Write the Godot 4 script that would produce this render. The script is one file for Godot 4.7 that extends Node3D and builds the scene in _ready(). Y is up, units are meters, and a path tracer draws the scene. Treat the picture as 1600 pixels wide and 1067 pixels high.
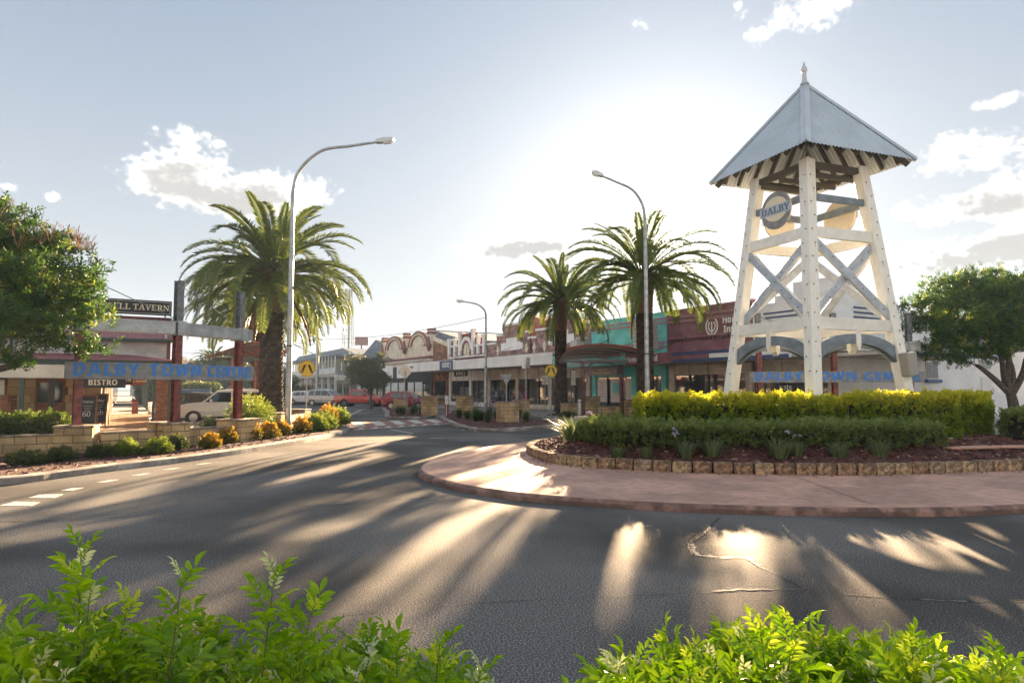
extends Node3D
# A country-town roundabout seen against a low sun: timber tower, palms, shops and a tavern.
const SD := Vector3(-0.492, 0, -0.871)    # along the street, away
const SN := Vector3(0.871, 0, -0.492)     # across the street, to the right
const SHOP_TURN := -1.0564                # yaw of things that face the street from its right side
const CROSS_TURN := 0.5142                # yaw of things that face the cross street
const EXPO := 11.2
const SKY_DIV := 8.2
var rng := RandomNumberGenerator.new()
var taken := {}
var M := {}
var sun_dir := Vector3.ZERO

# ---------- mesh building ----------
class MB:
	var v := PackedVector3Array()
	var n := PackedVector3Array()
	var uv := PackedVector2Array()
	var c := PackedColorArray()
	var col := Color(1, 1, 1)
	var tint := false
	func tri(a: Vector3, b: Vector3, d: Vector3) -> void:
		var k := (b - a).cross(d - a).normalized()
		put3(a, d, b, k, k, k)
	func put3(a: Vector3, b: Vector3, d: Vector3, na: Vector3, nb: Vector3, nd: Vector3) -> void:
		v.append(a); v.append(b); v.append(d)
		n.append(na); n.append(nb); n.append(nd)
		if tint:
			c.append(col); c.append(col); c.append(col)
	func quad(a: Vector3, b: Vector3, d: Vector3, e: Vector3) -> void:
		tri(a, b, d)
		tri(a, d, e)
	func quad_s(a: Vector3, b: Vector3, d: Vector3, e: Vector3, na: Vector3, nb: Vector3, nd: Vector3, ne: Vector3) -> void:
		put3(a, d, b, na, nd, nb)
		put3(a, e, d, na, ne, nd)
	func box(p: Vector3, s: Vector3, b := Basis()) -> void:
		var x := b.x * s.x / 2.0
		var y := b.y * s.y / 2.0
		var z := b.z * s.z / 2.0
		quad(p - x - y + z, p + x - y + z, p + x + y + z, p - x + y + z)
		quad(p + x - y - z, p - x - y - z, p - x + y - z, p + x + y - z)
		quad(p + x - y + z, p + x - y - z, p + x + y - z, p + x + y + z)
		quad(p - x - y - z, p - x - y + z, p - x + y + z, p - x + y - z)
		quad(p - x + y + z, p + x + y + z, p + x + y - z, p - x + y - z)
		quad(p - x - y - z, p + x - y - z, p + x - y + z, p - x - y + z)
	func cbox(p: Vector3, s: Vector3, r := 0.01, b := Basis()) -> void:   # box with chamfered edges
		var h := s / 2.0
		var q := func(x: float, y: float, z: float) -> Vector3: return p + b.x * x + b.y * y + b.z * z
		var i := h - Vector3(r, r, r)
		for sg in [-1.0, 1.0]:
			var pts := [[Vector3(h.x * sg, -i.y, i.z), Vector3(h.x * sg, -i.y, -i.z), Vector3(h.x * sg, i.y, -i.z), Vector3(h.x * sg, i.y, i.z)],
				[Vector3(-i.x, h.y * sg, i.z), Vector3(i.x, h.y * sg, i.z), Vector3(i.x, h.y * sg, -i.z), Vector3(-i.x, h.y * sg, -i.z)],
				[Vector3(-i.x, -i.y, h.z * sg), Vector3(i.x, -i.y, h.z * sg), Vector3(i.x, i.y, h.z * sg), Vector3(-i.x, i.y, h.z * sg)]]
			for f in pts:
				var w: Array = []
				for k in f:
					w.append(q.call(k.x, k.y, k.z))
				if sg > 0: quad(w[0], w[1], w[2], w[3])
				else: quad(w[3], w[2], w[1], w[0])
		for a in [-1.0, 1.0]:
			for d in [-1.0, 1.0]:
				var e1 := [q.call(h.x * a, i.y * d, -i.z), q.call(h.x * a, i.y * d, i.z), q.call(i.x * a, h.y * d, i.z), q.call(i.x * a, h.y * d, -i.z)]
				var e2 := [q.call(-i.x, h.y * a, i.z * d), q.call(i.x, h.y * a, i.z * d), q.call(i.x, i.y * a, h.z * d), q.call(-i.x, i.y * a, h.z * d)]
				var e3 := [q.call(h.x * a, -i.y, i.z * d), q.call(h.x * a, i.y, i.z * d), q.call(i.x * a, i.y, h.z * d), q.call(i.x * a, -i.y, h.z * d)]
				for e in [e1, e2, e3]:
					out(e, p)
				for g in [-1.0, 1.0]:
					out([q.call(h.x * a, i.y * d, i.z * g), q.call(i.x * a, h.y * d, i.z * g), q.call(i.x * a, i.y * d, h.z * g)], p)
	func out(e: Array, from: Vector3) -> void:    # a face turned away from a point
		var k: Vector3 = (e[1] - e[0]).cross(e[2] - e[0])
		var mid: Vector3 = (e[0] + e[1] + e[2]) / 3.0
		if k.dot(mid - from) < 0: e.reverse()
		tri(e[0], e[1], e[2])
		if e.size() == 4: tri(e[0], e[2], e[3])
	func bar(a: Vector3, b: Vector3, w: float, h: float, up := Vector3.UP) -> void:   # a beam of w x h from a to b
		var z := (b - a).normalized()
		if absf(z.dot(up)) > 0.99: up = Vector3.RIGHT
		var x := up.cross(z).normalized()
		box((a + b) / 2.0, Vector3(w, h, a.distance_to(b)), Basis(x, z.cross(x), z))
	func tube(p: PackedVector3Array, r: PackedFloat32Array, sides := 8, caps := true) -> void:
		var rings := []
		var x := Vector3.ZERO
		for i in p.size():
			var t := (p[mini(i + 1, p.size() - 1)] - p[maxi(i - 1, 0)]).normalized()
			if x == Vector3.ZERO: x = t.cross(Vector3(0.31, 0.2, 0.93)).normalized()
			x = (x - t * x.dot(t)).normalized()
			var y := t.cross(x)
			var ring := []
			for k in sides:
				var a := TAU * k / sides
				ring.append([p[i] + (x * cos(a) + y * sin(a)) * r[i], x * cos(a) + y * sin(a)])
			rings.append(ring)
		for i in p.size() - 1:
			for k in sides:
				var l := (k + 1) % sides
				quad_s(rings[i][k][0], rings[i][l][0], rings[i + 1][l][0], rings[i + 1][k][0], rings[i][k][1], rings[i][l][1], rings[i + 1][l][1], rings[i + 1][k][1])
		if caps:
			for k in sides:
				var l := (k + 1) % sides
				tri(p[-1], rings[-1][k][0], rings[-1][l][0])
				tri(p[0], rings[0][l][0], rings[0][k][0])
	func rod(a: Vector3, b: Vector3, r: float, sides := 8, r2 := -1.0) -> void:
		tube(PackedVector3Array([a, b]), PackedFloat32Array([r, r if r2 < 0 else r2]), sides)
	func lathe(prof: Array, sides := 16, at := Vector3.ZERO, basis := Basis()) -> void:   # prof: Vector2(radius, height), upwards
		for i in prof.size() - 1:
			var a: Vector2 = prof[i]
			var b: Vector2 = prof[i + 1]
			var slope := Vector2(b.y - a.y, a.x - b.x).normalized()
			for k in sides:
				var t0 := TAU * k / sides
				var t1 := TAU * (k + 1) / sides
				var d0 := Vector3(cos(t0), 0, -sin(t0))
				var d1 := Vector3(cos(t1), 0, -sin(t1))
				var n0 := basis * (d0 * slope.x + Vector3.UP * slope.y)
				var n1 := basis * (d1 * slope.x + Vector3.UP * slope.y)
				quad_s(at + basis * (d0 * a.x + Vector3.UP * a.y), at + basis * (d1 * a.x + Vector3.UP * a.y), at + basis * (d1 * b.x + Vector3.UP * b.y), at + basis * (d0 * b.x + Vector3.UP * b.y), n0, n1, n1, n0)
	func prism(poly: PackedVector2Array, z0: float, z1: float, b := Basis(), at := Vector3.ZERO) -> void:   # an outline in x, y pushed from z0 to z1
		if not Geometry2D.is_polygon_clockwise(poly): poly = poly.duplicate()
		else:
			poly = poly.duplicate()
			poly.reverse()
		var t := Geometry2D.triangulate_polygon(poly)
		var q := func(p: Vector2, z: float) -> Vector3: return at + b * Vector3(p.x, p.y, z)
		for i in range(0, t.size(), 3):
			var a := poly[t[i]]
			var e := poly[t[i + 1]]
			var f := poly[t[i + 2]]
			if (e - a).cross(f - a) < 0:
				var g := e
				e = f
				f = g
			tri(q.call(a, z1), q.call(e, z1), q.call(f, z1))
			tri(q.call(a, z0), q.call(f, z0), q.call(e, z0))
		for i in poly.size():
			var a := poly[i]
			var e := poly[(i + 1) % poly.size()]
			quad(q.call(a, z0), q.call(e, z0), q.call(e, z1), q.call(a, z1))
	func slab(poly: PackedVector2Array, y0: float, y1: float) -> void:      # an outline in x, z (ground plan), from y0 up to y1
		var p := PackedVector2Array()
		for k in poly:
			p.append(Vector2(k.x, -k.y))
		prism(p, y0, y1, Basis(Vector3(1, 0, 0), Vector3(0, 0, -1), Vector3(0, 1, 0)))
	func mesh() -> ArrayMesh:
		var a := []
		a.resize(Mesh.ARRAY_MAX)
		a[Mesh.ARRAY_VERTEX] = v
		a[Mesh.ARRAY_NORMAL] = n
		if tint: a[Mesh.ARRAY_COLOR] = c
		if uv.size() == v.size() and uv.size() > 0: a[Mesh.ARRAY_TEX_UV] = uv
		var m := ArrayMesh.new()
		m.add_surface_from_arrays(Mesh.PRIMITIVE_TRIANGLES, a)
		return m

# ---------- naming ----------
func S(u: float, v: float, y := 0.0) -> Vector3:
	return SD * u + SN * v + Vector3(0, y, 0)

func numbered(called: String) -> String:
	var k: int = taken.get(called, 0)
	taken[called] = k + 1
	return called if k == 0 else "%s_%03d" % [called, k]

func tag(o: Node3D, label: String, category: String, group := "", kind := "") -> Node3D:
	if label: o.set_meta("label", label)
	if category: o.set_meta("category", category)
	if group: o.set_meta("group", group)
	if kind: o.set_meta("kind", kind)
	return o

func thing(called: String, label: String, category: String, at := Vector3.ZERO, turn := 0.0, group := "") -> Node3D:
	var o := Node3D.new()
	o.name = numbered(called)
	add_child(o)
	o.position = at
	o.rotation.y = turn
	tag(o, label, category, group)
	return o

func part(called: String, b, m: Material, parent: Node3D, at := Vector3.ZERO, kind := "") -> MeshInstance3D:
	var o := MeshInstance3D.new()
	o.mesh = b.mesh() if b is MB else b
	o.material_override = m
	o.position = at
	if parent == self: o.name = numbered(called)
	else: o.name = called
	parent.add_child(o, true)
	if kind: o.set_meta("kind", kind)
	return o

func struct(called: String, b, m: Material, parent: Node3D = self) -> MeshInstance3D:
	return part(called, b, m, parent, Vector3.ZERO, "structure" if parent == self else "")

func scatter(called: String, mesh: Mesh, m: Material, where: Array, cols: Array, parent: Node3D = self, kind := "stuff") -> MultiMeshInstance3D:
	var mm := MultiMesh.new()
	mm.transform_format = MultiMesh.TRANSFORM_3D
	mm.use_colors = cols.size() > 0
	mm.mesh = mesh
	mm.instance_count = where.size()
	for i in where.size():
		mm.set_instance_transform(i, where[i])
		if cols.size() > 0: mm.set_instance_color(i, cols[i])
	var o := MultiMeshInstance3D.new()
	o.multimesh = mm
	o.material_override = m
	o.name = numbered(called) if parent == self else called
	parent.add_child(o, true)
	if kind: o.set_meta("kind", kind)
	return o

func dup(o: Node3D, called: String, label: String, at: Vector3, turn: float) -> Node3D:
	var r: Node3D = o.duplicate()
	r.name = numbered(called)
	add_child(r)
	r.position = at
	r.rotation.y = turn
	r.set_meta("label", label)
	return r

func box1(p: Vector3, s: Vector3, chamfer := 0.0) -> MB:
	var b := MB.new()
	if chamfer > 0: b.cbox(p, s, chamfer)
	else: b.box(p, s)
	return b

# ---------- materials ----------
func lin(r: float, g: float, b: float) -> Color:
	return Color(r, g, b).linear_to_srgb()

func mat(c: Color, rough := 0.7, metal := 0.0, spec := 0.5) -> StandardMaterial3D:
	var m := StandardMaterial3D.new()
	m.albedo_color = c
	m.roughness = rough
	m.metallic = metal
	m.metallic_specular = spec
	return m

func noise_tex(seed_: int, freq: float, stops: Array, size := 512, oct := 4, kind := FastNoiseLite.TYPE_SIMPLEX_SMOOTH) -> NoiseTexture2D:
	var key := "tex%d %s %s %d" % [seed_, freq, stops, size]
	if M.has(key): return M[key]
	var f := FastNoiseLite.new()
	f.noise_type = kind
	f.seed = seed_
	f.frequency = freq
	f.fractal_octaves = oct
	var t := NoiseTexture2D.new()
	t.width = size
	t.height = size
	t.seamless = true
	t.noise = f
	if stops.size() > 0:
		var g := Gradient.new()
		g.offsets = PackedFloat32Array()
		g.colors = PackedColorArray()
		var off := PackedFloat32Array()
		var cs := PackedColorArray()
		for s in stops:
			off.append(s[0])
			cs.append(s[1])
		g.offsets = off
		g.colors = cs
		t.color_ramp = g
	M[key] = t
	return t

func textured(stops: Array, metres: float, freq: float, seed_: int, rough := 0.8, bump := 0.0, bump_freq := 0.0, size := 512) -> StandardMaterial3D:
	# colour noise laid in the world; bump in centimetres
	var m := StandardMaterial3D.new()
	m.albedo_texture = noise_tex(seed_, freq, stops, size)
	m.roughness = rough
	m.uv1_triplanar = true
	m.uv1_world_triplanar = true
	m.uv1_scale = Vector3.ONE / metres
	if bump > 0:
		m.heightmap_enabled = true
		m.heightmap_texture = noise_tex(50, (snappedf(bump_freq, 0.1) if bump_freq > 0.1 else bump_freq) if bump_freq > 0 else freq, [], 1024 if size == 1024 else 256)
		m.heightmap_scale = bump
	return m

func blotch(m: StandardMaterial3D, metres: float, seed_: int, dark := 0.75, freq := 0.008, lo := 0.35, hi := 0.65) -> StandardMaterial3D:
	# large soft stains over a material
	m.detail_enabled = true
	m.detail_blend_mode = BaseMaterial3D.BLEND_MODE_MUL
	m.detail_albedo = noise_tex(seed_ % 3, freq, [[lo, Color(dark, dark, dark)], [hi, Color(1, 1, 1)]], 512, 5)
	m.detail_uv_layer = BaseMaterial3D.DETAIL_UV_2
	m.uv2_triplanar = true
	m.uv2_world_triplanar = true
	m.uv2_scale = Vector3.ONE / metres
	return m

func leafy(rough := 0.5, back := 1.0) -> StandardMaterial3D:
	var m := mat(Color(1, 1, 1), rough, 0.0, 0.4)
	m.vertex_color_use_as_albedo = true
	m.backlight_enabled = true
	m.backlight = Color(back, back, back)
	m.cull_mode = BaseMaterial3D.CULL_DISABLED
	return m

func glass(alpha := 0.25, c := Color(0.5, 0.55, 0.55)) -> StandardMaterial3D:
	var m := mat(Color(c.r, c.g, c.b, alpha), 0.03)
	m.transparency = BaseMaterial3D.TRANSPARENCY_ALPHA
	return m

func make_materials() -> void:
	M.asphalt = blotch(textured([[0.25, lin(.052, .050, .049)], [0.46, lin(.105, .102, .099)], [0.60, lin(.17, .165, .158)], [0.76, lin(.34, .325, .31)]], 3.4, 0.16, 3, 0.72, 1.0, 0.2, 1024), 17.0, 4, 0.70, 0.006, 0.25, 0.7)
	M.asphalt.metallic_specular = 0.30
	M.asphalt.roughness = 0.8
	M.pad = blotch(textured([[0.3, lin(.47, .265, .195)], [0.7, lin(.56, .335, .255)]], 3.0, 0.02, 8, 0.7, 0.25, 0.2), 9.0, 9, 0.86)
	M.kerb = blotch(textured([[0.3, lin(.33, .30, .265)], [0.7, lin(.46, .42, .37)]], 2.0, 0.05, 11, 0.85, 0.5, 0.25), 3.0, 12, 0.6)
	M.concrete = blotch(textured([[0.3, lin(.34, .32, .30)], [0.7, lin(.46, .44, .42)]], 3.0, 0.03, 14, 0.85, 0.3, 0.2), 4.0, 15, 0.72)
	M.gravel = blotch(textured([[0.3, lin(.25, .20, .14)], [0.7, lin(.36, .30, .22)]], 5.0, 0.04, 17, 0.95), 9.0, 18, 0.7)
	M.mulch = textured([[0.3, lin(.035, .014, .012)], [0.55, lin(.09, .03, .026)], [0.75, lin(.17, .07, .055)]], 1.5, 0.09, 20, 0.95, 3.0, 0.09)
	M.chips = mat(Color(1, 1, 1), 0.9); M.chips.vertex_color_use_as_albedo = true
	M.white_line = blotch(mat(lin(.62, .61, .57), 0.6), 0.7, 22, 0.5, 0.03, 0.3, 0.5)
	M.pave_red = blotch(textured([[0.3, lin(.26, .105, .08)], [0.7, lin(.36, .16, .12)]], 1.5, 0.06, 24, 0.75), 3.0, 25, 0.75)
	for i in 4:
		var k := [[.50, .36, .19], [.44, .31, .16], [.54, .40, .22], [.47, .345, .195]][i] as Array
		M["block%d" % i] = blotch(textured([[0.3, lin(k[0] * .88, k[1] * .87, k[2] * .85)], [0.7, lin(k[0] * 1.06, k[1] * 1.06, k[2] * 1.06)]], 0.9, 0.06, 30 + i, 0.9, 0.35, 0.2, 256), 3.6, 40, 0.78, 0.006, 0.3, 0.6)
	M.mortar = textured([[0.3, lin(.10, .08, .055)], [0.7, lin(.14, .11, .08)]], 0.6, 0.08, 37, 0.95, 0.0, 0.0, 256)
	M.capping = blotch(textured([[0.3, lin(.36, .29, .22)], [0.7, lin(.46, .38, .30)]], 0.9, 0.05, 38, 0.9, 0.3, 0.2, 256), 1.3, 39, 0.6)
	for i in 4:
		var k := [[.44, .28, .17], [.38, .235, .145], [.52, .37, .22], [.43, .31, .21]][i] as Array
		M["stone%d" % i] = blotch(textured([[0.28, lin(k[0] * .6, k[1] * .6, k[2] * .6)], [0.7, lin(k[0] * 1.12, k[1] * 1.12, k[2] * 1.12)]], 0.5, 0.03, 44 + i, 0.92, 1.2, 0.06, 256), 0.8, 49, 0.6, 0.01)
	M.white_paint = blotch(textured([[0.3, lin(.76, .755, .71)], [0.7, lin(.82, .815, .77)]], 2.2, 0.03, 52, 0.5, 0.15, 0.15, 256), 3.0, 53, 0.95, 0.006)
	M.leg_paint = textured([[0.25, lin(.68, .67, .62)], [0.5, lin(.79, .785, .74)], [0.8, lin(.83, .825, .78)]], 1.0, 0.05, 112, 0.5, 0.3, 0.1, 256)
	M.leg_paint.uv1_scale = Vector3(2.6, 0.22, 2.6)
	M.grey_blue = blotch(mat(lin(.19, .24, .29), 0.5), 1.5, 54, 0.85)
	M.roof_metal = blotch(mat(lin(.46, .53, .59), 0.45, 0.1), 4.0, 55, 0.94)
	M.dark_timber = textured([[0.3, lin(.05, .045, .04)], [0.7, lin(.10, .085, .07)]], 0.5, 0.05, 56, 0.8, 0.0, 0.0, 256)
	M.galv = blotch(textured([[0.3, lin(.33, .36, .38)], [0.7, lin(.45, .48, .50)]], 0.5, 0.04, 58, 0.42, 0.0, 0.0, 256), 2.2, 59, 0.85)
	M.galv.metallic = 0.55
	M.steel_grey = blotch(mat(lin(.20, .215, .23), 0.5, 0.3), 0.8, 60, 0.75)
	M.red_steel = blotch(mat(lin(.25, .055, .045), 0.5), 0.8, 61, 0.7)
	M.green_steel = mat(lin(.035, .065, .055), 0.5)
	M.sign_grey = blotch(mat(lin(.25, .26, .27), 0.55), 1.0, 62, 0.85)
	M.sign_blue = mat(lin(.02, .19, .62), 0.5)
	M.maroon_roof = blotch(mat(lin(.36, .11, .12), 0.5, 0.1), 3.0, 63, 0.85)
	M.red_roof = blotch(mat(lin(.40, .10, .065), 0.6), 3.0, 64, 0.75)
	M.blue_roof = blotch(mat(lin(.14, .19, .26), 0.7), 4.0, 65, 0.85)
	M.cream = blotch(textured([[0.3, lin(.70, .63, .50)], [0.7, lin(.76, .69, .56)]], 3.0, 0.03, 66, 0.8), 6.0, 67, 0.9)
	M.beige = blotch(textured([[0.3, lin(.60, .52, .43)], [0.7, lin(.66, .58, .48)]], 2.0, 0.03, 68, 0.8), 4.0, 69, 0.85)
	M.white_wall = blotch(textured([[0.3, lin(.76, .76, .75)], [0.7, lin(.82, .82, .81)]], 3.0, 0.03, 70, 0.8, 0.2, 0.1), 6.0, 71, 0.94)
	M.boards = blotch(mat(lin(.66, .63, .62), 0.6), 3.0, 72, 0.86)
	M.maroon = blotch(mat(lin(.27, .115, .15), 0.7), 4.0, 73, 0.85)
	M.maroon_light = mat(lin(.30, .16, .185), 0.7)
	M.maroon_dark = mat(lin(.09, .028, .038), 0.7)
	M.turq = blotch(mat(lin(.19, .66, .63), 0.7), 4.0, 74, 0.88)
	M.mauve = mat(lin(.42, .20, .29), 0.7)
	M.navy = mat(lin(.035, .06, .16), 0.6)
	M.trim_red = mat(lin(.20, .06, .05), 0.7)
	M.ink = mat(lin(.012, .012, .014), 0.6)
	M.print_white = mat(lin(.74, .73, .70), 0.6)
	M.print_cream = mat(lin(.70, .63, .48), 0.6)
	M.sign_red = mat(lin(.42, .04, .03), 0.5)
	M.frame_dark = mat(lin(.035, .028, .024), 0.5)
	M.frame_white = mat(lin(.62, .61, .58), 0.5)
	M.inside = mat(lin(.5, .44, .36), 0.9)
	M.inside_dark = mat(lin(.05, .045, .04), 0.9)
	M.pane = glass(0.25, Color(0.3, 0.34, 0.34))
	M.car_pane = glass(0.55, Color(0.05, 0.06, 0.06))
	M.yellow = mat(lin(.70, .50, .015), 0.45)
	M.wood_red = blotch(textured([[0.3, lin(.26, .085, .032)], [0.7, lin(.38, .14, .055)]], 0.8, 0.03, 76, 0.6, 0.0, 0.0, 256), 1.0, 77, 0.8)
	M.brick_pink = brick_mat(lin(.43, .26, .225), lin(.34, .19, .165), lin(.52, .38, .33), 81)
	M.brick_brown = brick_mat(lin(.38, .16, .075), lin(.24, .10, .05), lin(.40, .22, .12), 82)
	M.brick_red = brick_mat(lin(.27, .07, .045), lin(.21, .05, .035), lin(.33, .13, .10), 83)
	M.bark = textured([[0.3, lin(.05, .04, .032)], [0.7, lin(.15, .12, .095)]], 0.8, 0.03, 84, 0.95, 1.5, 0.05, 256)
	M.palm_bark = blotch(textured([[0.3, lin(.055, .036, .024)], [0.7, lin(.17, .115, .075)]], 0.7, 0.05, 86, 0.95, 1.5, 0.08, 256), 1.5, 87, 0.6)
	M.palm_stub = textured([[0.3, lin(.13, .075, .04)], [0.7, lin(.34, .22, .13)]], 0.4, 0.06, 88, 0.9, 0.0, 0.0, 256)
	M.leaf = leafy(0.5, 0.9)
	M.hedge_leaf = leafy(0.55, 0.9)
	M.near_leaf = leafy(0.28, 1.0)
	M.near_leaf.metallic_specular = 0.42
	M.frond = leafy(0.4, 0.8)
	M.tyre = mat(lin(.02, .02, .021), 0.85)
	M.rim_metal = mat(lin(.5, .5, .52), 0.3, 0.8)
	M.black_plastic = mat(lin(.025, .025, .027), 0.6)
	M.lamp_red = mat(lin(.42, .02, .02), 0.2)
	M.lamp_clear = mat(lin(.7, .72, .75), 0.1)
	M.tar = mat(lin(.016, .016, .017), 0.7)
	M.seal = blotch(mat(lin(.22, .21, .20), 0.7), 0.4, 90, 0.6, 0.03)
	M.pad_edge = blotch(textured([[0.3, lin(.27, .155, .125)], [0.7, lin(.31, .185, .15)]], 1.0, 0.05, 92, 0.8, 0.3, 0.2, 256), 2.0, 93, 0.6)
	M.paver = blotch(textured([[0.3, lin(.34, .20, .12)], [0.7, lin(.46, .29, .18)]], 1.5, 0.05, 94, 0.7), 2.5, 95, 0.75)
	M.brace_shade_blue = blotch(mat(lin(.44, .50, .58), 0.5), 1.4, 97, 0.9)  # bluish shade on the braces put into their colour
	M.banner_grey = mat(lin(.42, .48, .55), 0.5)
	M.navy_grey = mat(lin(.11, .16, .24), 0.5)
	M.navy_light = mat(lin(.09, .14, .28), 0.6)
	M.speaker_grey = mat(lin(.30, .29, .27), 0.6)
	M.sign_back = mat(lin(.22, .23, .25), 0.5, 0.3)
	M.pane_warm = mat(lin(.45, .38, .24), 0.1)
	M.pane_dark = mat(lin(.03, .032, .034), 0.05, 0.0, 0.6)
	M.poster = mat(lin(.62, .55, .52), 0.5)
	M.mauve_sign = mat(lin(.34, .27, .26), 0.6)
	M.zinc_light = blotch(mat(lin(.60, .59, .57), 0.5), 0.8, 98, 0.82)
	M.faded_red = mat(lin(.30, .16, .14), 0.7)
	M.print_grey = mat(lin(.35, .34, .31), 0.6)
	for i in 3:
		var k := [[.54, .37, .18], [.60, .43, .24], [.47, .31, .15]][i] as Array
		M["sand%d" % i] = textured([[0.3, lin(k[0] * .82, k[1] * .8, k[2] * .78)], [0.7, lin(k[0], k[1], k[2])]], 0.8, 0.05, 100 + i, 0.9, 0.5, 0.15, 256)
	M.shelter_beam = mat(lin(.20, .16, .14), 0.6)
	M.pale_blue = blotch(mat(lin(.27, .33, .41), 0.7), 4.0, 110, 0.9)
	M.mast_grey = mat(lin(.16, .15, .15), 0.9, 0.0, 0.2)
	M.rust = mat(lin(.50, .42, .31), 0.8)
	M.zinc = mat(lin(.52, .53, .53), 0.4, 0.5)

func brick_mat(a: Color, b: Color, m_: Color, seed_: int) -> StandardMaterial3D:
	# coursed bricks for walls too far off to tell the bricks apart
	var r := RandomNumberGenerator.new()
	r.seed = seed_
	var im := Image.create(256, 256, false, Image.FORMAT_RGB8)
	im.fill(m_)
	for row in 16:
		for k in 9:
			var t := r.randf()
			var cc := a.lerp(b, t)
			if r.randf() < 0.12: cc = cc.lerp(m_, 0.5)
			var x0 := k * 32 - (16 if row % 2 else 0)
			im.fill_rect(Rect2i(maxi(x0 + 1, 0), row * 16 + 1, mini(30, mini(255 - maxi(x0 + 1, 0), x0 + 31)), 14), cc)
	var m := mat(Color(1, 1, 1), 0.9)
	m.albedo_texture = ImageTexture.create_from_image(im)
	m.uv1_triplanar = true
	m.uv1_scale = Vector3.ONE / 1.9
	blotch(m, 4.0, seed_ + 3, 0.7)
	return m

# ---------- sky ----------
func az_el(az: float, el: float) -> Vector3:
	var a := deg_to_rad(az)
	var e := deg_to_rad(el)
	return Vector3(sin(a) * cos(e), sin(e), -cos(a) * cos(e))

func air(d: Vector3) -> Vector3:
	# clear air: pale at the horizon, bluer above, whitened round the sun
	var y := maxf(d.y, 0.0)
	var t := 1.0 - pow(1.0 - y, 2.6)
	var c := Vector3(0.66, 0.67, 0.675).lerp(Vector3(0.18, 0.26, 0.385), t)
	var ang := rad_to_deg(acos(clampf(d.dot(sun_dir), -1.0, 1.0)))
	c += Vector3(0.42, 0.39, 0.34) * exp(-pow(ang / 11.0, 2.0)) + Vector3(1.2, 1.1, 0.95) * exp(-pow(ang / 4.5, 2.0)) + Vector3(9.0, 8.3, 7.0) * exp(-pow(ang / 1.3, 2.0)) + Vector3(0.27, 0.245, 0.21) * exp(-pow(ang / 23.0, 2.0))
	return c

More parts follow.
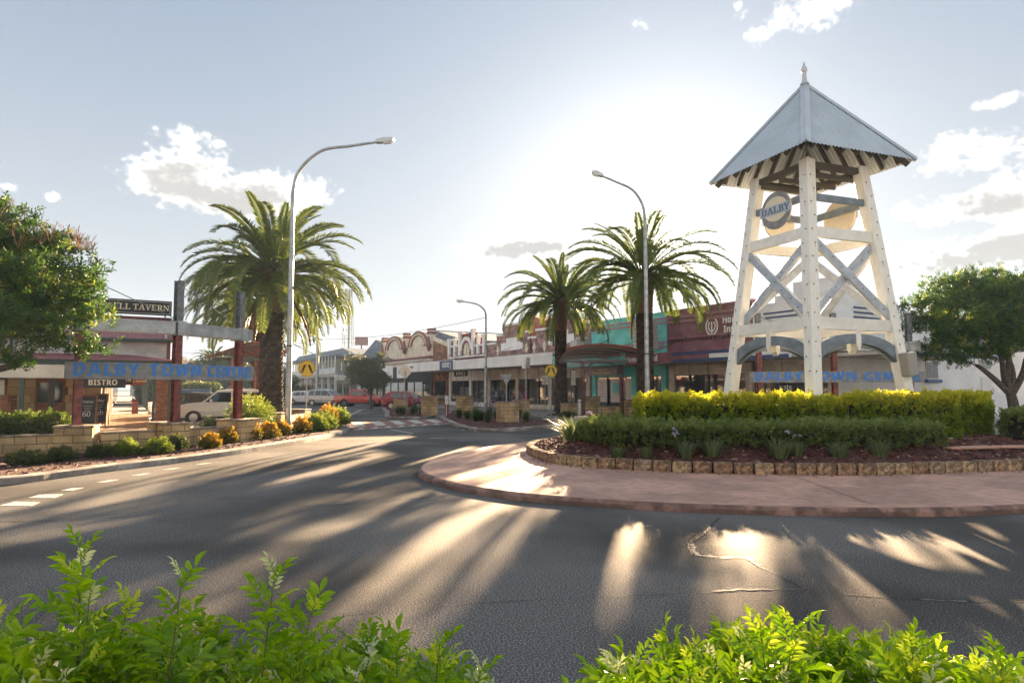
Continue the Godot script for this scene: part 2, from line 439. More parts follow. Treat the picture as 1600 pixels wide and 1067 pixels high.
func make_sky() -> Sky:
	var f := FastNoiseLite.new()
	f.seed = 5
	f.frequency = 1.0
	f.fractal_octaves = 6
	f.fractal_gain = 0.55
	var w := 1024
	var h := 512
	var im := Image.create(w, h, false, Image.FORMAT_RGBF)
	for j in h:
		var el := PI / 2.0 - (j + 0.5) / h * PI
		if el < -0.05:
			im.fill_rect(Rect2i(0, j, w, h - j), Color(0.30, 0.29, 0.27) / SKY_DIV)
			break
		for i in w:
			var az := ((i + 0.5) / w - 0.5) * TAU
			var d := Vector3(sin(az) * cos(el), sin(el), -cos(az) * cos(el))
			var c := air(d)
			if el > 0.02 and (absf(az) > 0.68 or el > 0.60):  # unseen clouds outside the frame, thickened to add fill light
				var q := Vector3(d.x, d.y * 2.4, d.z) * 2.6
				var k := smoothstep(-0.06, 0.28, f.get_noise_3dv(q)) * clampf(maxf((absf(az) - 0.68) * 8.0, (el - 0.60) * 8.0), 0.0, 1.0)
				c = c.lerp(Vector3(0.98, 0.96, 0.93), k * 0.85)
			im.set_pixel(i, j, Color(c.x, c.y, c.z) / SKY_DIV)
	im.resize(4096, 2048, Image.INTERPOLATE_CUBIC)
	# clouds in front: centre az, el, half sizes, flatness of the grey belly, strength
	var puffs := [[-25.6, 17.6, 3.0, 1.8, .3, .9], [-23.5, 15.0, 5.8, 2.0, .75, 1.0], [-27.6, 15.6, 3.0, 1.6, .4, .9], [-18.4, 15.4, 3.6, 1.7, .15, 1.25], [-21.0, 14.2, 3.8, 1.5, .4, 1.1], [-0.4, 11.5, 4.0, 1.0, 1.0, 1.1], [2.6, 11.9, 2.8, .8, 1.0, .9],
		[24.6, 27.6, 3.2, 1.6, .05, 1.0], [20.8, 26.6, 1.2, .9, 0.0, .6], [18.2, 28.3, 1.6, .7, 0.0, .6], [11.0, 28.6, 1.2, .6, 0.0, .5], [36.2, 19.2, 1.5, .45, 0.0, .9], [34.2, 16.1, 3.3, 1.5, .25, 1.15], [33.6, 12.6, 3.4, 1.2, .5, 1.0], [37.0, 12.9, 3.4, 1.7, .65, 1.15],
		[34.0, 9.2, 6.0, 1.4, 1.15, 1.05], [39.0, 9.6, 4.0, 1.9, 1.1, 1.1], [33.0, 7.4, 4.0, .4, .8, .7], [-36.9, 13.5, .7, .35, 0.0, .8], [-34.4, 13.3, .45, .4, 0.0, .7], [-0.8, 16.3, 2.0, .5, 0.0, .35], [43.0, 15.0, 4.0, 2.0, .5, 1.0], [-44.0, 16.0, 5.0, 2.0, .5, 1.0]]
	f.frequency = 1.0
	for j in range(680, 1010):
		var el := 90.0 - (j + 0.5) / 2048.0 * 180.0
		for i in range(1500, 2600):
			var az := ((i + 0.5) / 4096.0 - 0.5) * 360.0
			var dens := 0.0
			var grey := 0.0
			for p in puffs:
				var dx: float = (az - p[0]) / (p[2] * 1.25)
				if absf(dx) > 1.0: continue
				var dy: float = (el - p[1]) / (p[3] * 1.25)
				if dy < 0: dy *= 1.25
				var k := 1.0 - dx * dx - dy * dy
				if k > 0.0:
					dens += k * p[5]
					grey += k * p[4] * (1.15 - 0.5 * dy)
			if dens <= 0.0: continue
			var nz := f.get_noise_3d(az * 0.42, el * 0.62, 3.0) * 0.95 + f.get_noise_3d(az * 1.5, el * 1.9, 9.0) * 0.55 + f.get_noise_3d(az * 4.0, el * 5.0, 5.0) * 0.14
			var a := smoothstep(0.20, 0.90, dens * 0.85 + nz)
			if a <= 0.0: continue
			var b := smoothstep(0.34, 1.05, grey * 0.95 + f.get_noise_3d(az * 0.35, el * 0.7, 21.0) * 0.6 + f.get_noise_3d(az * 1.4, el * 2.2, 2.0) * 0.35) * smoothstep(0.5, 1.0, a)
			var old := im.get_pixel(i, j)
			var cc := Color(1.08, 1.06, 1.02).lerp(Color(0.40, 0.385, 0.38), b * 0.85) / SKY_DIV
			im.set_pixel(i, j, old.lerp(cc, a))
	var turned := Image.create(4096, 2048, false, Image.FORMAT_RGBF)     # the panorama's left edge looks along -z
	turned.blit_rect(im, Rect2i(2048, 0, 2048, 2048), Vector2i(0, 0))
	turned.blit_rect(im, Rect2i(0, 0, 2048, 2048), Vector2i(2048, 0))
	var m := PanoramaSkyMaterial.new()
	m.panorama = ImageTexture.create_from_image(turned)
	var s := Sky.new()
	s.sky_material = m
	return s

func set_stage() -> void:
	sun_dir = az_el(12.58, 12.62)
	var cam := Camera3D.new()
	cam.name = "camera"
	add_child(cam)
	cam.position = Vector3(0, 1.85, 0)
	cam.rotation.x = deg_to_rad(4.0)
	cam.fov = 53.13
	cam.near = 0.05
	cam.far = 3000.0
	cam.current = true
	var e := Environment.new()
	e.background_mode = Environment.BG_SKY
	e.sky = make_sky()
	e.tonemap_mode = Environment.TONE_MAPPER_LINEAR
	e.tonemap_exposure = EXPO
	e.sdfgi_enabled = true
	e.ssao_enabled = true
	e.ssil_enabled = true
	e.fog_enabled = true
	e.fog_density = 0.0006
	e.fog_light_color = Color(0.74, 0.87, 1.0)
	var we := WorldEnvironment.new()
	we.name = "world_environment"
	we.environment = e
	add_child(we)
	var sun := DirectionalLight3D.new()
	sun.name = "sun"
	add_child(sun)
	sun.look_at_from_position(sun_dir * 100.0, Vector3.ZERO)
	sun.light_energy = 1.35
	sun.light_color = Color(1.0, 0.85, 0.67)
	sun.light_angular_distance = 0.5
	sun.shadow_enabled = true

# ---------- outlines ----------
func smooth_loop(p: Array, per := 6, closed := true) -> PackedVector2Array:
	var r := PackedVector2Array()
	var n := p.size()
	for i in (n if closed else n - 1):
		var a: Vector2 = p[(i - 1 + n) % n] if closed or i > 0 else p[0]
		var b: Vector2 = p[i]
		var c: Vector2 = p[(i + 1) % n]
		var d: Vector2 = p[(i + 2) % n] if closed or i + 2 < n else p[n - 1]
		for k in per:
			r.append(b.cubic_interpolate(c, a, d, float(k) / per))
	if not closed: r.append(p[n - 1])
	return r

func offset_in(p: PackedVector2Array, d: float) -> PackedVector2Array:
	var r := Geometry2D.offset_polygon(p, -d, Geometry2D.JOIN_MITER)
	var best := PackedVector2Array()
	for q in r:
		if q.size() > best.size(): best = q
	return best

func pts(a: Array) -> PackedVector2Array:    # world x, depth ahead of the camera -> x, z
	var r := PackedVector2Array()
	for k in a:
		r.append(Vector2(k[0], -k[1]))
	return r

func arr(a: PackedVector2Array) -> Array:
	return Array(a)

func xz(v: Vector3) -> Vector2:
	return Vector2(v.x, v.z)

func kerb_strip(line: PackedVector2Array, w: float, h: float, inward: float) -> MB:
	# a kerb with a rounded nose along a line; inward = +1 or -1: side on which the pavement lies
	var b := MB.new()
	if line.size() > 8 and line[0].distance_to(line[-2]) < 0.01:      # closed loop: find the side for itself
		var t := (line[1] - line[0]).normalized()
		inward = 1.0 if Geometry2D.is_point_in_polygon((line[0] + line[1]) / 2.0 + Vector2(-t.y, t.x) * 0.06, line.slice(0, line.size() - 2)) else -1.0
	var prof := [Vector2(0.0, -0.02), Vector2(0.012, h * 0.6), Vector2(0.05, h * 0.93), Vector2(0.10, h), Vector2(w, h + 0.004), Vector2(w, -0.02)]
	for i in line.size() - 1:
		var t0 := (line[mini(i + 1, line.size() - 1)] - line[maxi(i - 1, 0)]).normalized()
		var t1 := (line[mini(i + 2, line.size() - 1)] - line[i]).normalized()
		var n0 := Vector2(-t0.y, t0.x) * inward
		var n1 := Vector2(-t1.y, t1.x) * inward
		for k in prof.size() - 1:
			var q := []
			for e in [[line[i], n0, prof[k]], [line[i + 1], n1, prof[k]], [line[i + 1], n1, prof[k + 1]], [line[i], n0, prof[k + 1]]]:
				var g: Vector2 = e[0] + e[1] * e[2].x
				q.append(Vector3(g.x, e[2].y, g.y))
			var outward := Vector3(-n0.x, 0.8, -n0.y) if k < prof.size() - 2 else Vector3(n0.x, 0.2, n0.y)
			if (q[1] - q[0]).cross(q[2] - q[0]).dot(outward) < 0: b.quad(q[3], q[2], q[1], q[0])
			else: b.quad(q[0], q[1], q[2], q[3])
	return b

func build_ground() -> void:
	var g := MB.new()
	g.box(Vector3(-40, -0.35, -180), Vector3(760, 0.5, 620))
	struct("ground", g, M.gravel)
	# the road: the street and the cross street as one sheet, with the crossings and lines as its pieces
	var r := MB.new()
	var road := PackedVector2Array()
	for k in [[-40, -1.5], [-40, 28.5], [-14, 28.5], [-14, 150], [36, 150], [36, 26.5], [400, 26.5], [400, 1.0], [34, 1.0], [34, -150], [-14, -150], [-14, -1.5]]:
		road.append(xz(S(k[0], k[1])))
	r.slab(road, -0.08, 0.0)
	var ro := struct("road", r, M.asphalt)
	road_marks(ro)
	# the corner with the garden, on the left
	var nose := [Vector2(-120, 49), Vector2(-60, 15), Vector2(-30, -2.2), Vector2(-18, -9.0), Vector2(-12.6, -12.0), Vector2(-9.9, -13.36), Vector2(-9.4, -14.41), Vector2(-8.97, -15.89), Vector2(-8.3, -17.6), Vector2(-7.85, -19.4), Vector2(-7.45, -21.72), Vector2(-7.1, -24.2), Vector2(-6.98, -26.4), Vector2(-7.0, -28.6), Vector2(-7.35, -31.0), Vector2(-8.33, -33.6), Vector2(-10.0, -35.3), Vector2(-12.6, -35.9), Vector2(-15.6, -36.1), Vector2(-18.7, -37.3)]
	var line := smooth_loop(nose, 5, false)
	line.append(xz(S(120, 2.0))); line.append(xz(S(400, 2.0)))
	var left := line.duplicate()
	left.append(xz(S(400, -60))); left.append(Vector2(-150, -20))
	var fp := MB.new()
	fp.slab(left, -0.05, 0.13)
	struct("left_footpath", fp, M.concrete)
	struct("left_kerb", kerb_strip(line, 0.32, 0.145, -1.0), M.kerb)
	# garden soil between kerb and wall
	var bed := MB.new()
	var soil := PackedVector2Array()
	for k in line:
		if k.y < -8.0 and k.y > -36.5 and k.x > -22.0 and not (k.x < -12.9 and k.y < -30.0): soil.append(k)
	var inner := pts([[-13.5, 35.2], [-12.0, 30.2], [-11.0, 25.6], [-11.2, 22.8], [-12.4, 19.4], [-15.0, 16.4], [-19.0, 13.6], [-24.0, 10.5]])
	var soil2 := PackedVector2Array()
	for i in soil.size():
		var t := (soil[mini(i + 1, soil.size() - 1)] - soil[maxi(i - 1, 0)]).normalized()
		soil2.append(soil[i] + Vector2(t.y, -t.x) * 0.31)
	soil2.append_array(inner)
	bed.slab(soil2, 0.1, 0.155)
	struct("left_garden_bed", bed, M.mulch)
	mulch_chips("left_mulch", soil2, 0.155, 2600)
	# the island round the further palm
	island("palm_island", pts([[-17.6, 40.6], [-14.4, 39.6], [-12.9, 40.6], [-12.6, 43.0], [-14.2, 45.4], [-17.0, 45.6], [-18.2, 43.4]]), 500)
	# the corner on the right
	var right := [Vector2(60, -50.5), Vector2(40, -39.3), Vector2(28.5, -32.2), Vector2(24.0, -29.2), Vector2(20.5, -27.7), Vector2(16.5, -26.9), Vector2(12.5, -27.0), Vector2(9.2, -28.6), Vector2(7.0, -31.6), Vector2(5.2, -36.0), Vector2(3.9, -40.2), Vector2(2.7, -43.0), Vector2(1.9, -45.2)]
	var rl := smooth_loop(right, 4, false)
	rl.append(xz(S(60, 25.2))); rl.append(xz(S(400, 25.2)))
	var rp := rl.duplicate()
	rp.append(xz(S(400, 60))); rp.append(Vector2(90, -110))
	var rb := MB.new()
	rb.slab(rp, -0.05, 0.13)
	struct("right_footpath", rb, M.concrete)
	struct("right_kerb", kerb_strip(rl, 0.32, 0.145, 1.0), M.kerb)
	var rs := MB.new()
	var rsoil := pts([[2.3, 45.6], [3.4, 43.2], [4.5, 40.6], [6.4, 41.6], [6.2, 45.8], [4.4, 46.0], [2.6, 47.6]])
	rs.slab(rsoil, 0.1, 0.16)
	struct("right_garden_bed", rs, M.mulch)
	mulch_chips("right_mulch", rsoil, 0.16, 500)
	# the near corner in front of the camera: a low bed behind a kerb
	var near_line := smooth_loop([Vector2(-14, 5.5), Vector2(-8, 1.2), Vector2(-4, -1.6), Vector2(-2, -2.5), Vector2(0, -2.75), Vector2(2, -2.6), Vector2(4, -1.8), Vector2(8, 1.0), Vector2(14, 5.2)], 4, false)
	var np := near_line.duplicate()
	np.append(Vector2(14, 14)); np.append(Vector2(-14, 14))
	var nb := MB.new()
	nb.slab(np, -0.05, 0.13)
	struct("near_footpath", nb, M.concrete)
	struct("near_kerb", kerb_strip(near_line, 0.3, 0.145, 1.0), M.kerb)
	var ns := MB.new()
	ns.slab(pts([[-3.4, 0.9], [-3.2, 1.75], [-2, 2.1], [0, 2.35], [2, 2.2], [3.2, 1.8], [3.4, 0.9]]), 0.1, 0.16)
	struct("near_garden_bed", ns, M.mulch)
	# the two splitter islands
	island("splitter_island", pts([[-4.3, 41.5], [-1.52, 29.78], [2.17, 33.25], [2.65, 35.6], [1.6, 40.2], [-0.6, 46.5], [-2.8, 53.0], [-4.8, 54.0], [-4.7, 48]]), 900)
	island("splitter_island", pts([[-8.1, 43.6], [-7.6, 42.5], [-6.3, 42.4], [-5.3, 43.3], [-5.3, 47], [-8, 56], [-10.5, 64], [-12.0, 63.6], [-10.0, 54]]), 500)
	# pavers of the tavern footpath, set apart by joints
	var pv := MB.new()
	var k := RandomNumberGenerator.new()
	k.seed = 4
	for i in 60:
		for j in 8:
			var u := 29.5 + i * 0.42
			var v := -1.1 + j * 0.4
			pv.box(S(u + 0.2, v + 0.2, 0.14 + k.randf() * 0.004), Vector3(0.385, 0.02, 0.405), Basis(Vector3.UP, CROSS_TURN))
	var fo := get_node("left_footpath")
	part("paver", pv, M.paver, fo, Vector3.ZERO, "stuff")

func island(called: String, p: PackedVector2Array, chips: int) -> void:
	var o := smooth_loop(arr(p), 4)
	if Geometry2D.is_polygon_clockwise(o): o.reverse()
	var b := MB.new()
	b.slab(o, -0.05, 0.13)
	var loop := o.duplicate()
	loop.append(o[0]); loop.append(o[1])
	var root := struct(called, b, M.kerb)
	part("kerb", kerb_strip(loop, 0.3, 0.15, 1.0), M.kerb, root)
	var s := MB.new()
	var inn := offset_in(o, 0.33)
	s.slab(inn, 0.1, 0.165)
	part("soil", s, M.mulch, root)
	mulch_chips("mulch_chips", inn, 0.165, chips, root)

func mulch_chips(called: String, p: PackedVector2Array, y: float, count: int, parent: Node3D = self, rise = null) -> void:
	var box := Rect2(p[0], Vector2.ZERO)
	for k in p:
		box = box.expand(k)
	var b := MB.new()
	b.box(Vector3.ZERO, Vector3(0.07, 0.014, 0.022))
	var where := []
	var cols := []
	var tries := 0
	while where.size() < count and tries < count * 12:
		tries += 1
		var q := Vector2(rng.randf_range(box.position.x, box.end.x), rng.randf_range(box.position.y, box.end.y))
		if not Geometry2D.is_point_in_polygon(q, p): continue
		var yy: float = rise.call(q) if rise != null else y
		var t := Basis.from_euler(Vector3(rng.randf_range(-.4, .4), rng.randf() * TAU, rng.randf_range(-.4, .4))).scaled(Vector3.ONE * rng.randf_range(0.6, 1.8))
		where.append(Transform3D(t, Vector3(q.x, yy + 0.008, q.y)))
		var s := rng.randf()
		cols.append(Color(.05, .02, .017).lerp(Color(.20, .075, .06), s * s) if rng.randf() < 0.92 else Color(.32, .22, .17))
	scatter(called, b.mesh(), M.chips, where, cols, parent)

func flat_quad(p: Array, y: float) -> MB:     # painted bar: four corners x, depth
	var b := MB.new()
	b.slab(pts(p), y - 0.003, y)
	return b

func line_strip(p: PackedVector2Array, w: float, y: float, ragged := 0.0, seed_ := 1) -> MB:
	var r := RandomNumberGenerator.new()
	r.seed = seed_
	var b := MB.new()
	var prev: Array = []
	for i in p.size():
		var t := (p[mini(i + 1, p.size() - 1)] - p[maxi(i - 1, 0)]).normalized()
		var nrm := Vector2(-t.y, t.x)
		var ww := w * (1.0 + r.randf_range(-ragged, ragged)) * (0.25 if ragged > 0 and (i == 0 or i == p.size() - 1) else 1.0)
		var off := nrm * r.randf_range(-ragged, ragged) * w * 0.8
		var cur := [p[i] + nrm * ww / 2.0 + off, p[i] - nrm * ww / 2.0 + off]
		if i > 0:
			var q := [prev[0], cur[0], cur[1], prev[1]]
			var q3 := []
			for e in q: q3.append(Vector3(e.x, y, e.y))
			if (q3[1] - q3[0]).cross(q3[2] - q3[0]).y > 0: b.quad(q3[0], q3[1], q3[2], q3[3])
			else: b.quad(q3[3], q3[2], q3[1], q3[0])
		prev = cur
	return b

func jag(p: Array, step: float, amp: float, seed_: int) -> PackedVector2Array:
	var r := RandomNumberGenerator.new()
	r.seed = seed_
	var a := pts(p)
	var o := PackedVector2Array()
	for i in a.size() - 1:
		var n := maxi(1, int(a[i].distance_to(a[i + 1]) / step))
		for k in n:
			o.append(a[i].lerp(a[i + 1], float(k) / n) + Vector2(r.randf_range(-amp, amp), r.randf_range(-amp, amp)))
	o.append(a[-1])
	return o

func road_marks(ro: Node3D) -> void:
	# dashes of the give-way line, left
	for q in [[[-8.16, 10.98], [-7.62, 10.98], [-7.74, 11.34], [-8.20, 11.41]], [[-8.25, 11.78], [-7.80, 11.78], [-7.92, 12.2], [-8.32, 12.16]], [[-8.24, 12.61], [-8.04, 12.63], [-8.06, 13.0], [-8.26, 12.96]], [[-8.26, 13.7], [-8.09, 13.75], [-8.05, 14.15], [-8.22, 14.12]], [[-8.17, 14.75], [-8.0, 14.8], [-7.93, 15.2], [-8.1, 15.18]], [[-8.04, 15.8], [-7.88, 15.85], [-7.78, 16.25], [-7.94, 16.2]], [[-7.8, 16.9], [-7.64, 16.95], [-7.52, 17.35], [-7.68, 17.3]]]:
		part("lane_marking", flat_quad(q, 0.006), M.white_line, ro)
	# raised crossing on the street: red band with white bars and a row of teeth
	var a := Vector2(-7.2, 31.2)
	var b := Vector2(-3.2, 37.2)
	var a2 := Vector2(-9.3, 38.6)
	var b2 := Vector2(-4.6, 42.6)
	part("crossing_band", flat_quad([[a.x, a.y], [b.x, b.y], [b2.x, b2.y], [a2.x, a2.y]], 0.006), M.pave_red, ro)
	for i in 5:
		var t0 := (i * 2 + 0.35) / 10.0
		var t1 := (i * 2 + 1.35) / 10.0
		var e := [a.lerp(b, t0).lerp(a2.lerp(b2, t0), 0.32), a.lerp(b, t1).lerp(a2.lerp(b2, t1), 0.32), a.lerp(b, t1).lerp(a2.lerp(b2, t1), 0.95), a.lerp(b, t0).lerp(a2.lerp(b2, t0), 0.95)]
		part("crossing_bar", flat_quad([[e[0].x, e[0].y], [e[1].x, e[1].y], [e[2].x, e[2].y], [e[3].x, e[3].y]], 0.011), M.white_line, ro)
	for i in 8:
		var t0 := (i + 0.15) / 8.0
		var t1 := (i + 0.75) / 8.0
		var e := [a.lerp(b, t0) , a.lerp(b, t1), a.lerp(b, t1).lerp(a2.lerp(b2, t1), 0.2)]
		part("crossing_tooth", flat_quad([[e[0].x, e[0].y], [e[1].x, e[1].y], [e[2].x, e[2].y]], 0.011), M.white_line, ro)
	part("lane_marking", line_strip(pts([[a.x + .05, a.y - .25], [b.x + .1, b.y - .3]]), 0.12, 0.006), M.white_line, ro)
	# second crossing between island and right corner
	var c := Vector2(2.2, 37.6)
	var d := Vector2(4.2, 39.0)
	var c2 := Vector2(0.6, 42.6)
	var d2 := Vector2(2.6, 43.2)
	part("crossing_band", flat_quad([[c.x, c.y], [d.x, d.y], [d2.x, d2.y], [c2.x, c2.y]], 0.006), M.pave_red, ro)
	for i in 4:
		var t0 := (i + 0.15) / 4.0
		var t1 := (i + 0.65) / 4.0
		var e := [c.lerp(d, t0), c.lerp(d, t1), c2.lerp(d2, t1), c2.lerp(d2, t0)]
		part("crossing_bar", flat_quad([[e[0].x, e[0].y], [e[1].x, e[1].y], [e[2].x, e[2].y], [e[3].x, e[3].y]], 0.011), M.white_line, ro)
	# lines further on
	for q in [[[-2.3, 30.9], [-2.0, 31.8]], [[-4.6, 27.6], [-4.0, 28.0]], [[-3.1, 26.0], [-2.55, 25.9]], [[1.7, 29.2], [3.0, 29.7]], [[-5.6, 31.6], [-4.2, 28.9]]]:
		part("lane_marking", line_strip(pts(q), 0.12, 0.006), M.white_line, ro)
	for u in [62.0, 74.0, 86.0, 100.0, 116.0]:
		var p0 := S(u, 12.5)
		var p1 := S(u + 5.0, 12.5)
		part("lane_marking", line_strip(PackedVector2Array([xz(p0), xz(p1)]), 0.14, 0.006), M.white_line, ro)
	part("lane_marking", line_strip(PackedVector2Array([xz(S(42, 11.6)), xz(S(60, 18.4))]), 0.14, 0.006), M.white_line, ro)
	for u in [52.0, 55.2, 58.4, 61.6, 66.0, 70.0, 74.0, 78.0]:
		part("bay_line", line_strip(PackedVector2Array([xz(S(u + 2.6, 20.0)), xz(S(u, 24.9))]), 0.1, 0.006), M.white_line, ro)
	# cracks: dark gaps and the pale edge of the sealant beside them
	var crack := [[3.01, 10.05], [2.45, 8.87], [2.11, 8.33], [2.0, 7.76], [2.31, 7.62], [2.56, 7.62], [2.58, 7.29], [2.65, 6.97], [2.71, 6.49], [2.96, 6.33], [3.4, 6.2], [3.94, 6.14], [4.6, 6.06], [5.6, 5.95]]
	part("crack", line_strip(jag(crack, 0.06, 0.012, 3), 0.016, 0.008, 0.8, 5), M.tar, ro)
	part("seal_edge", line_strip(jag([[2.16, 8.35], [2.06, 7.78], [2.34, 7.66], [2.58, 7.65], [2.62, 7.3]], 0.05, 0.012, 6), 0.05, 0.005, 0.7, 7), M.seal, ro)
	part("seal_edge", line_strip(jag([[1.84, 6.39], [2.13, 6.46], [2.36, 6.47], [2.69, 6.45]], 0.05, 0.01, 8), 0.035, 0.005, 0.7, 9), M.seal, ro)
	part("crack", line_strip(jag([[1.84, 6.37], [2.13, 6.44], [2.36, 6.45], [2.71, 6.47]], 0.05, 0.008, 8), 0.010, 0.008, 0.8, 9), M.tar, ro)
	part("seal_edge", line_strip(jag([[3.6, 6.15], [3.9, 6.12], [4.2, 6.1]], 0.05, 0.01, 8), 0.03, 0.005, 0.7, 9), M.seal, ro)
	part("crack", line_strip(jag([[-9.0, 9.5], [-6.5, 9.75], [-4.4, 10.4], [-2.9, 11.0], [-1.4, 11.9]], 0.15, 0.02, 12), 0.018, 0.008, 0.8, 13), M.tar, ro)
	part("seal_edge", line_strip(jag([[-1.9, 11.7], [-1.4, 12.0], [-0.9, 12.25]], 0.1, 0.015, 14), 0.03, 0.005, 0.7, 15), M.seal, ro)
	part("crack", line_strip(jag([[-1.6, 5.7], [0.0, 6.1], [1.4, 6.3], [1.85, 6.38]], 0.1, 0.012, 16), 0.008, 0.008, 0.8, 17), M.tar, ro)

# ---------- roundabout ----------
var bed_line := PackedVector2Array()

func mound(q: Vector2) -> float:     # height of the mulch
	var d := 9.0
	for i in range(0, bed_line.size(), 2):
		d = minf(d, q.distance_to(bed_line[i]))
	return 0.30 + 0.34 * smoothstep(0.0, 1.5, d)

func build_roundabout() -> void:
	var ap := smooth_loop(arr(pts([[-2.1, 16.0], [-1.98, 14.6], [-1.25, 12.95], [-0.2, 11.75], [1.05, 10.98], [2.9, 10.35], [4.9, 10.08], [6.6, 10.12], [8.4, 10.55], [10.6, 11.4], [13.0, 13.0], [15.5, 15.3], [16.2, 18.0], [15.4, 20.8], [12.6, 22.9], [9.0, 23.9], [6.0, 24.4], [3.2, 24.3], [1.3, 23.5], [0.0, 22.1], [-1.14, 20.2], [-1.9, 18.0]])), 6)
	if Geometry2D.is_polygon_clockwise(ap): ap.reverse()
	var a := MB.new()
	a.slab(offset_in(ap, 0.1), -0.05, 0.125)
	var root := struct("roundabout_apron", a, M.pad)
	var loop := ap.duplicate()
	loop.append(ap[0]); loop.append(ap[1])
	part("kerb", kerb_strip(loop, 0.2, 0.12, 1.0), M.pad_edge, root)
	# joints sawn in the concrete, and spalls
	for q in [[[-1.2, 13.4], [0.5, 14.8]], [[5.4, 10.3], [5.6, 13.6]], [[11.5, 12.1], [10.4, 14.2]], [[-1.9, 18.4], [0.3, 18.9]]]:
		part("joint", line_strip(jag(q, 0.2, 0.004, 2), 0.012, 0.129, 0.4, 3), M.tar, root)
	var bed := smooth_loop(arr(pts([[0.5, 19.0], [0.62, 17.5], [0.95, 16.3], [1.6, 15.45], [2.75, 14.75], [3.95, 14.3], [5.2, 14.08], [6.98, 13.98], [8.56, 14.25], [10.6, 14.75], [12.6, 15.5], [13.9, 17.1], [14.1, 19.2], [13.1, 21.0], [9.8, 22.2], [6.8, 22.7], [3.5, 22.6], [1.7, 21.9], [0.85, 20.7]])), 6)
	bed_line = bed
	# garden edging: split-faced blocks laid end to end
	var edge := thing("stone_edging", "ring of brown split stone blocks edging the roundabout garden", "garden edging", Vector3(6.9, 0.12, -18.3))
	var length := 0.0
	for i in bed.size():
		length += bed[i].distance_to(bed[(i + 1) % bed.size()])
	var count := int(length / 0.40)
	var variants := []
	for k in 6:
		variants.append(stone_block(k + 1))
	var step := length / count
	var run := 0.0
	var next := 0.0
	var r := RandomNumberGenerator.new()
	r.seed = 12
	var idx := 0
	for i in bed.size():
		var p := bed[i]
		var q := bed[(i + 1) % bed.size()]
		var l := p.distance_to(q)
		while next < run + l and idx < count:
			var c := p.lerp(q, (next - run) / l)
			var t := (q - p).normalized()
			var o := part("stone", variants[idx % 6] if r.randf() < 0.7 else variants[r.randi() % 6], M["stone%d" % (r.randi() % 4)], edge, Vector3(c.x - 6.9, 0.115 + r.randf_range(-0.008, 0.008), c.y + 18.3))
			o.rotation = Vector3(r.randf_range(-.02, .02), -t.angle() + (PI if Geometry2D.is_polygon_clockwise(bed) else 0.0) + r.randf_range(-.04, .04), r.randf_range(-.02, .02))
			idx += 1
			next += step
		run += l
	# mulch mound
	var inn := offset_in(bed, 0.12)
	var g := MB.new()
	var box := Rect2(inn[0], Vector2.ZERO)
	for k in inn: box = box.expand(k)
	var cell := 0.22
	var nx := int(box.size.x / cell) + 2
	var nz := int(box.size.y / cell) + 2
	var hs := []
	for j in nz + 1:
		var row := []
		for i in nx + 1:
			var q := box.position + Vector2(i, j) * cell
			row.append([Vector3(q.x, mound(q) + r.randf_range(-.02, .02), q.y), Geometry2D.is_point_in_polygon(q, inn)])
		hs.append(row)
	for j in nz:
		for i in nx:
			var e := [hs[j][i], hs[j + 1][i], hs[j + 1][i + 1], hs[j][i + 1]]
			var ins := 0
			for k in e: ins += 1 if k[1] else 0
			if ins >= 1: 
				for k in e:
					if not k[1]: pass
				g.quad(e[0][0], e[1][0], e[2][0], e[3][0])
	struct("roundabout_mulch", g, M.mulch)
	mulch_chips("mulch_chips", inn, 0.3, 14000, self, mound)
	# stray bark and stones on the apron by the edging
	var strays := []
	var scol := []
	for i in 260:
		var k := bed[r.randi() % bed.size()]
		var w := (k - Vector2(6.9, -18.3)).normalized() * (0.2 + absf(r.randfn(0.0, 0.12)))
		strays.append(Transform3D(Basis.from_euler(Vector3(r.randf(), r.randf() * TAU, r.randf())).scaled(Vector3.ONE * r.randf_range(.3, .9)), Vector3(k.x + w.x, 0.135, k.y + w.y)))
		scol.append(Color(.16, .09, .06))
	scatter("bark_litter", box1(Vector3.ZERO, Vector3(0.06, 0.012, 0.02)).mesh(), M.chips, strays, scol)
	for q in [[10.35, 15.6, 1.3, .2], [11.5, 15.9, .8, -.15]]:
		var sl := thing("paving_slab", "pink paving slab lying in the mulch, the %s of two" % ("longer" if q[2] > 1 else "shorter"), "paving slab", Vector3(q[0], mound(Vector2(q[0], -q[1])) + 0.02, -q[1]), q[3])
		part("slab", box1(Vector3.ZERO, Vector3(q[2], 0.05, 0.4), 0.012), M.pad, sl)
	var can := thing("uplight", "small white garden uplight in the mulch beside the golden hedge", "garden light", Vector3(10.6, 0.5, -16.6))
	part("body", cyl(0.06, 0.06, 0.16, 12), M.print_white, can, Vector3(0, 0.08, 0))
	part("cap", cyl(0.065, 0.06, 0.02, 12), M.zinc, can, Vector3(0, 0.17, 0))

func cyl(r0: float, r1: float, h: float, sides := 12) -> MB:
	var b := MB.new()
	b.lathe([Vector2(0.0001, -h / 2), Vector2(r0, -h / 2), Vector2(r1, h / 2), Vector2(0.0001, h / 2)], sides)
	return b

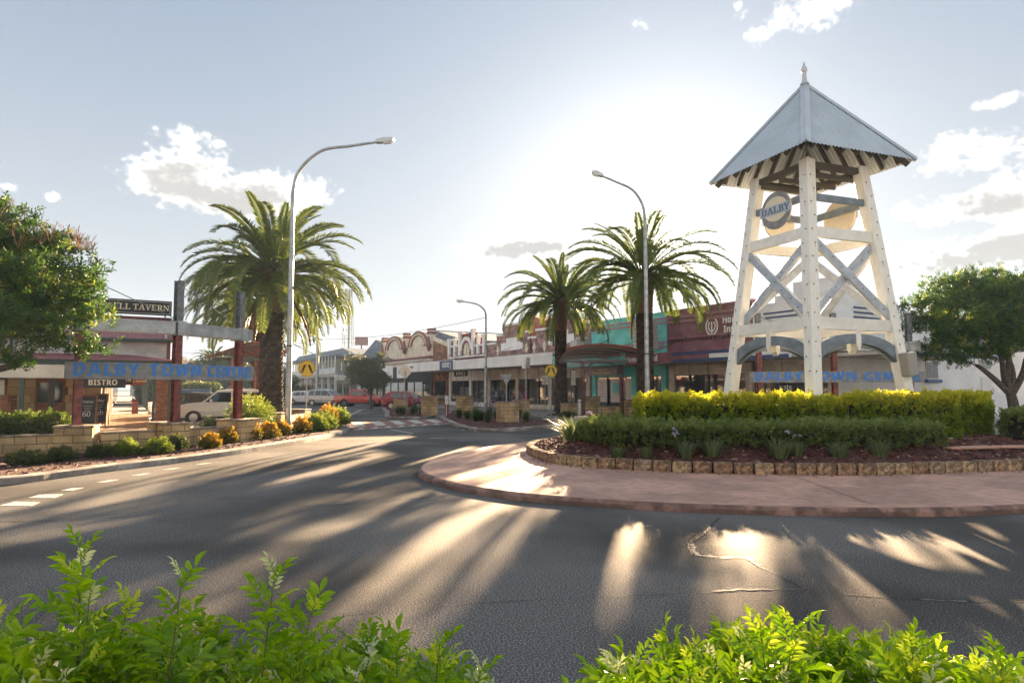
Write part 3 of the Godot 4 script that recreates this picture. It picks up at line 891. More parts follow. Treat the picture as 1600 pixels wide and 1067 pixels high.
func stone_block(seed_: int) -> ArrayMesh:
	# a tumbled block with an uneven split face
	var r := RandomNumberGenerator.new()
	r.seed = seed_ * 77
	var s := Vector3(0.385 + r.randf_range(-.012, .012), 0.235, 0.22)
	var nu := 6
	var nv := 4
	var b := MB.new()
	var grid := func(u: float, v: float, face: int) -> Vector3:
		var p := Vector3.ZERO
		match face:
			0: p = Vector3(u, v, 1)
			1: p = Vector3(-u, v, -1)
			2: p = Vector3(1, v, -u)
			3: p = Vector3(-1, v, u)
			4: p = Vector3(u, 1, -v)
			5: p = Vector3(u, -1, v)
		var q := p
		var round := 0.10
		q.x *= 1.0 - round * 0.5 * pow(absf(p.y), 6.0) - round * 0.4 * pow(absf(p.z), 6.0) * (0.5 + 0.5 * absf(p.y))
		q.y *= 1.0 - round * pow(absf(p.x), 6.0) * 0.6 - round * 0.8 * pow(absf(p.z), 6.0)
		q.z *= 1.0 - round * pow(absf(p.x), 5.0) - round * pow(absf(p.y), 6.0)
		q = q * s / 2.0
		var h := sin(q.x * 31.0 + seed_ * 2.1) * cos(q.y * 37.0 + seed_) + 0.6 * sin(q.x * 71.0 + q.y * 63.0 + seed_ * 1.3)
		if absf(p.z) > 0.99: q.z += signf(p.z) * h * 0.009
		q.y += 0.004 * sin(q.x * 40.0 + q.z * 33.0 + seed_)
		return q
	for face in 6:
		for i in nu:
			for j in nv:
				var u0 := -1.0 + 2.0 * i / nu
				var u1 := -1.0 + 2.0 * (i + 1) / nu
				var v0 := -1.0 + 2.0 * j / nv
				var v1 := -1.0 + 2.0 * (j + 1) / nv
				b.quad(grid.call(u0, v0, face), grid.call(u1, v0, face), grid.call(u1, v1, face), grid.call(u0, v1, face))
	return b.mesh()

# ---------- block walls ----------
func block_meshes() -> void:
	for k in 5:
		var r := k * 0.002
		M["bm%d" % k] = [box1(Vector3.ZERO, Vector3(0.445 - r, 0.192, 0.2), 0.008).mesh(), box1(Vector3.ZERO, Vector3(0.22 - r, 0.192, 0.2), 0.008).mesh()]
		break

func one_block(w: float, d: float, h := 0.19) -> ArrayMesh:
	var key := "blk_%d_%d_%d" % [int(w * 200), int(d * 200), int(h * 200)]
	if not M.has(key): M[key] = box1(Vector3.ZERO, Vector3(w, h, d), 0.009).mesh()
	return M[key]

func block_wall(root: Node3D, a: Vector2, b: Vector2, courses: int, thick := 0.22, base := 0.13, cap := true, seed_ := 1, joined := false) -> void:
	# courses of blocks from a to b (local x, z), mortar core behind the joints
	var r := RandomNumberGenerator.new()
	r.seed = seed_
	var l := a.distance_to(b)
	var t := (b - a) / l
	var turn := -t.angle()
	var mid := (a + b) / 2.0
	var ch := 0.2
	var core := MB.new()
	core.box(Vector3(0, base + courses * ch / 2.0 - 0.005, 0), Vector3(l - 0.02, courses * ch - 0.012, thick - 0.03))
	var co := part("mortar", core, M.mortar, root, Vector3(mid.x, 0, mid.y))
	co.rotation.y = turn
	var jm := MB.new()
	for c in courses:
		var bl := 0.45
		var n := maxi(1, int(round(l / bl)))
		bl = l / n
		var x := 0.0
		var first := true
		while x < l - 0.01:
			var w := bl
			if c % 2 == 1 and first: w = bl / 2.0
			w = minf(w, l - x)
			first = false
			var q := a + t * (x + w / 2.0)
			if joined:
				jm.box(Vector3(q.x, base + (c + 0.5) * ch, q.y), Vector3(w - 0.012, ch - 0.012, thick), Basis(Vector3.UP, turn))
			else:
				var o := part("block", one_block(w - 0.016, thick, ch - 0.016), M["block%d" % (r.randi() % 4)], root, Vector3(q.x, base + (c + 0.5) * ch + r.randf_range(-.001, .001), q.y))
				o.rotation.y = turn
			x += w
	if joined: part("blockwork", jm, M.block0, root, Vector3.ZERO, "stuff")
	if cap:
		var cp := part("capping", box1(Vector3.ZERO, Vector3(l + 0.02, 0.05, thick + 0.05), 0.012), M.capping, root, Vector3(mid.x, base + courses * ch + 0.025, mid.y))
		cp.rotation.y = turn

func block_pillar(root: Node3D, at: Vector2, w: float, d: float, courses: int, base := 0.13, seed_ := 1, turn := 0.0, cap := true) -> void:
	var r := RandomNumberGenerator.new()
	r.seed = seed_
	var ch := 0.2
	var bs := Basis(Vector3.UP, turn)
	var put := func(called: String, m, mt, p: Vector3) -> void:
		var o := part(called, m, mt, root, Vector3(at.x, 0, at.y) + bs * p)
		o.rotation.y = turn
	put.call("mortar", box1(Vector3.ZERO, Vector3(w - 0.03, courses * ch - 0.01, d - 0.03)), M.mortar, Vector3(0, base + courses * ch / 2.0 - 0.004, 0))
	var th := 0.2
	for c in courses:
		var y := base + (c + 0.5) * ch
		for side in [-1.0, 1.0]:
			var cuts := [0.0, w * 0.5, w] if c % 2 == 0 else [0.0, w * 0.27, w * 0.76, w]
			for i in cuts.size() - 1:
				var ww: float = cuts[i + 1] - cuts[i]
				put.call("block", one_block(ww - 0.016, th, ch - 0.016), M["block%d" % (r.randi() % 4)], Vector3(-w / 2 + (cuts[i] + cuts[i + 1]) / 2.0, y, side * (d / 2 - th / 2)))
			var dl := d - 2 * th - 0.01
			if dl > 0.05:
				var half := 1 if dl < 0.6 else 2
				for k in half:
					put.call("block", one_block(th, dl / half - 0.016, ch - 0.016), M["block%d" % (r.randi() % 4)], Vector3(side * (w / 2 - th / 2), y, -dl / 2 + dl / half * (k + 0.5)))
	if cap: put.call("capping", box1(Vector3.ZERO, Vector3(w + 0.06, 0.055, d + 0.06), 0.014), M.capping, Vector3(0, base + courses * ch + 0.027, 0))

func build_walls() -> void:
	# garden wall round the left corner, with raised pillars that carry the gate posts
	var p1 := Vector2(-11.75, -18.55)
	var p2 := Vector2(-9.95, -20.2)
	var p3 := Vector2(-9.05, -22.7)
	var p4 := Vector2(-9.85, -28.6)
	var w := thing("garden_wall", "low tan block wall with raised pillars along the left corner garden", "wall", Vector3(p2.x, 0, p2.y))
	var o := p2
	block_wall(w, Vector2(-22, -9.4) - o, Vector2(-15.6, -15.2) - o, 3, 0.22, 0.03, true, 1, true)
	block_wall(w, Vector2(-15.6, -15.2) - o, p1 + Vector2(-0.33, 0.3) - o, 3, 0.22, 0.03, true, 2)
	block_pillar(w, p1 - o, 0.92, 0.7, 4, 0.03, 3, 0.3, true)
	block_wall(w, p1 + Vector2(0.42, -0.32) - o, p2 + Vector2(-0.42, 0.3) - o, 3, 0.22, 0.03, true, 4)
	block_pillar(w, p2 - o, 0.72, 0.72, 4, 0.03, 5, 0.75, true)
	block_pillar(w, p2 + Vector2(-0.62, -0.35) - o, 0.55, 0.5, 4, 0.03, 15, 0.75, true)
	block_wall(w, p2 + Vector2(0.12, -0.48) - o, p3 + Vector2(-0.1, 0.52) - o, 3, 0.22, 0.03, true, 6)
	block_pillar(w, p3 - o, 1.05, 0.9, 4, 0.03, 7, 1.35, true)
	block_wall(w, p3 + Vector2(0.0, -0.5) - o, p4 + Vector2(0.0, 0.5) - o, 3, 0.22, 0.03, true, 8)
	block_pillar(w, p4 - o, 0.75, 0.75, 4, 0.03, 9, 1.5, true)
	block_wall(w, p4 + Vector2(0.15, -0.4) - o, Vector2(-10.2, -33.4) - o, 3, 0.22, 0.03, true, 10, true)
	block_pillar(w, Vector2(-10.4, -33.6) - o, 0.8, 0.8, 4, 0.03, 11, 1.5, true)
	# free-standing pillars of the splitter islands
	for k in [[-0.23, -35.7, 1.12, .78, 5, "squat tan block pillar at the near end of the splitter island"], [-5.42, -44.9, 1.06, .9, 6, "tall tan block pillar beside the parking meter"], [0.55, -42.6, 1.0, .9, 5, "tan block pillar with pink flowers in front, behind the near island pillar"], [-3.35, -48.2, 1.2, .9, 6, "tan block pillar behind the purple flowers"], [-9.75, -60.0, 1.24, 1.0, 4, "low tan block pillar in front of the dark red car"]]:
		var t := thing("block_pillar", k[5], "pillar", Vector3(k[0], 0.0, k[1]), 0.0, "block pillars of the splitter islands")
		block_pillar(t, Vector2.ZERO, k[2], k[3], k[4], 0.15, int(k[2] * 100), 0.15, true)
	# seat walls by the right-hand shelter
	var sw := thing("seat_wall", "tan block seat wall with stepped pillars under the right shelter", "wall", Vector3(4.9, 0, -44.4))
	block_wall(sw, Vector2(-1.75, 0.15), Vector2(-0.2, 0.0), 4, 0.3, 0.13, true, 21)
	block_pillar(sw, Vector2(0.3, -0.1), 1.0, 0.8, 6, 0.13, 22, 0.0, true)
	block_wall(sw, Vector2(0.85, 0.35), Vector2(2.2, 0.3), 3, 0.3, 0.13, true, 23)
	block_pillar(sw, Vector2(2.75, 0.1), 1.2, 0.8, 5, 0.13, 24, 0.0, true)
	block_wall(sw, Vector2(3.3, 0.2), Vector2(5.2, -0.6), 3, 0.3, 0.13, true, 25, true)

# ---------- lettering ----------
func font(bold := true, slant := 0.0, serif := false, embolden := 0.0) -> Font:
	var key := "font%s%s%s%s" % [bold, slant, serif, embolden]
	if M.has(key): return M[key]
	var f := SystemFont.new()
	f.font_names = PackedStringArray(["Droid Serif" if serif else "Droid Sans"])
	f.font_weight = 700 if bold else 400
	var r: Font = f
	if slant != 0.0 or embolden != 0.0:
		var w := FontVariation.new()
		w.base_font = f
		w.variation_embolden = embolden
		w.variation_transform = Transform2D(Vector2(1, 0), Vector2(slant, 1), Vector2.ZERO)
		r = w
	M[key] = r
	return r

func text(words: String, cap: float, m: Material, parent: Node3D, at: Vector3, turn := 0.0, fnt: Font = null, depth := 0.02, wide := 1.0, called := "lettering") -> MeshInstance3D:
	var t := TextMesh.new()
	t.text = words
	t.font = fnt if fnt else font()
	t.font_size = 64
	t.pixel_size = cap / (64.0 * 0.714)
	t.depth = depth
	t.curve_step = 2.0
	var o := MeshInstance3D.new()
	o.mesh = t
	o.material_override = m
	o.position = at
	o.rotation.y = turn
	o.scale = Vector3(wide, 1, 1)
	o.name = called
	parent.add_child(o, true)
	return o

# ---------- gates with the town name ----------
func gate(label: String, posts: Array, ext0: float, ext1: float, sign_label: String) -> void:
	# posts: world x, depth, foot height; the board and the beam follow the line through the posts
	var o := Vector3(posts[0][0], 0, -posts[0][1])
	var root := thing("entry_gate", label, "gateway", o, 0.0, "town centre gateways")
	var P := []
	for p in posts:
		P.append(Vector2(p[0] - o.x, -p[1] - o.z))
	var toward := Vector2(-o.x, -o.z).normalized()
	for i in P.size():
		var q: Vector2 = P[i]
		var foot: float = posts[i][2]
		var tn: Vector2 = (P[mini(i + 1, P.size() - 1)] - P[maxi(i - 1, 0)]).normalized()
		var bs := Basis(Vector3.UP, -tn.angle())
		var red := MB.new()
		var grey := MB.new()
		for w in [[red, foot, 3.45], [grey, 3.84, 5.08]]:
			var b: MB = w[0]
			var h: float = w[2] - w[1]
			var c := Vector3(q.x, (w[1] + w[2]) / 2.0, q.y)
			b.box(c, Vector3(0.02, h, 0.20), bs)
			b.box(c + bs.z * 0.1, Vector3(0.2, h, 0.016), bs)
			b.box(c - bs.z * 0.1, Vector3(0.2, h, 0.016), bs)
		red.box(Vector3(q.x, foot + 0.015, q.y), Vector3(0.3, 0.03, 0.3), bs)
		part("post", red, M.red_steel, root)
		part("post_top", grey, M.steel_grey, root)
		var sl := MB.new()
		sl.box(Vector3(q.x, 3.645, q.y), Vector3(0.26, 0.42, 0.5), bs)
		part("post_collar", sl, M.galv, root)
	for i in P.size() - 1:
		var d: Vector2 = (P[i + 1] - P[i]).normalized()
		var a: Vector2 = P[i] + d * 0.13 - (d * ext0 if i == 0 else Vector2.ZERO)
		var e: Vector2 = P[i + 1] - d * 0.13 + (d * ext1 if i == P.size() - 2 else Vector2.ZERO)
		var b := MB.new()
		b.bar(Vector3(a.x, 3.645, a.y), Vector3(e.x, 3.645, e.y), 0.44, 0.36)
		part("beam", b, M.galv, root)
		var k := MB.new()
		k.rod(Vector3(P[i].x, 4.95, P[i].y), Vector3(P[i].x, 4.95, P[i].y).lerp(Vector3(P[i + 1].x, 3.9, P[i + 1].y), 0.98), 0.012, 6)
		part("stay_rod", k, M.steel_grey, root)
	# the board: a smooth curve a little in front of the posts
	var line: Array = []
	for i in P.size():
		var tn: Vector2 = (P[mini(i + 1, P.size() - 1)] - P[maxi(i - 1, 0)]).normalized()
		var nn := Vector2(-tn.y, tn.x)
		if nn.dot(toward) < 0: nn = -nn
		line.append(P[i] + nn * 0.17)
	var d0: Vector2 = (line[1] - line[0]).normalized()
	var d1: Vector2 = (line[-1] - line[-2]).normalized()
	line.push_front(line[0] - d0 * ext0)
	line.append(line[-1] + d1 * ext1)
	var c := smooth_loop(line, 10, false)
	var run := PackedFloat32Array([0.0])
	for i in c.size() - 1:
		run.append(run[i] + c[i].distance_to(c[i + 1]))
	var b := MB.new()
	for i in c.size() - 1:
		b.bar(Vector3(c[i].x, 2.36, c[i].y), Vector3(c[i + 1].x, 2.36, c[i + 1].y), 0.03, 0.46)
	var board := part("name_board", b, M.sign_grey, root)
	board.set_meta("label", sign_label)
	var words := "DALBY TOWN CENTRE"
	var fnt := font(true, 0.22)
	var widths := {"D": 1.0, "A": 1.0, "L": .72, "B": .9, "Y": .92, " ": .55, "T": .85, "O": 1.1, "W": 1.35, "N": 1.05, "C": .98, "E": .78, "R": .92}
	var total := 0.0
	for ch in words:
		total += widths[ch]
	var unit := (run[-1] - 0.3) / total
	var s := 0.15
	for ch in words:
		var w: float = widths[ch] * unit
		if ch != " ":
			var at := s + w / 2.0
			var i := 0
			while i < run.size() - 2 and run[i + 1] < at: i += 1
			var f := (at - run[i]) / (run[i + 1] - run[i])
			var p: Vector2 = c[i].lerp(c[i + 1], f)
			var t: Vector2 = (c[i + 1] - c[i]).normalized()
			var nn := Vector2(-t.y, t.x)
			if nn.dot(toward) < 0: nn = -nn
			p += nn * 0.018
			var lt := text(ch, 0.34, M.sign_blue, root, Vector3(p.x - t.x * 0.007, 2.36, p.y - t.y * 0.007), -t.angle(), fnt, 0.006, clampf(unit / 0.36, 0.75, 1.25))
			var l2 := lt.duplicate()
			l2.position += Vector3(t.x * 0.014 + nn.x * 0.002, 0, t.y * 0.014 + nn.y * 0.002)
			root.add_child(l2, true)
		s += w

# ---------- the tower ----------
func build_tower() -> void:
	var root := thing("bell_tower", "white timber tower with a corrugated pyramid roof and crossed braces", "tower", Vector3(8.394, 0.0, -19.0), deg_to_rad(21.0))
	var q := func(y: float) -> float: return (2.2 - 0.145 * (y - 1.87)) / sqrt(2.0)
	for k in 4:
		var sx := [-1.0, 1.0, 1.0, -1.0][k] as float
		var sz := [1.0, 1.0, -1.0, -1.0][k] as float
		var b := MB.new()
		var lo := Vector3(sx * q.call(0.2), 0.2, sz * q.call(0.2))
		var hi := Vector3(sx * q.call(7.95), 7.95, sz * q.call(7.95))
		var z := (hi - lo).normalized()
		var x := Vector3.BACK.cross(z).normalized()
		b.cbox((lo + hi) / 2.0, Vector3(0.3, 0.3, lo.distance_to(hi)), 0.016, Basis(x, z.cross(x), z))
		part("leg", b, M.leg_paint, root)
		var bolts := MB.new()
		for i in 15:
			var y := 2.3 + i * 0.37
			var p := Vector3(sx * q.call(y), y, sz * q.call(y))
			for w in [Vector3(sx, 0, 0), Vector3(0, 0, sz)]:
				var side := Vector3(sz, 0, 0) if w.x == 0 else Vector3(0, 0, sx)
				bolts.rod(p + w * 0.15 + side * 0.05 * (1 if i % 2 else -1), p + w * 0.172 + side * 0.05 * (1 if i % 2 else -1), 0.016, 6)
		part("bolt", bolts, M.dark_timber, root, Vector3.ZERO, "stuff")
		var streaks := MB.new()
		for i in 15:
			var y := 2.3 + i * 0.37
			for w in [Vector3(sx, 0, 0), Vector3(0, 0, sz)]:
				if rng.randf() > 0.6: continue
				var side := Vector3(sz, 0, 0) if w.x == 0 else Vector3(0, 0, sx)
				var l := rng.randf_range(.05, .22)
				var yy := y - 0.012 - l / 2
				streaks.box(Vector3(sx * q.call(yy), yy, sz * q.call(yy)) + w * 0.1505 + side * 0.05 * (1 if i % 2 else -1), Vector3(0.004, l, 0.014) if w.x != 0 else Vector3(0.014, l, 0.004))
		part("rust_streak", streaks, M.rust, root, Vector3.ZERO, "stuff")
	for k in 4:
		var bs := Basis(Vector3.UP, k * PI / 2.0)
		var beam := func(called: String, y: float, h: float, th: float, m: Material, zoff: float, over: float) -> void:
			var w: float = q.call(y)
			var b := MB.new()
			b.cbox(bs * Vector3(0, y, w + zoff), Vector3((w + over) * 2.0, h, th), 0.01, bs)
			part(called, b, m, root)
		beam.call("upper_rail", 5.95, 0.29, 0.1, M.white_paint, 0.02, 0.02 if k % 2 else 0.0)
		beam.call("lower_rail", 3.53, 0.31, 0.1, M.white_paint, 0.02, 0.02 if k % 2 else 0.0)
		beam.call("top_plate", 7.82, 0.16, 0.16, M.dark_timber, 0.0, 0.0)
		beam.call("sign_rail", 6.92, 0.19, 0.09, M.grey_blue, 0.0, 0.1 if k % 2 else 0.06)
		# crossed braces
		for s in [-1.0, 1.0]:
			var a := Vector3(-s * (q.call(5.76) - 0.02), 5.76, q.call(5.76) + 0.06 * s)
			var e := Vector3(s * (q.call(3.72) - 0.02), 3.72, q.call(3.72) + 0.06 * s)
			var b := MB.new()
			var z := (e - a).normalized()
			var y2 := z.cross(Vector3.BACK.cross(z).normalized()).normalized()
			var xx := y2.cross(z)
			var full := Basis(bs * xx, bs * y2, bs * z)
			b.cbox(bs * ((a + e) / 2.0), Vector3(0.21, 0.10, a.distance_to(e)), 0.008, full)
			part("brace", b, M.brace_shade_blue, root)
			var bl := MB.new()
			for i in 7:
				var p := a.lerp(e, 0.1 + 0.13 * i)
				bl.rod(bs * (p + Vector3(0.03 * (1 if i % 2 else -1), 0, 0.04)), bs * (p + Vector3(0.03 * (1 if i % 2 else -1), 0, 0.075)), 0.014, 6)
			part("bolt", bl, M.dark_timber, root, Vector3.ZERO, "stuff")
		# curved brace below the lower rail
		var arc := PackedVector2Array()
		var w2: float = q.call(2.9)
		for i in 17:
			var t := i / 16.0 * 2.0 - 1.0
			arc.append(Vector2(t * (w2 + 0.02), 2.66 + 0.70 * sqrt(maxf(0.0, 1.0 - t * t * 0.86)) - 0.08))
		for i in 17:
			var t := 1.0 - i / 16.0 * 2.0
			arc.append(Vector2(t * (w2 - 0.1), 2.66 + 0.70 * sqrt(maxf(0.0, 1.0 - t * t * 0.86)) - 0.33 - 0.05 * t * t))
		var ab := MB.new()
		ab.prism(arc, w2 - 0.08, w2 + 0.08, bs)
		part("arched_brace", ab, M.grey_blue, root)
		var kb := MB.new()
		kb.prism(PackedVector2Array([Vector2(-0.075, 3.40), Vector2(-0.075, 2.98), Vector2(0, 2.84), Vector2(0.075, 2.98), Vector2(0.075, 3.40)]), w2 - 0.11, w2 + 0.11, bs)
		part("key_block", kb, M.white_paint, root)
		# rafters under the eave
		for i in 7:
			var x := (i - 3) * 0.5
			var rb := MB.new()
			var up := 10.42 - absf(x) * 1.36
			var zz := absf(x)
			rb.bar(bs * Vector3(x, 7.97, 1.72), bs * Vector3(x, lerpf(7.97, up, 0.8), lerpf(1.72, zz, 0.8)), 0.06, 0.12)
			part("rafter", rb, M.dark_timber, root)
	for k in 4:     # the roof
		var bs := Basis(Vector3.UP, k * PI / 2.0)
		var e := 2.7 / sqrt(2.0)
		var apex := 10.58
		var eave := 7.98
		var rise := apex - eave
		var nrm := Vector3(0, e, rise).normalized()
		var b := MB.new()
		var pitch := 0.12
		var sub := 6
		var n := int(e * 2.0 / pitch) * sub
		for i in n:
			var x0 := -e + 2.0 * e * i / n
			var x1 := -e + 2.0 * e * (i + 1) / n
			var off0 := nrm * 0.017 * sin(TAU * i / sub)
			var off1 := nrm * 0.017 * sin(TAU * (i + 1) / sub)
			var g := func(x: float, f: float) -> Vector3:    # f: 0 eave, 1 up to the hip
				var z := lerpf(e, absf(x), f)
				return Vector3(x, eave + rise * (1.0 - z / e), z)
			var d0 := (nrm - Vector3(1, 0, 0) * 0.8 * cos(TAU * i / sub)).normalized()
			var d1 := (nrm - Vector3(1, 0, 0) * 0.8 * cos(TAU * (i + 1) / sub)).normalized()
			b.quad_s(bs * (g.call(x0, 0.0) + off0), bs * (g.call(x1, 0.0) + off1), bs * (g.call(x1, 1.0) + off1), bs * (g.call(x0, 1.0) + off0), bs * d0, bs * d1, bs * d1, bs * d0)
		part("roof_sheet", b, M.roof_metal, root)
		var sc := MB.new()
		for i in 5:
			for j in 9:
				var z := e * (0.95 - i * 0.19)
				var x := -z + 2.0 * z * (j + 0.5) / 9.0
				var p := Vector3(x, eave + rise * (1.0 - z / e), z)
				sc.rod(bs * (p + nrm * 0.008), bs * (p + nrm * 0.02), 0.009, 5)
		part("roof_screw", sc, M.steel_grey, root, Vector3.ZERO, "stuff")
		# hip flashing on the corner between this side and the next
		var hip := MB.new()
		var c0 := Vector3(e, eave + 0.01, e)
		var c1 := Vector3(0, apex, 0)
		var along := (c1 - c0).normalized()
		for s in [0, 1]:
			var fn := nrm if s == 0 else Vector3(rise, e, 0).normalized() * Vector3(1, 1, 1)
			if s == 1: fn = Vector3(nrm.z, nrm.y, 0)
			var side := along.cross(fn).normalized()
			if s == 0 and side.x > 0: side = -side
			if s == 1 and side.z > 0: side = -side
			var p0 := c0 + fn * 0.03
			var p1 := c1 + fn * 0.03
			var f := [bs * p0, bs * (p0 + side * 0.13), bs * (p1 + side * 0.13), bs * p1]
			if (f[1] - f[0]).cross(f[2] - f[0]).dot(bs * fn) < 0: f.reverse()
			hip.quad(f[0], f[1], f[2], f[3])
		hip.rod(bs * (c0 + Vector3(0, .035, 0)), bs * (c1 + Vector3(0, .035, 0)), 0.028, 8)
		part("hip_flashing", hip, M.roof_metal, root)
		var hr := MB.new()
		hr.bar(bs * (c0 + Vector3(-.15, -.12, -.15)), bs * (c1 + Vector3(0, -.12, 0)), 0.07, 0.14)
		part("hip_rafter", hr, M.dark_timber, root)
	var fin := MB.new()
	fin.lathe([Vector2(.001, 10.5), Vector2(.13, 10.56), Vector2(.07, 10.66), Vector2(.06, 10.9), Vector2(.085, 10.95), Vector2(.085, 11.02), Vector2(.05, 11.08), Vector2(.02, 11.2), Vector2(.001, 11.24)], 12)
	part("finial", fin, M.zinc, root)
	for s in [-0.7, 0.0, 0.7]:
		part("cross_joist", _bar(Vector3(-1.0, 7.66, s), Vector3(1.0, 7.66, s), 0.08, 0.14), M.dark_timber, root)
	# round name signs on three sides
	for k in [3, 1, 2]:
		var bs := Basis(Vector3.UP, k * PI / 2.0)
		var w: float = q.call(6.9)
		var sg := MB.new()
		var ring := PackedVector2Array()
		for i in 40:
			ring.append(Vector2(cos(TAU * i / 40) * 0.56, 6.78 + sin(TAU * i / 40) * 0.52))
		sg.prism(ring, w + 0.1, w + 0.14, bs)
		var face := part("name_disc", sg, M.sign_grey, root)
		var oval := PackedVector2Array()
		for i in 40:
			oval.append(Vector2(cos(TAU * i / 40) * 0.45, 6.82 + sin(TAU * i / 40) * 0.34))
		var ov := MB.new()
		ov.prism(oval, w + 0.14, w + 0.146, bs)
		part("disc_field", ov, M.print_cream, face)
		var bn := MB.new()
		bn.prism(PackedVector2Array([Vector2(-.60, 6.66), Vector2(.60, 6.66), Vector2(.60, 6.93), Vector2(-.60, 6.93)]), w + 0.146, w + 0.152, bs)
		part("disc_banner", bn, M.banner_grey, face)
		var back := MB.new()
		back.prism(ring, w + 0.085, w + 0.1, bs)
		part("disc_back", back, M.cream, face)
		var o := text("DALBY", 0.19, M.navy_grey, face, bs * Vector3(0, 6.795, w + 0.158), k * PI / 2.0, font(true, 0.0, true), 0.012, 1.15)
		o.name = "lettering"
	var sp := MB.new()
	sp.cbox(Vector3.ZERO, Vector3(0.34, 0.62, 0.3), 0.03, Basis.from_euler(Vector3(0, 0, 0.14)))
	part("loudspeaker_box", sp, M.speaker_grey, root, Vector3(q.call(2.5) - 0.02, 2.5, q.call(2.5) + 0.28))

# ---------- street furniture ----------
func street_lamp(label: String, base: Vector3, height: float, curve: Array, head_len: float) -> void:
	var root := thing("street_lamp", label, "street lamp", base, 0.0, "street lamps")
	var b := MB.new()
	var p := PackedVector3Array()
	var r := PackedFloat32Array()
	for i in 9:
		p.append(Vector3(0, height * i / 8.0, 0))
		r.append(lerpf(0.115, 0.075, i / 8.0))
	var c := []
	c.append(Vector3(0, height, 0))
	for k in curve: c.append(k)
	for i in c.size() - 1:
		var a: Vector3 = c[maxi(i - 1, 0)] if i > 0 else Vector3(0, height - 1.0, 0)
		var d: Vector3 = c[mini(i + 2, c.size() - 1)]
		for j in range(1, 7):
			p.append((c[i] as Vector3).cubic_interpolate(c[i + 1], a, d, j / 6.0))
			r.append(lerpf(0.075, 0.045, (i + j / 6.0) / (c.size() - 1)))
	b.tube(p, r, 10)
	part("pole", b, M.galv, root)
	part("base_plate", box1(Vector3(0, 0.16, 0), Vector3(0.36, 0.03, 0.36)), M.galv, root)
	part("band", cyl(0.112, 0.112, 0.06, 12), M.ink, root, Vector3(0, 3.4, 0))
	part("access_door", box1(Vector3(0, 0.9, 0.112), Vector3(0.09, 0.3, 0.02), 0.004), M.zinc, root)
	var e: Vector3 = c[-1]
	var dir: Vector3 = (p[-1] - p[-4]).normalized()
	var x := Vector3.UP.cross(dir).normalized()
	var bs := Basis(x, dir.cross(x), dir)
	var h := MB.new()
	var prof := PackedVector2Array([Vector2(-.05, .03), Vector2(.0, .085), Vector2(.25, .10), Vector2(head_len - .1, .085), Vector2(head_len, .02), Vector2(head_len - .03, -.05), Vector2(.25, -.07), Vector2(-.05, -.03)])
	h.prism(prof, -0.13, 0.13, Basis(dir, dir.cross(x), -x), e)
	part("lamp_head", h, M.zinc, root)
	var gl := MB.new()
	gl.cbox(e + dir * (head_len * 0.6) - bs.y * 0.085, Vector3(0.2, 0.07, head_len * 0.55), 0.03, bs)
	part("lamp_lens", gl, M.lamp_clear, root)
	part("photo_cell", cyl(0.035, 0.03, 0.07, 8), M.black_plastic, root, e + dir * 0.2 + Vector3(0, 0.13, 0))

func post(root: Node3D, h: float, r := 0.03, m: Material = null) -> void:
	var b := MB.new()
	b.rod(Vector3.ZERO, Vector3(0, h, 0), r, 10)
	part("post", b, m if m else M.galv, root)

func crossing_sign(label: String, at: Vector3, top: float, rad: float, turn: float) -> void:
	var root := thing("crossing_sign", label, "road sign", at, turn, "pedestrian crossing signs")
	post(root, top + rad * 0.9, 0.032)
	var d := MB.new()
	d.lathe([Vector2(.0001, -.012), Vector2(rad, -.012), Vector2(rad, .012), Vector2(.0001, .012)], 40, Vector3(0, top, 0.05), Basis(Vector3.RIGHT, PI / 2))
	part("disc", d, M.yellow, root)
	var rim := MB.new()
	for i in 40:
		var a0 := TAU * i / 40
		var a1 := TAU * (i + 1) / 40
		var f := func(a: float, r: float) -> Vector3: return Vector3(cos(a) * r, top + sin(a) * r, 0.065)
		rim.quad(f.call(a0, rad * .93), f.call(a0, rad * .97), f.call(a1, rad * .97), f.call(a1, rad * .93))
	part("disc_border", rim, M.ink, root)
	var lg := MB.new()
	for s in [-1.0, 1.0]:     # two walking legs with feet
		var k := rad / 0.42
		lg.prism(PackedVector2Array([Vector2(s * .035, .20) * k, Vector2(s * .155, .20) * k, Vector2(s * .27, -.10) * k, Vector2(s * .175, -.145) * k]), 0.064, 0.07, Basis(), Vector3(0, top, 0))
		lg.prism(PackedVector2Array([Vector2(s * .165, -.165) * k, Vector2(s * .265, -.125) * k, Vector2(s * .335, -.15) * k, Vector2(s * .31, -.195) * k, Vector2(s * .18, -.225) * k]), 0.064, 0.07, Basis(), Vector3(0, top, 0))
	part("leg_symbol", lg, M.ink, root)

func back_sign(called: String, label: String, at: Vector3, h: float, shape: PackedVector2Array, turn: float, m: Material) -> Node3D:
	var root := thing(called, label, "road sign", at, turn)
	post(root, h, 0.03)
	var b := MB.new()
	b.prism(shape, -0.006, 0.006, Basis(), Vector3(0, h, -0.045))
	part("plate", b, m, root)
	var br := MB.new()
	br.box(Vector3(0, h + 0.12, -0.03), Vector3(0.3, 0.04, 0.02))
	br.box(Vector3(0, h - 0.14, -0.03), Vector3(0.3, 0.04, 0.02))
	part("bracket", br, M.galv, root)
	return root

func ngon(n: int, r: float, a0 := 0.0) -> PackedVector2Array:
	var p := PackedVector2Array()
	for i in n:
		p.append(Vector2(cos(a0 + TAU * i / n), sin(a0 + TAU * i / n)) * r)
	return p

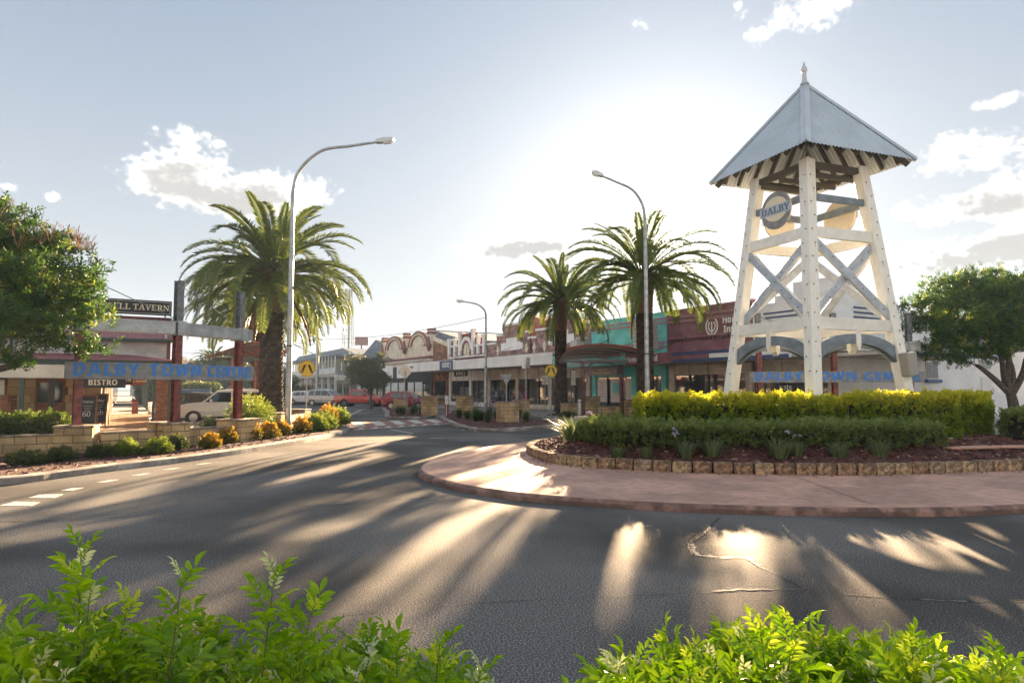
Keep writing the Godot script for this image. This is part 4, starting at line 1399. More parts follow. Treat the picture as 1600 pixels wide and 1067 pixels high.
func build_furniture() -> void:
	gate("steel gateway with blue letters in front of the tavern, left", [[-11.78, 18.55, 0.885], [-9.93, 20.2, 0.885], [-9.02, 22.5, 0.885]], 0.35, 0.5, "grey curved board with blue slanted letters")
	gate("steel gateway with blue letters behind the tower, right", [[10.5, 29.0, 0.13], [13.65, 28.9, 0.13], [16.85, 28.9, 0.13]], 0.45, 0.5, "grey board with blue slanted letters")
	street_lamp("tall lamp post in front of the left palms, arm to the right", Vector3(-8.5, 0.1, -26), 9.3, [Vector3(0.22, 10.2, 0), Vector3(1.05, 11.0, 0), Vector3(2.2, 11.2, 0), Vector3(3.25, 11.36, 0)], 0.66)
	street_lamp("tall lamp post before the right palm, arm to the left", Vector3(5.94, 0.0, -30), 9.3, [Vector3(-0.12, 10.1, 0), Vector3(-0.55, 10.75, 0), Vector3(-1.3, 11.12, 0), Vector3(-1.9, 11.38, 0)], 0.5)
	street_lamp("slim grey lamp post in front of the brick shops, arm to the left", Vector3(-1.92, 0.1, -50), 7.1, [Vector3(-.15, 7.6, 0), Vector3(-.68, 8.0, 0), Vector3(-1.6, 8.18, 0)], 0.6)
	crossing_sign("yellow crossing sign on the left corner beside the lamp post", Vector3(-11.0, 0.1, -36.6), 2.85, 0.43, 0.28)
	crossing_sign("yellow crossing sign before the middle palm", Vector3(2.55, 0.1, -44.6), 2.95, 0.40, -0.06)
	back_sign("octagonal_sign", "grey back of an octagonal sign in front of the cream building", Vector3(-8.0, 0.15, -51.0), 3.05, ngon(8, 0.47, PI / 8), -0.2, M.zinc)
	back_sign("give_way_sign", "grey triangular sign seen from behind, point down", Vector3(-0.33, 0.15, -40.0), 2.35, PackedVector2Array([Vector2(-.36, .22), Vector2(.36, .22), Vector2(.05, -.36), Vector2(-.05, -.36)]), 0.0, M.sign_back)
	var ds := back_sign("board_sign", "two narrow grey sign boards back to back on a tall post", Vector3(0.85, 0.15, -41.5), 3.3, PackedVector2Array([Vector2(-.24, -.34), Vector2(0.0, -.34), Vector2(0.0, .34), Vector2(-.24, .34)]), 0.0, M.zinc)
	part("second_plate", box1(Vector3(0.13, 3.3, -0.07), Vector3(0.24, 0.66, 0.012)), M.sign_back, ds)
	var ps := back_sign("parking_sign", "small square white sign with red ring marks beside the middle palm", Vector3(2.3, 0.13, -47.5), 2.35, PackedVector2Array([Vector2(-.22, -.3), Vector2(.22, -.3), Vector2(.22, .3), Vector2(-.22, .3)]), 0.0, M.print_white)
	for k in [[-.1, .15], [.1, -.02], [-.1, -.17]]:
		var rg := MB.new()
		for i in 20:
			var a0 := TAU * i / 20
			var a1 := TAU * (i + 1) / 20
			var f := func(a: float, r: float) -> Vector3: return Vector3(k[0] + cos(a) * r, 2.35 + k[1] + sin(a) * r, -0.03)
			rg.quad(f.call(a0, .06), f.call(a0, .085), f.call(a1, .085), f.call(a1, .06))
		part("ring_mark", rg, M.sign_red, ps)
	var tb := thing("totem_sign", "slim white board on two leaning posts behind the bollard", "sign", Vector3(4.2, 0.13, -46.8), 0.5)
	for s in [-0.14, 0.14]:
		var b := MB.new()
		b.rod(Vector3(s, 0, 0), Vector3(s - 0.08, 3.1, 0), 0.04, 8)
		part("post", b, M.steel_grey, tb)
	part("board", box1(Vector3(-0.02, 2.5, 0.05), Vector3(0.36, 1.0, 0.04), 0.01), M.print_white, tb)
	var pm := thing("parking_meter", "grey domed meter on a red square post in the island gap", "parking meter", Vector3(-4.1, 0.0, -43.0), 0.15)
	part("post", box1(Vector3(0, 0.45, 0), Vector3(0.26, 0.9, 0.22), 0.015), M.red_steel, pm)
	part("post_stripe", box1(Vector3(-0.03, 0.45, 0.113), Vector3(0.03, 0.86, 0.006)), M.print_white, pm)
	part("housing", box1(Vector3(0, 1.06, 0), Vector3(0.2, 0.36, 0.16), 0.03), M.zinc, pm)
	var dome := MB.new()
	dome.lathe([Vector2(.12, 1.2), Vector2(.125, 1.3), Vector2(.1, 1.39), Vector2(.05, 1.44), Vector2(.001, 1.45)], 16)
	part("dome", dome, M.zinc, pm)
	part("display", box1(Vector3(0, 1.22, 0.085), Vector3(0.11, 0.09, 0.02), 0.005), M.ink, pm)
	var bo := thing("bollard", "grey steel bollard in front of the seat wall", "bollard", Vector3(4.3, 0.13, -43.4))
	var bb := MB.new()
	bb.lathe([Vector2(.13, 0), Vector2(.13, 1.02), Vector2(.11, 1.07), Vector2(.001, 1.08)], 16)
	part("tube", bb, M.zinc, bo)
	part("reflector_band", cyl(0.133, 0.133, 0.06, 16), M.steel_grey, bo, Vector3(0, 0.9, 0))
	shelter("curved_shelter", "curved red roof shelter above the seat wall, right of the middle palm", Vector3(5.75, 0.13, -43.6), 0.12, 5.3)
	shelter("curved_shelter", "small curved red roof shelter behind the gateway, beside the left palm", Vector3(-16.0, 0.13, -41.0), 1.1, 3.6)
	# chalk boards outside the tavern
	for k in [[Vector3(-19.1, 0, -30.8), 0.62, 1.45, "nearer chalkboard on the tavern footpath, reads 60", 0.35], [Vector3(-19.3, 0, -31.95), 0.6, 1.5, "further chalkboard on the tavern footpath, in the shade", 0.2]]:
		var c := thing("chalkboard", k[3], "chalkboard", k[0] + Vector3(0, 0.15, 0), k[4], "chalkboards outside the tavern")
		var w: float = k[1]
		var h: float = k[2]
		var lean := Basis(Vector3.RIGHT, -0.1)
		var fr := MB.new()
		for s in [-1.0, 1.0]:
			fr.box(lean * Vector3(s * (w / 2 + 0.03), h / 2, 0), Vector3(0.07, h, 0.04), lean)
		fr.box(lean * Vector3(0, h - 0.03, 0), Vector3(w, 0.07, 0.038), lean)
		fr.box(lean * Vector3(0, 0.14, 0), Vector3(w, 0.07, 0.038), lean)
		part("frame", fr, M.wood_red, c)
		var bk := MB.new()
		for s in [-1.0, 1.0]:
			bk.bar(Vector3(s * (w / 2), 0, -0.55), Vector3(s * (w / 2), h * 0.95, -0.14), 0.05, 0.03)
		part("rear_leg", bk, M.wood_red, c)
		var pn := MB.new()
		pn.box(lean * Vector3(0, h / 2 + 0.05, -0.005), Vector3(w, h - 0.22, 0.015), lean)
		var panel := part("panel", pn, M.ink, c)
		var words := ["menu", "60"] if w > 0.61 else ["today", "fish"]
		var t := text(words[0], 0.13, M.print_white, panel, lean * Vector3(-.02, h * 0.78, 0.012), 0.0, font(false, 0.2), 0.004)
		t.rotation.x = -0.1
		t = text(words[1], 0.22, M.print_white, panel, lean * Vector3(-.03, h * 0.40, 0.012), 0.0, font(false, 0.1), 0.004)
		t.rotation.x = -0.1
		for i in 3:
			var ln := MB.new()
			ln.box(lean * Vector3(0, h * (0.66 - i * 0.07), 0.008), Vector3(w * (0.6 - 0.12 * i), 0.014, 0.006), lean)
			part("chalk_line", ln, M.print_white, panel)
	trolley()
	walker("person in a magenta top walking past the shop windows, behind the block pillar", Vector3(1.05, 0.13, -52.5), 1.2)
	# a red bin post and a walker far down the footpath
	var bn := thing("litter_bin", "narrow red bin on the tavern footpath", "bin", S(54.5, 0.6, 0.14), CROSS_TURN)
	part("body", box1(Vector3(0, 0.45, 0), Vector3(0.4, 0.9, 0.4), 0.03), M.red_steel, bn)
	part("lid", box1(Vector3(0, 0.95, 0), Vector3(0.44, 0.1, 0.44), 0.03), M.black_plastic, bn)

func shelter(called: String, label: String, at: Vector3, turn: float, w: float) -> void:
	var root := thing(called, label, "shelter", at, turn, "curved roof shelters")
	for s in [-1.0, 1.0]:
		var x: float = s * w * 0.24
		var b := MB.new()
		b.box(Vector3(x, 1.75, 0), Vector3(0.02, 3.5, 0.2))
		b.box(Vector3(x - 0.1, 1.75, 0), Vector3(0.016, 3.5, 0.2))
		b.box(Vector3(x + 0.1, 1.75, 0), Vector3(0.016, 3.5, 0.2))
		part("post", b, M.red_steel, root)
		var kn := MB.new()
		var p := PackedVector3Array()
		var r := PackedFloat32Array()
		for i in 9:
			var a := i / 8.0 * PI / 2
			p.append(Vector3(x - s * (0.1 + 1.0 * (1.0 - cos(a))), 2.5 + 0.95 * sin(a), 0))
			r.append(0.05)
		kn.tube(p, r, 6)
		part("curved_bracket", kn, M.steel_grey, root)
	var bm := MB.new()
	bm.box(Vector3(0, 3.5, 0.85), Vector3(w * 0.98, 0.16, 0.08))
	bm.box(Vector3(0, 3.5, -0.85), Vector3(w * 0.98, 0.16, 0.08))
	part("beam", bm, M.steel_grey, root)
	var roof_y := func(x: float) -> float: return 3.66 + 0.52 * (1.0 - pow(absf(x + w * 0.08) / (w * 0.56), 2.0))
	var tilt := 0.2
	var sheet := MB.new()
	var n := int(w / 0.02)
	for i in n:
		var x0 := -w / 2 + w * i / n
		var x1 := -w / 2 + w * (i + 1) / n
		var y0: float = roof_y.call(x0) + 0.012 * sin(x0 * 60.0)
		var y1: float = roof_y.call(x1) + 0.012 * sin(x1 * 60.0)
		var f := Vector3(0, 1.55 * tilt, 1.55)
		var g := Vector3(0, -1.35 * tilt, -1.35)
		sheet.quad(Vector3(x0, y0, 0) + f, Vector3(x1, y1, 0) + f, Vector3(x1, y1, 0) + g, Vector3(x0, y0, 0) + g)
		sheet.quad(Vector3(x0, y0 - 0.012, 0) + g, Vector3(x1, y1 - 0.012, 0) + g, Vector3(x1, y1 - 0.012, 0) + f, Vector3(x0, y0 - 0.012, 0) + f)
	part("roof_sheet", sheet, M.red_roof, root)
	var edge := MB.new()
	for i in 14:
		var x0 := -w / 2 + w * i / 14.0
		var x1 := -w / 2 + w * (i + 1) / 14.0
		edge.bar(Vector3(x0, roof_y.call(x0) + 1.56 * tilt - 0.03, 1.57), Vector3(x1, roof_y.call(x1) + 1.56 * tilt - 0.03, 1.57), 0.03, 0.14)
	part("edge_trim", edge, M.red_roof, root)
	for k in 5:
		var z := -1.25 + 2.6 * k / 4.0
		var rb := MB.new()
		for i in 10:
			var x0 := -w / 2 + w * i / 10.0 + 0.04
			var x1 := -w / 2 + w * (i + 1) / 10.0 + 0.04
			rb.bar(Vector3(x0, roof_y.call(x0) - 0.11 + z * tilt, z), Vector3(x1, roof_y.call(x1) - 0.11 + z * tilt, z), 0.06, 0.12)
		part("rafter", rb, M.shelter_beam, root)
	for k in 7:
		var x := -w / 2 + w * (k + 0.5) / 7.0
		part("purlin", _bar(Vector3(x, roof_y.call(x) - 0.035 + 1.5 * tilt, 1.5), Vector3(x, roof_y.call(x) - 0.035 - 1.3 * tilt, -1.3), 0.05, 0.04), M.shelter_beam, root)

func trolley() -> void:
	var root := thing("shopping_trolley", "nearer wire shopping trolley at the edge of the tavern footpath", "shopping trolley", S(42.0, 1.45, 0.15), CROSS_TURN + 1.3, "shopping trolleys")
	for n in 1:
		var o := Vector3(n * 0.32, 0, 0)
		var b := MB.new()
		var c := [Vector3(-.42, .45, .22), Vector3(.4, .38, .18), Vector3(.46, .92, .24), Vector3(-.46, .98, .27)]
		for s in [-1.0, 1.0]:
			var q := []
			for k in c: q.append(o + Vector3(k.x, k.y, k.z * s))
			for i in 4: b.rod(q[i], q[(i + 1) % 4], 0.012, 5)
			for i in range(1, 9):
				b.rod(q[0].lerp(q[1], i / 9.0), q[3].lerp(q[2], i / 9.0), 0.005, 4)
			for i in range(1, 4):
				b.rod(q[0].lerp(q[3], i / 4.0), q[1].lerp(q[2], i / 4.0), 0.005, 4)
			b.rod(o + Vector3(-.42, .12, .22 * s), o + Vector3(.42, .14, .16 * s), 0.014, 5)
			b.rod(o + Vector3(-.42, .12, .22 * s), o + Vector3(-.46, .98, .27 * s), 0.014, 5)
		for i in 9:
			b.rod(o + Vector3(lerpf(-.42, .4, i / 8.0), lerpf(.45, .38, i / 8.0), -.2), o + Vector3(lerpf(-.42, .4, i / 8.0), lerpf(.45, .38, i / 8.0), .2), 0.005, 4)
			b.rod(o + Vector3(.42, .4 + i * .06, -.2), o + Vector3(.42, .4 + i * .06, .2), 0.005, 4)
		part("basket", b, M.rim_metal, root)
		var h := MB.new()
		h.rod(o + Vector3(-.56, 1.02, -.27), o + Vector3(-.56, 1.02, .27), 0.02, 8)
		part("handle", h, M.sign_red, root)
		for k in [[-.42, .2], [-.42, -.2], [.4, .15], [.4, -.15]]:
			var w := MB.new()
			w.lathe([Vector2(.001, -.02), Vector2(.06, -.02), Vector2(.06, .02), Vector2(.001, .02)], 12, o + Vector3(k[0], .06, k[1]), Basis(Vector3.RIGHT, PI / 2))
			part("wheel", w, M.tyre, root)
	dup(root, "shopping_trolley", "further wire shopping trolley, pushed into the nearer one", S(42.5, 1.55, 0.15), CROSS_TURN + 1.36)

# ---------- a person ----------
func walker(label: String, at: Vector3, turn: float) -> void:
	# one continuous figure: tapered bones joined by a smooth minimum and skinned on a grid
	var j := [[Vector3(0, .98, 0), .145, Vector3(0, 1.2, 0), .14], [Vector3(0, 1.2, 0), .14, Vector3(0, 1.38, .0), .15], [Vector3(-.14, 1.40, 0), .075, Vector3(.14, 1.40, 0), .075], [Vector3(0, 1.42, 0), .06, Vector3(0, 1.54, .02), .055], [Vector3(0, 1.60, .02), .095, Vector3(0, 1.66, .01), .09],
		[Vector3(-.19, 1.38, 0), .055, Vector3(-.23, 1.12, -.06), .045], [Vector3(-.23, 1.12, -.06), .043, Vector3(-.22, .88, .04), .034], [Vector3(.19, 1.38, 0), .055, Vector3(.23, 1.12, .02), .045], [Vector3(.23, 1.12, .02), .043, Vector3(.22, .90, .14), .034], [Vector3(-.22, .86, .05), .035, Vector3(-.22, .78, .08), .025], [Vector3(.22, .88, .15), .035, Vector3(.22, .80, .18), .025],
		[Vector3(-.09, .94, 0), .095, Vector3(-.10, .50, .12), .065], [Vector3(-.10, .50, .12), .062, Vector3(-.10, .09, .04), .042], [Vector3(.09, .94, 0), .095, Vector3(.10, .50, -.02), .065], [Vector3(.10, .50, -.02), .062, Vector3(.10, .10, -.22), .042], [Vector3(-.10, .05, .02), .045, Vector3(-.10, .04, .17), .035], [Vector3(.10, .06, -.24), .045, Vector3(.10, .04, -.10), .035]]
	var cell := 0.03
	var lo := Vector3(-.36, -.03, -.36)
	var nx := 24
	var ny := 61
	var nz := 22
	var val := PackedFloat32Array()
	val.resize(nx * ny * nz)
	for y in ny:
		for z in nz:
			for x in nx:
				var p := lo + Vector3(x, y, z) * cell
				var d := 1.0
				for b in j:
					var a: Vector3 = b[0]
					if absf(a.y - p.y) > 0.6: continue
					var e: Vector3 = b[2] - a
					var t := clampf((p - a).dot(e) / e.length_squared(), 0.0, 1.0)
					var k := p.distance_to(a + e * t) - lerpf(b[1], b[3], t)
					var h := clampf(0.5 + 0.5 * (d - k) / 0.03, 0.0, 1.0)
					d = lerpf(d, k, h) - 0.03 * h * (1.0 - h)
				val[(y * nz + z) * nx + x] = d
	var vert := {}
	var at_ := func(x: int, y: int, z: int) -> float: return val[(y * nz + z) * nx + x]
	for y in ny - 1:
		for z in nz - 1:
			for x in nx - 1:
				var sum := Vector3.ZERO
				var n := 0
				for e in [[0, 0, 0, 1, 0, 0], [0, 1, 0, 1, 1, 0], [0, 0, 1, 1, 0, 1], [0, 1, 1, 1, 1, 1], [0, 0, 0, 0, 1, 0], [1, 0, 0, 1, 1, 0], [0, 0, 1, 0, 1, 1], [1, 0, 1, 1, 1, 1], [0, 0, 0, 0, 0, 1], [1, 0, 0, 1, 0, 1], [0, 1, 0, 0, 1, 1], [1, 1, 0, 1, 1, 1]]:
					var a: float = at_.call(x + e[0], y + e[1], z + e[2])
					var b: float = at_.call(x + e[3], y + e[4], z + e[5])
					if (a < 0) != (b < 0):
						var t := a / (a - b)
						sum += Vector3(x, y, z) + Vector3(e[0], e[1], e[2]).lerp(Vector3(e[3], e[4], e[5]), t)
						n += 1
				if n: vert[Vector3i(x, y, z)] = lo + sum / n * cell
	var m := MB.new()
	m.tint = true
	for c in vert:
		var p: Vector3i = c
		if p.x < 1 or p.y < 1 or p.z < 1: continue
		var here: float = at_.call(p.x, p.y, p.z)
		for ax in 3:
			var dir := Vector3i(1 if ax == 0 else 0, 1 if ax == 1 else 0, 1 if ax == 2 else 0)
			var nb: float = at_.call(p.x + dir.x, p.y + dir.y, p.z + dir.z)
			if (here < 0) == (nb < 0): continue
			var u := Vector3i(dir.z, dir.x, dir.y)
			var w := Vector3i(dir.y, dir.z, dir.x)
			if not (vert.has(p - u) and vert.has(p - w) and vert.has(p - u - w)): continue
			var q := [vert[p], vert[p - u], vert[p - u - w], vert[p - w]]
			var h: float = q[0].y
			var side: float = absf(q[0].x)
			m.col = Color(.30, .03, .16) if h > 0.93 and h < 1.46 and not (side > .17 and h < 1.0) else (Color(.035, .04, .07) if h > 0.1 and h <= 0.93 and side < .17 else (Color(.03, .03, .03) if h <= 0.1 else Color(.42, .27, .20)))
			if h > 1.62 and q[0].z < 0.06: m.col = Color(.05, .03, .02)
			var outw := Vector3(dir) * (1.0 if here < 0 else -1.0)
			if (q[1] - q[0]).cross(q[2] - q[0]).dot(outw) < 0: q.reverse()
			m.quad(q[0], q[1], q[2], q[3])
	var root := thing("person", label, "person", at, turn)
	part("body", m, M.chips, root)

# ---------- buildings ----------
func outline(a: Array) -> PackedVector2Array:
	var p := PackedVector2Array()
	for k in a: p.append(Vector2(k[0], k[1]))
	return p

func shop_base(called: String, label: String, uf: float, un: float, top: Array, wall: Material, awn_b: float, awn_t: float, fascia: Material, panes: int, pier: Material, depth := 12.0, awn := true, roof := 5.2) -> Node3D:
	# a shop on the right side of the street: origin at the nearer end of its front, x runs towards us (so the front is at x < 0), z out to the street
	var uc := (uf + un) / 2.0
	var root := thing(called, label, "building", S(uc, 31.0), SHOP_TURN, "shops along the street")
	var hw := (uf - un) / 2.0
	var p := PackedVector2Array([Vector2(-hw, awn_b), Vector2(hw, awn_b)])
	for i in range(top.size() - 1, -1, -1):
		p.append(Vector2(uc - top[i][0], top[i][1]))
	var w := MB.new()
	w.prism(p, -0.35, 0.0)
	part("wall", w, wall, root)
	var sh := MB.new()
	sh.box(Vector3(-hw + 0.15, roof / 2, -depth / 2 - 0.2), Vector3(0.28, roof, depth - 0.3))
	sh.box(Vector3(hw - 0.15, roof / 2, -depth / 2 - 0.2), Vector3(0.28, roof, depth - 0.3))
	sh.box(Vector3(0, roof / 2, -depth), Vector3(hw * 2 - 0.6, roof, 0.3))
	part("side_wall", sh, wall, root)
	var rf := MB.new()
	rf.box(Vector3(0, roof - 0.1, -depth / 2 - 0.25), Vector3(hw * 2 - 0.58, 0.14, depth - 0.4))
	part("roof", rf, M.blue_roof, root)
	var inn := MB.new()
	inn.box(Vector3(0, awn_b / 2, -3.0), Vector3(hw * 2 - 0.6, awn_b, 0.1))
	inn.box(Vector3(0, awn_b + 0.06, -1.7), Vector3(hw * 2 - 0.6, 0.1, 2.5))
	part("interior", inn, M.inside, root)
	# goods inside
	var r := RandomNumberGenerator.new()
	r.seed = int(uc * 10)
	for i in int(hw * 2.2):
		var h := r.randf_range(0.6, 1.7)
		part("display_stand", box1(Vector3(r.randf_range(-hw + 1, hw - 1), 0.13 + h / 2, r.randf_range(-2.5, -0.8)), Vector3(r.randf_range(.5, 1.4), h, r.randf_range(.3, .6)), 0.02), [M.wood_red, M.print_white, M.beige, M.steel_grey, M.print_cream, M.pale_blue][r.randi() % 6], root)
	var n := maxi(panes, 1)
	var bw := (hw * 2 - 0.7) / n
	part("sill_wall", box1(Vector3(0, 0.13 + 0.2, -0.12), Vector3(hw * 2 - 0.5, 0.4, 0.2)), pier, root)
	part("transom", box1(Vector3(0, (2.75 + awn_b) / 2, -0.12), Vector3(hw * 2 - 0.5, awn_b - 2.75, 0.16)), pier, root)
	for i in n + 1:
		var x := -hw + 0.35 + bw * i
		var wd := 0.46 if i == 0 or i == n or (i % 3 == 0) else 0.09
		part("pier" if wd > 0.2 else "mullion", box1(Vector3(x, awn_b / 2 + 0.07, -0.1), Vector3(wd, awn_b - 0.16, 0.26 if wd > 0.2 else 0.12)), pier if wd > 0.2 else M.frame_dark, root)
	for i in n:
		var x := -hw + 0.35 + bw * (i + 0.5)
		var f := MB.new()
		for s in [-1.0, 1.0]:
			f.box(Vector3(x, 1.64 + s * 1.1, -0.11), Vector3(bw - 0.1, 0.06, 0.08))
		f.box(Vector3(x, 1.1, -0.11), Vector3(bw - 0.1, 0.04, 0.06))
		var fr := part("window_frame", f, M.frame_dark, root)
		part("pane", box1(Vector3(x, 1.64, -0.11), Vector3(bw - 0.09, 2.14, 0.012)), M.pane, fr)
		if r.randf() < 0.45 and wall != M.turq:
			part("window_poster", box1(Vector3(x + r.randf_range(-.25, .25) * bw, r.randf_range(1.0, 2.0), -0.128), Vector3(r.randf_range(.3, .7), r.randf_range(.35, .8), 0.006)), [M.print_white, M.poster, M.print_cream, M.sign_red, M.yellow, M.pale_blue][r.randi() % 6], root)
	if awn:
		part("awning", box1(Vector3(0, awn_b + 0.12, 1.72), Vector3(hw * 2 - 0.02, 0.16, 3.42)), M.beige, root)
		part("fascia", box1(Vector3(0, (awn_b + awn_t) / 2, 3.47), Vector3(hw * 2 - 0.01, awn_t - awn_b, 0.07)), fascia, root)
		part("awning_roof", box1(Vector3(0, awn_t - 0.12, 1.7), Vector3(hw * 2 - 0.03, 0.05, 3.4)), M.white_wall, root)
		var k := int(hw * 2 / 3.2)
		for i in k:
			var x := -hw + (i + 0.5) * hw * 2 / k
			var b := MB.new()
			b.rod(Vector3(x, awn_t + 1.15, 0.02), Vector3(x, awn_t - 0.1, 3.35), 0.022, 6)
			part("tie_rod", b, M.steel_grey if i % 2 else M.dark_timber, root)
			part("rod_plate", box1(Vector3(x, awn_t + 1.15, 0.03), Vector3(0.18, 0.18, 0.05), 0.01), M.dark_timber, root)
	return root

func build_shops() -> void:
	# --- cream building with two arched pediments
	var uf := 91.5
	var un := 73.6
	var uc := (uf + un) / 2
	var top := [[uf, 7.3]]
	var arcs := [[90.2, 83.4], [81.4, 75.0]]
	for a in arcs:
		var m: float = (a[0] + a[1]) / 2
		var r: float = (a[0] - a[1]) / 2
		top.append([a[0], 7.1])
		for i in range(1, 16):
			var t := PI - PI * i / 16.0
			top.append([m - cos(t) * r, 7.15 + sin(t) * 1.75])
		top.append([a[1], 7.1])
	top.append([un, 7.3])
	var c := shop_base("arched_shop", "cream building with two arched pediments and red-brown trim", uf, un, top, M.cream, 4.75, 5.2, M.cream, 6, M.inside_dark, 14.0, false, 6.0)
	for a in arcs:
		var m: float = uc - (a[0] + a[1]) / 2
		var r: float = (a[0] - a[1]) / 2
		for w in [[1.0, 0.86, 0.14, M.trim_red], [0.82, 0.79, 0.1, M.print_cream], [0.75, 0.66, 0.12, M.trim_red]]:
			var p := PackedVector2Array()
			for i in 25: p.append(Vector2(m + cos(PI * i / 24) * r * w[0], 7.15 + sin(PI * i / 24) * 1.77 * w[0]))
			for i in 25: p.append(Vector2(m + cos(PI - PI * i / 24) * r * w[1], 7.15 + sin(PI * i / 24) * 1.77 * w[1]))
			var b := MB.new()
			b.prism(p, 0.003, w[2])
			part("arch_trim", b, w[3], c)
		for i in 19:
			var t := PI * (i + 0.5) / 19
			var b := MB.new()
			b.box(Vector3(m + cos(t) * r * 0.80, 7.15 + sin(t) * 1.77 * 0.80, 0.08), Vector3(0.28, 0.16, 0.16), Basis(Vector3.BACK, t))
			part("dentil", b, M.print_cream, c)
	for u in [90.9, 82.4, 74.3]:
		var x: float = uc - u
		part("pier_cap", box1(Vector3(x, 7.9, -0.1), Vector3(0.9, 1.7, 0.7), 0.03), M.cream, c)
		part("pier_band", box1(Vector3(x, 8.45, -0.1), Vector3(1.05, 0.3, 0.85), 0.03), M.trim_red, c)
		part("pier_top", box1(Vector3(x, 8.86, -0.1), Vector3(0.98, 0.22, 0.8), 0.03), M.trim_red, c)
		var d := MB.new()
		d.lathe([Vector2(.001, -.1), Vector2(.62, -.1), Vector2(.55, .08), Vector2(.001, .12)], 20, Vector3(x, 7.2, 0.3), Basis(Vector3.RIGHT, PI / 2).scaled(Vector3(0.75, 1.5, 1)))
		part("medallion", d, M.trim_red, c)
		part("bracket", box1(Vector3(x, 7.0, 0.45), Vector3(2.0, 0.12, 0.3), 0.02), M.trim_red, c)
	part("cornice", box1(Vector3(0, 5.6, 0.25), Vector3(uf - un - 0.02, 0.28, 0.5), 0.04), M.trim_red, c)
	for i in 34:
		part("cornice_dentil", box1(Vector3(uc - uf + 0.4 + i * 0.52, 5.33, 0.24), Vector3(0.26, 0.24, 0.45)), M.print_cream if i % 2 == 0 else M.print_white, c)
	for k in [[-5.6, 3.85, 2.6, .9, M.sign_red, "ROASTED"], [1.2, 3.95, 4.4, 1.5, M.white_wall, ""], [6.6, 3.9, 3.2, 1.5, M.white_wall, "bakery"]]:
		var sg := part("hanging_sign", box1(Vector3(k[0], k[1], 2.9), Vector3(k[2], k[3], 0.12), 0.01), k[4], c)
		if k[5]: text(k[5], k[3] * 0.3, M.print_cream if k[4] == M.sign_red else M.sign_grey, sg, Vector3(k[0], k[1], 2.975))
	var roofm := MB.new()    # gabled metal roof behind the pediments
	roofm.prism(outline([[-12, 5.9], [10.5, 5.9], [10.5, 6.6], [6.0, 9.0], [-12, 6.5]]), -16, -1.0)
	part("gable_roof", roofm, M.blue_roof, c)
	# --- brown brick shop
	var b1 := shop_base("brick_shop", "narrow brown brick shop with cream gable board beside the cream building", 73.55, 69.2, [[73.55, 7.7], [69.2, 6.7]], M.brick_brown, 3.75, 4.75, M.white_wall, 1, M.brick_brown, 12, true, 6.4)
	part("gable_board", _bar(Vector3(-2.17, 7.78, 0.04), Vector3(2.17, 6.78, 0.04), 0.12, 0.5), M.cream, b1)
	var rf := MB.new()
	rf.prism(outline([[-2.3, 6.0], [5.6, 6.0], [4.8, 7.2], [-2.3, 8.6]]), -12, -0.6)
	part("gable_roof", rf, M.blue_roof, b1)
	text("Boutique", 0.28, M.sign_grey, b1, Vector3(-.2, 4.3, 3.52))
	# --- red and white ornate parapet
	uf = 69.1
	un = 59.9
	uc = (uf + un) / 2
	var c2 := shop_base("ornate_shop", "red brick shop with white ornate parapet and an arched window", uf, un, [[uf, 6.4], [67.2, 6.4], [67.2, 7.1], [66.0, 7.1], [66.0, 7.7], [62.8, 7.7], [62.8, 7.1], [61.6, 7.1], [61.6, 6.6], [un, 6.6]], M.brick_red, 3.75, 4.7, M.white_wall, 5, M.print_white, 12, true, 6.0)
	for u in [68.7, 67.2, 66.0, 62.8, 61.6, 60.3]:
		var h := 2.4 if u == 66.0 or u == 62.8 else 1.7
		part("pilaster", box1(Vector3(uc - u, 5.0 + h / 2 + 0.4, 0.1), Vector3(0.42, h, 0.3), 0.02), M.print_white, c2)
		part("pilaster_cap", box1(Vector3(uc - u, 5.4 + h + 0.12, 0.1), Vector3(0.6, 0.24, 0.46), 0.03), M.print_white, c2)
	for w in [[1.35, 1.0, 0.16, M.print_white], [0.98, 0.72, 0.12, M.trim_red]]:
		var p := PackedVector2Array()
		for i in 21: p.append(Vector2(cos(PI * i / 20) * w[0], 6.0 + sin(PI * i / 20) * w[0]))
		for i in 21: p.append(Vector2(cos(PI - PI * i / 20) * w[1], 6.0 + sin(PI * i / 20) * w[1]))
		var b := MB.new()
		b.prism(p, 0.004, w[2])
		part("window_arch", b, w[3], c2)
	var fan := MB.new()
	var fp := PackedVector2Array([Vector2(-.7, 5.35), Vector2(.7, 5.35)])
	for i in 13: fp.append(Vector2(cos(PI * i / 12) * .7, 6.0 + sin(PI * i / 12) * .7))
	fan.prism(fp, 0.01, 0.05)
	var fw := part("window", fan, M.pane_warm, c2)
	part("glazing_bar", box1(Vector3(0, 6.0, 0.07), Vector3(0.06, 1.35, 0.04)), M.frame_white, fw)
	part("string_course", box1(Vector3(0, 5.25, 0.08), Vector3(uf - un - 0.1, 0.16, 0.24), 0.02), M.print_white, c2)
	part("balustrade_rail", box1(Vector3(-3.0, 6.5, 0.06), Vector3(2.4, 0.2, 0.3), 0.02), M.print_white, c2)
	part("balustrade_rail", box1(Vector3(3.2, 6.3, 0.06), Vector3(2.0, 0.2, 0.3), 0.02), M.print_white, c2)
	var ns := part("shop_sign", box1(Vector3(2.6, 4.22, 3.53), Vector3(3.1, 0.86, 0.05)), M.navy, c2)
	text("NIKKI J", 0.5, M.print_white, ns, Vector3(2.8, 4.22, 3.57), 0, null, 0.02, 0.9)
	var us := part("under_sign", box1(Vector3(3.2, 3.4, 2.2), Vector3(3.0, 0.55, 0.08)), M.inside_dark, c2)
	text("N I K K I  J", 0.3, M.print_cream, us, Vector3(3.2, 3.4, 2.25))
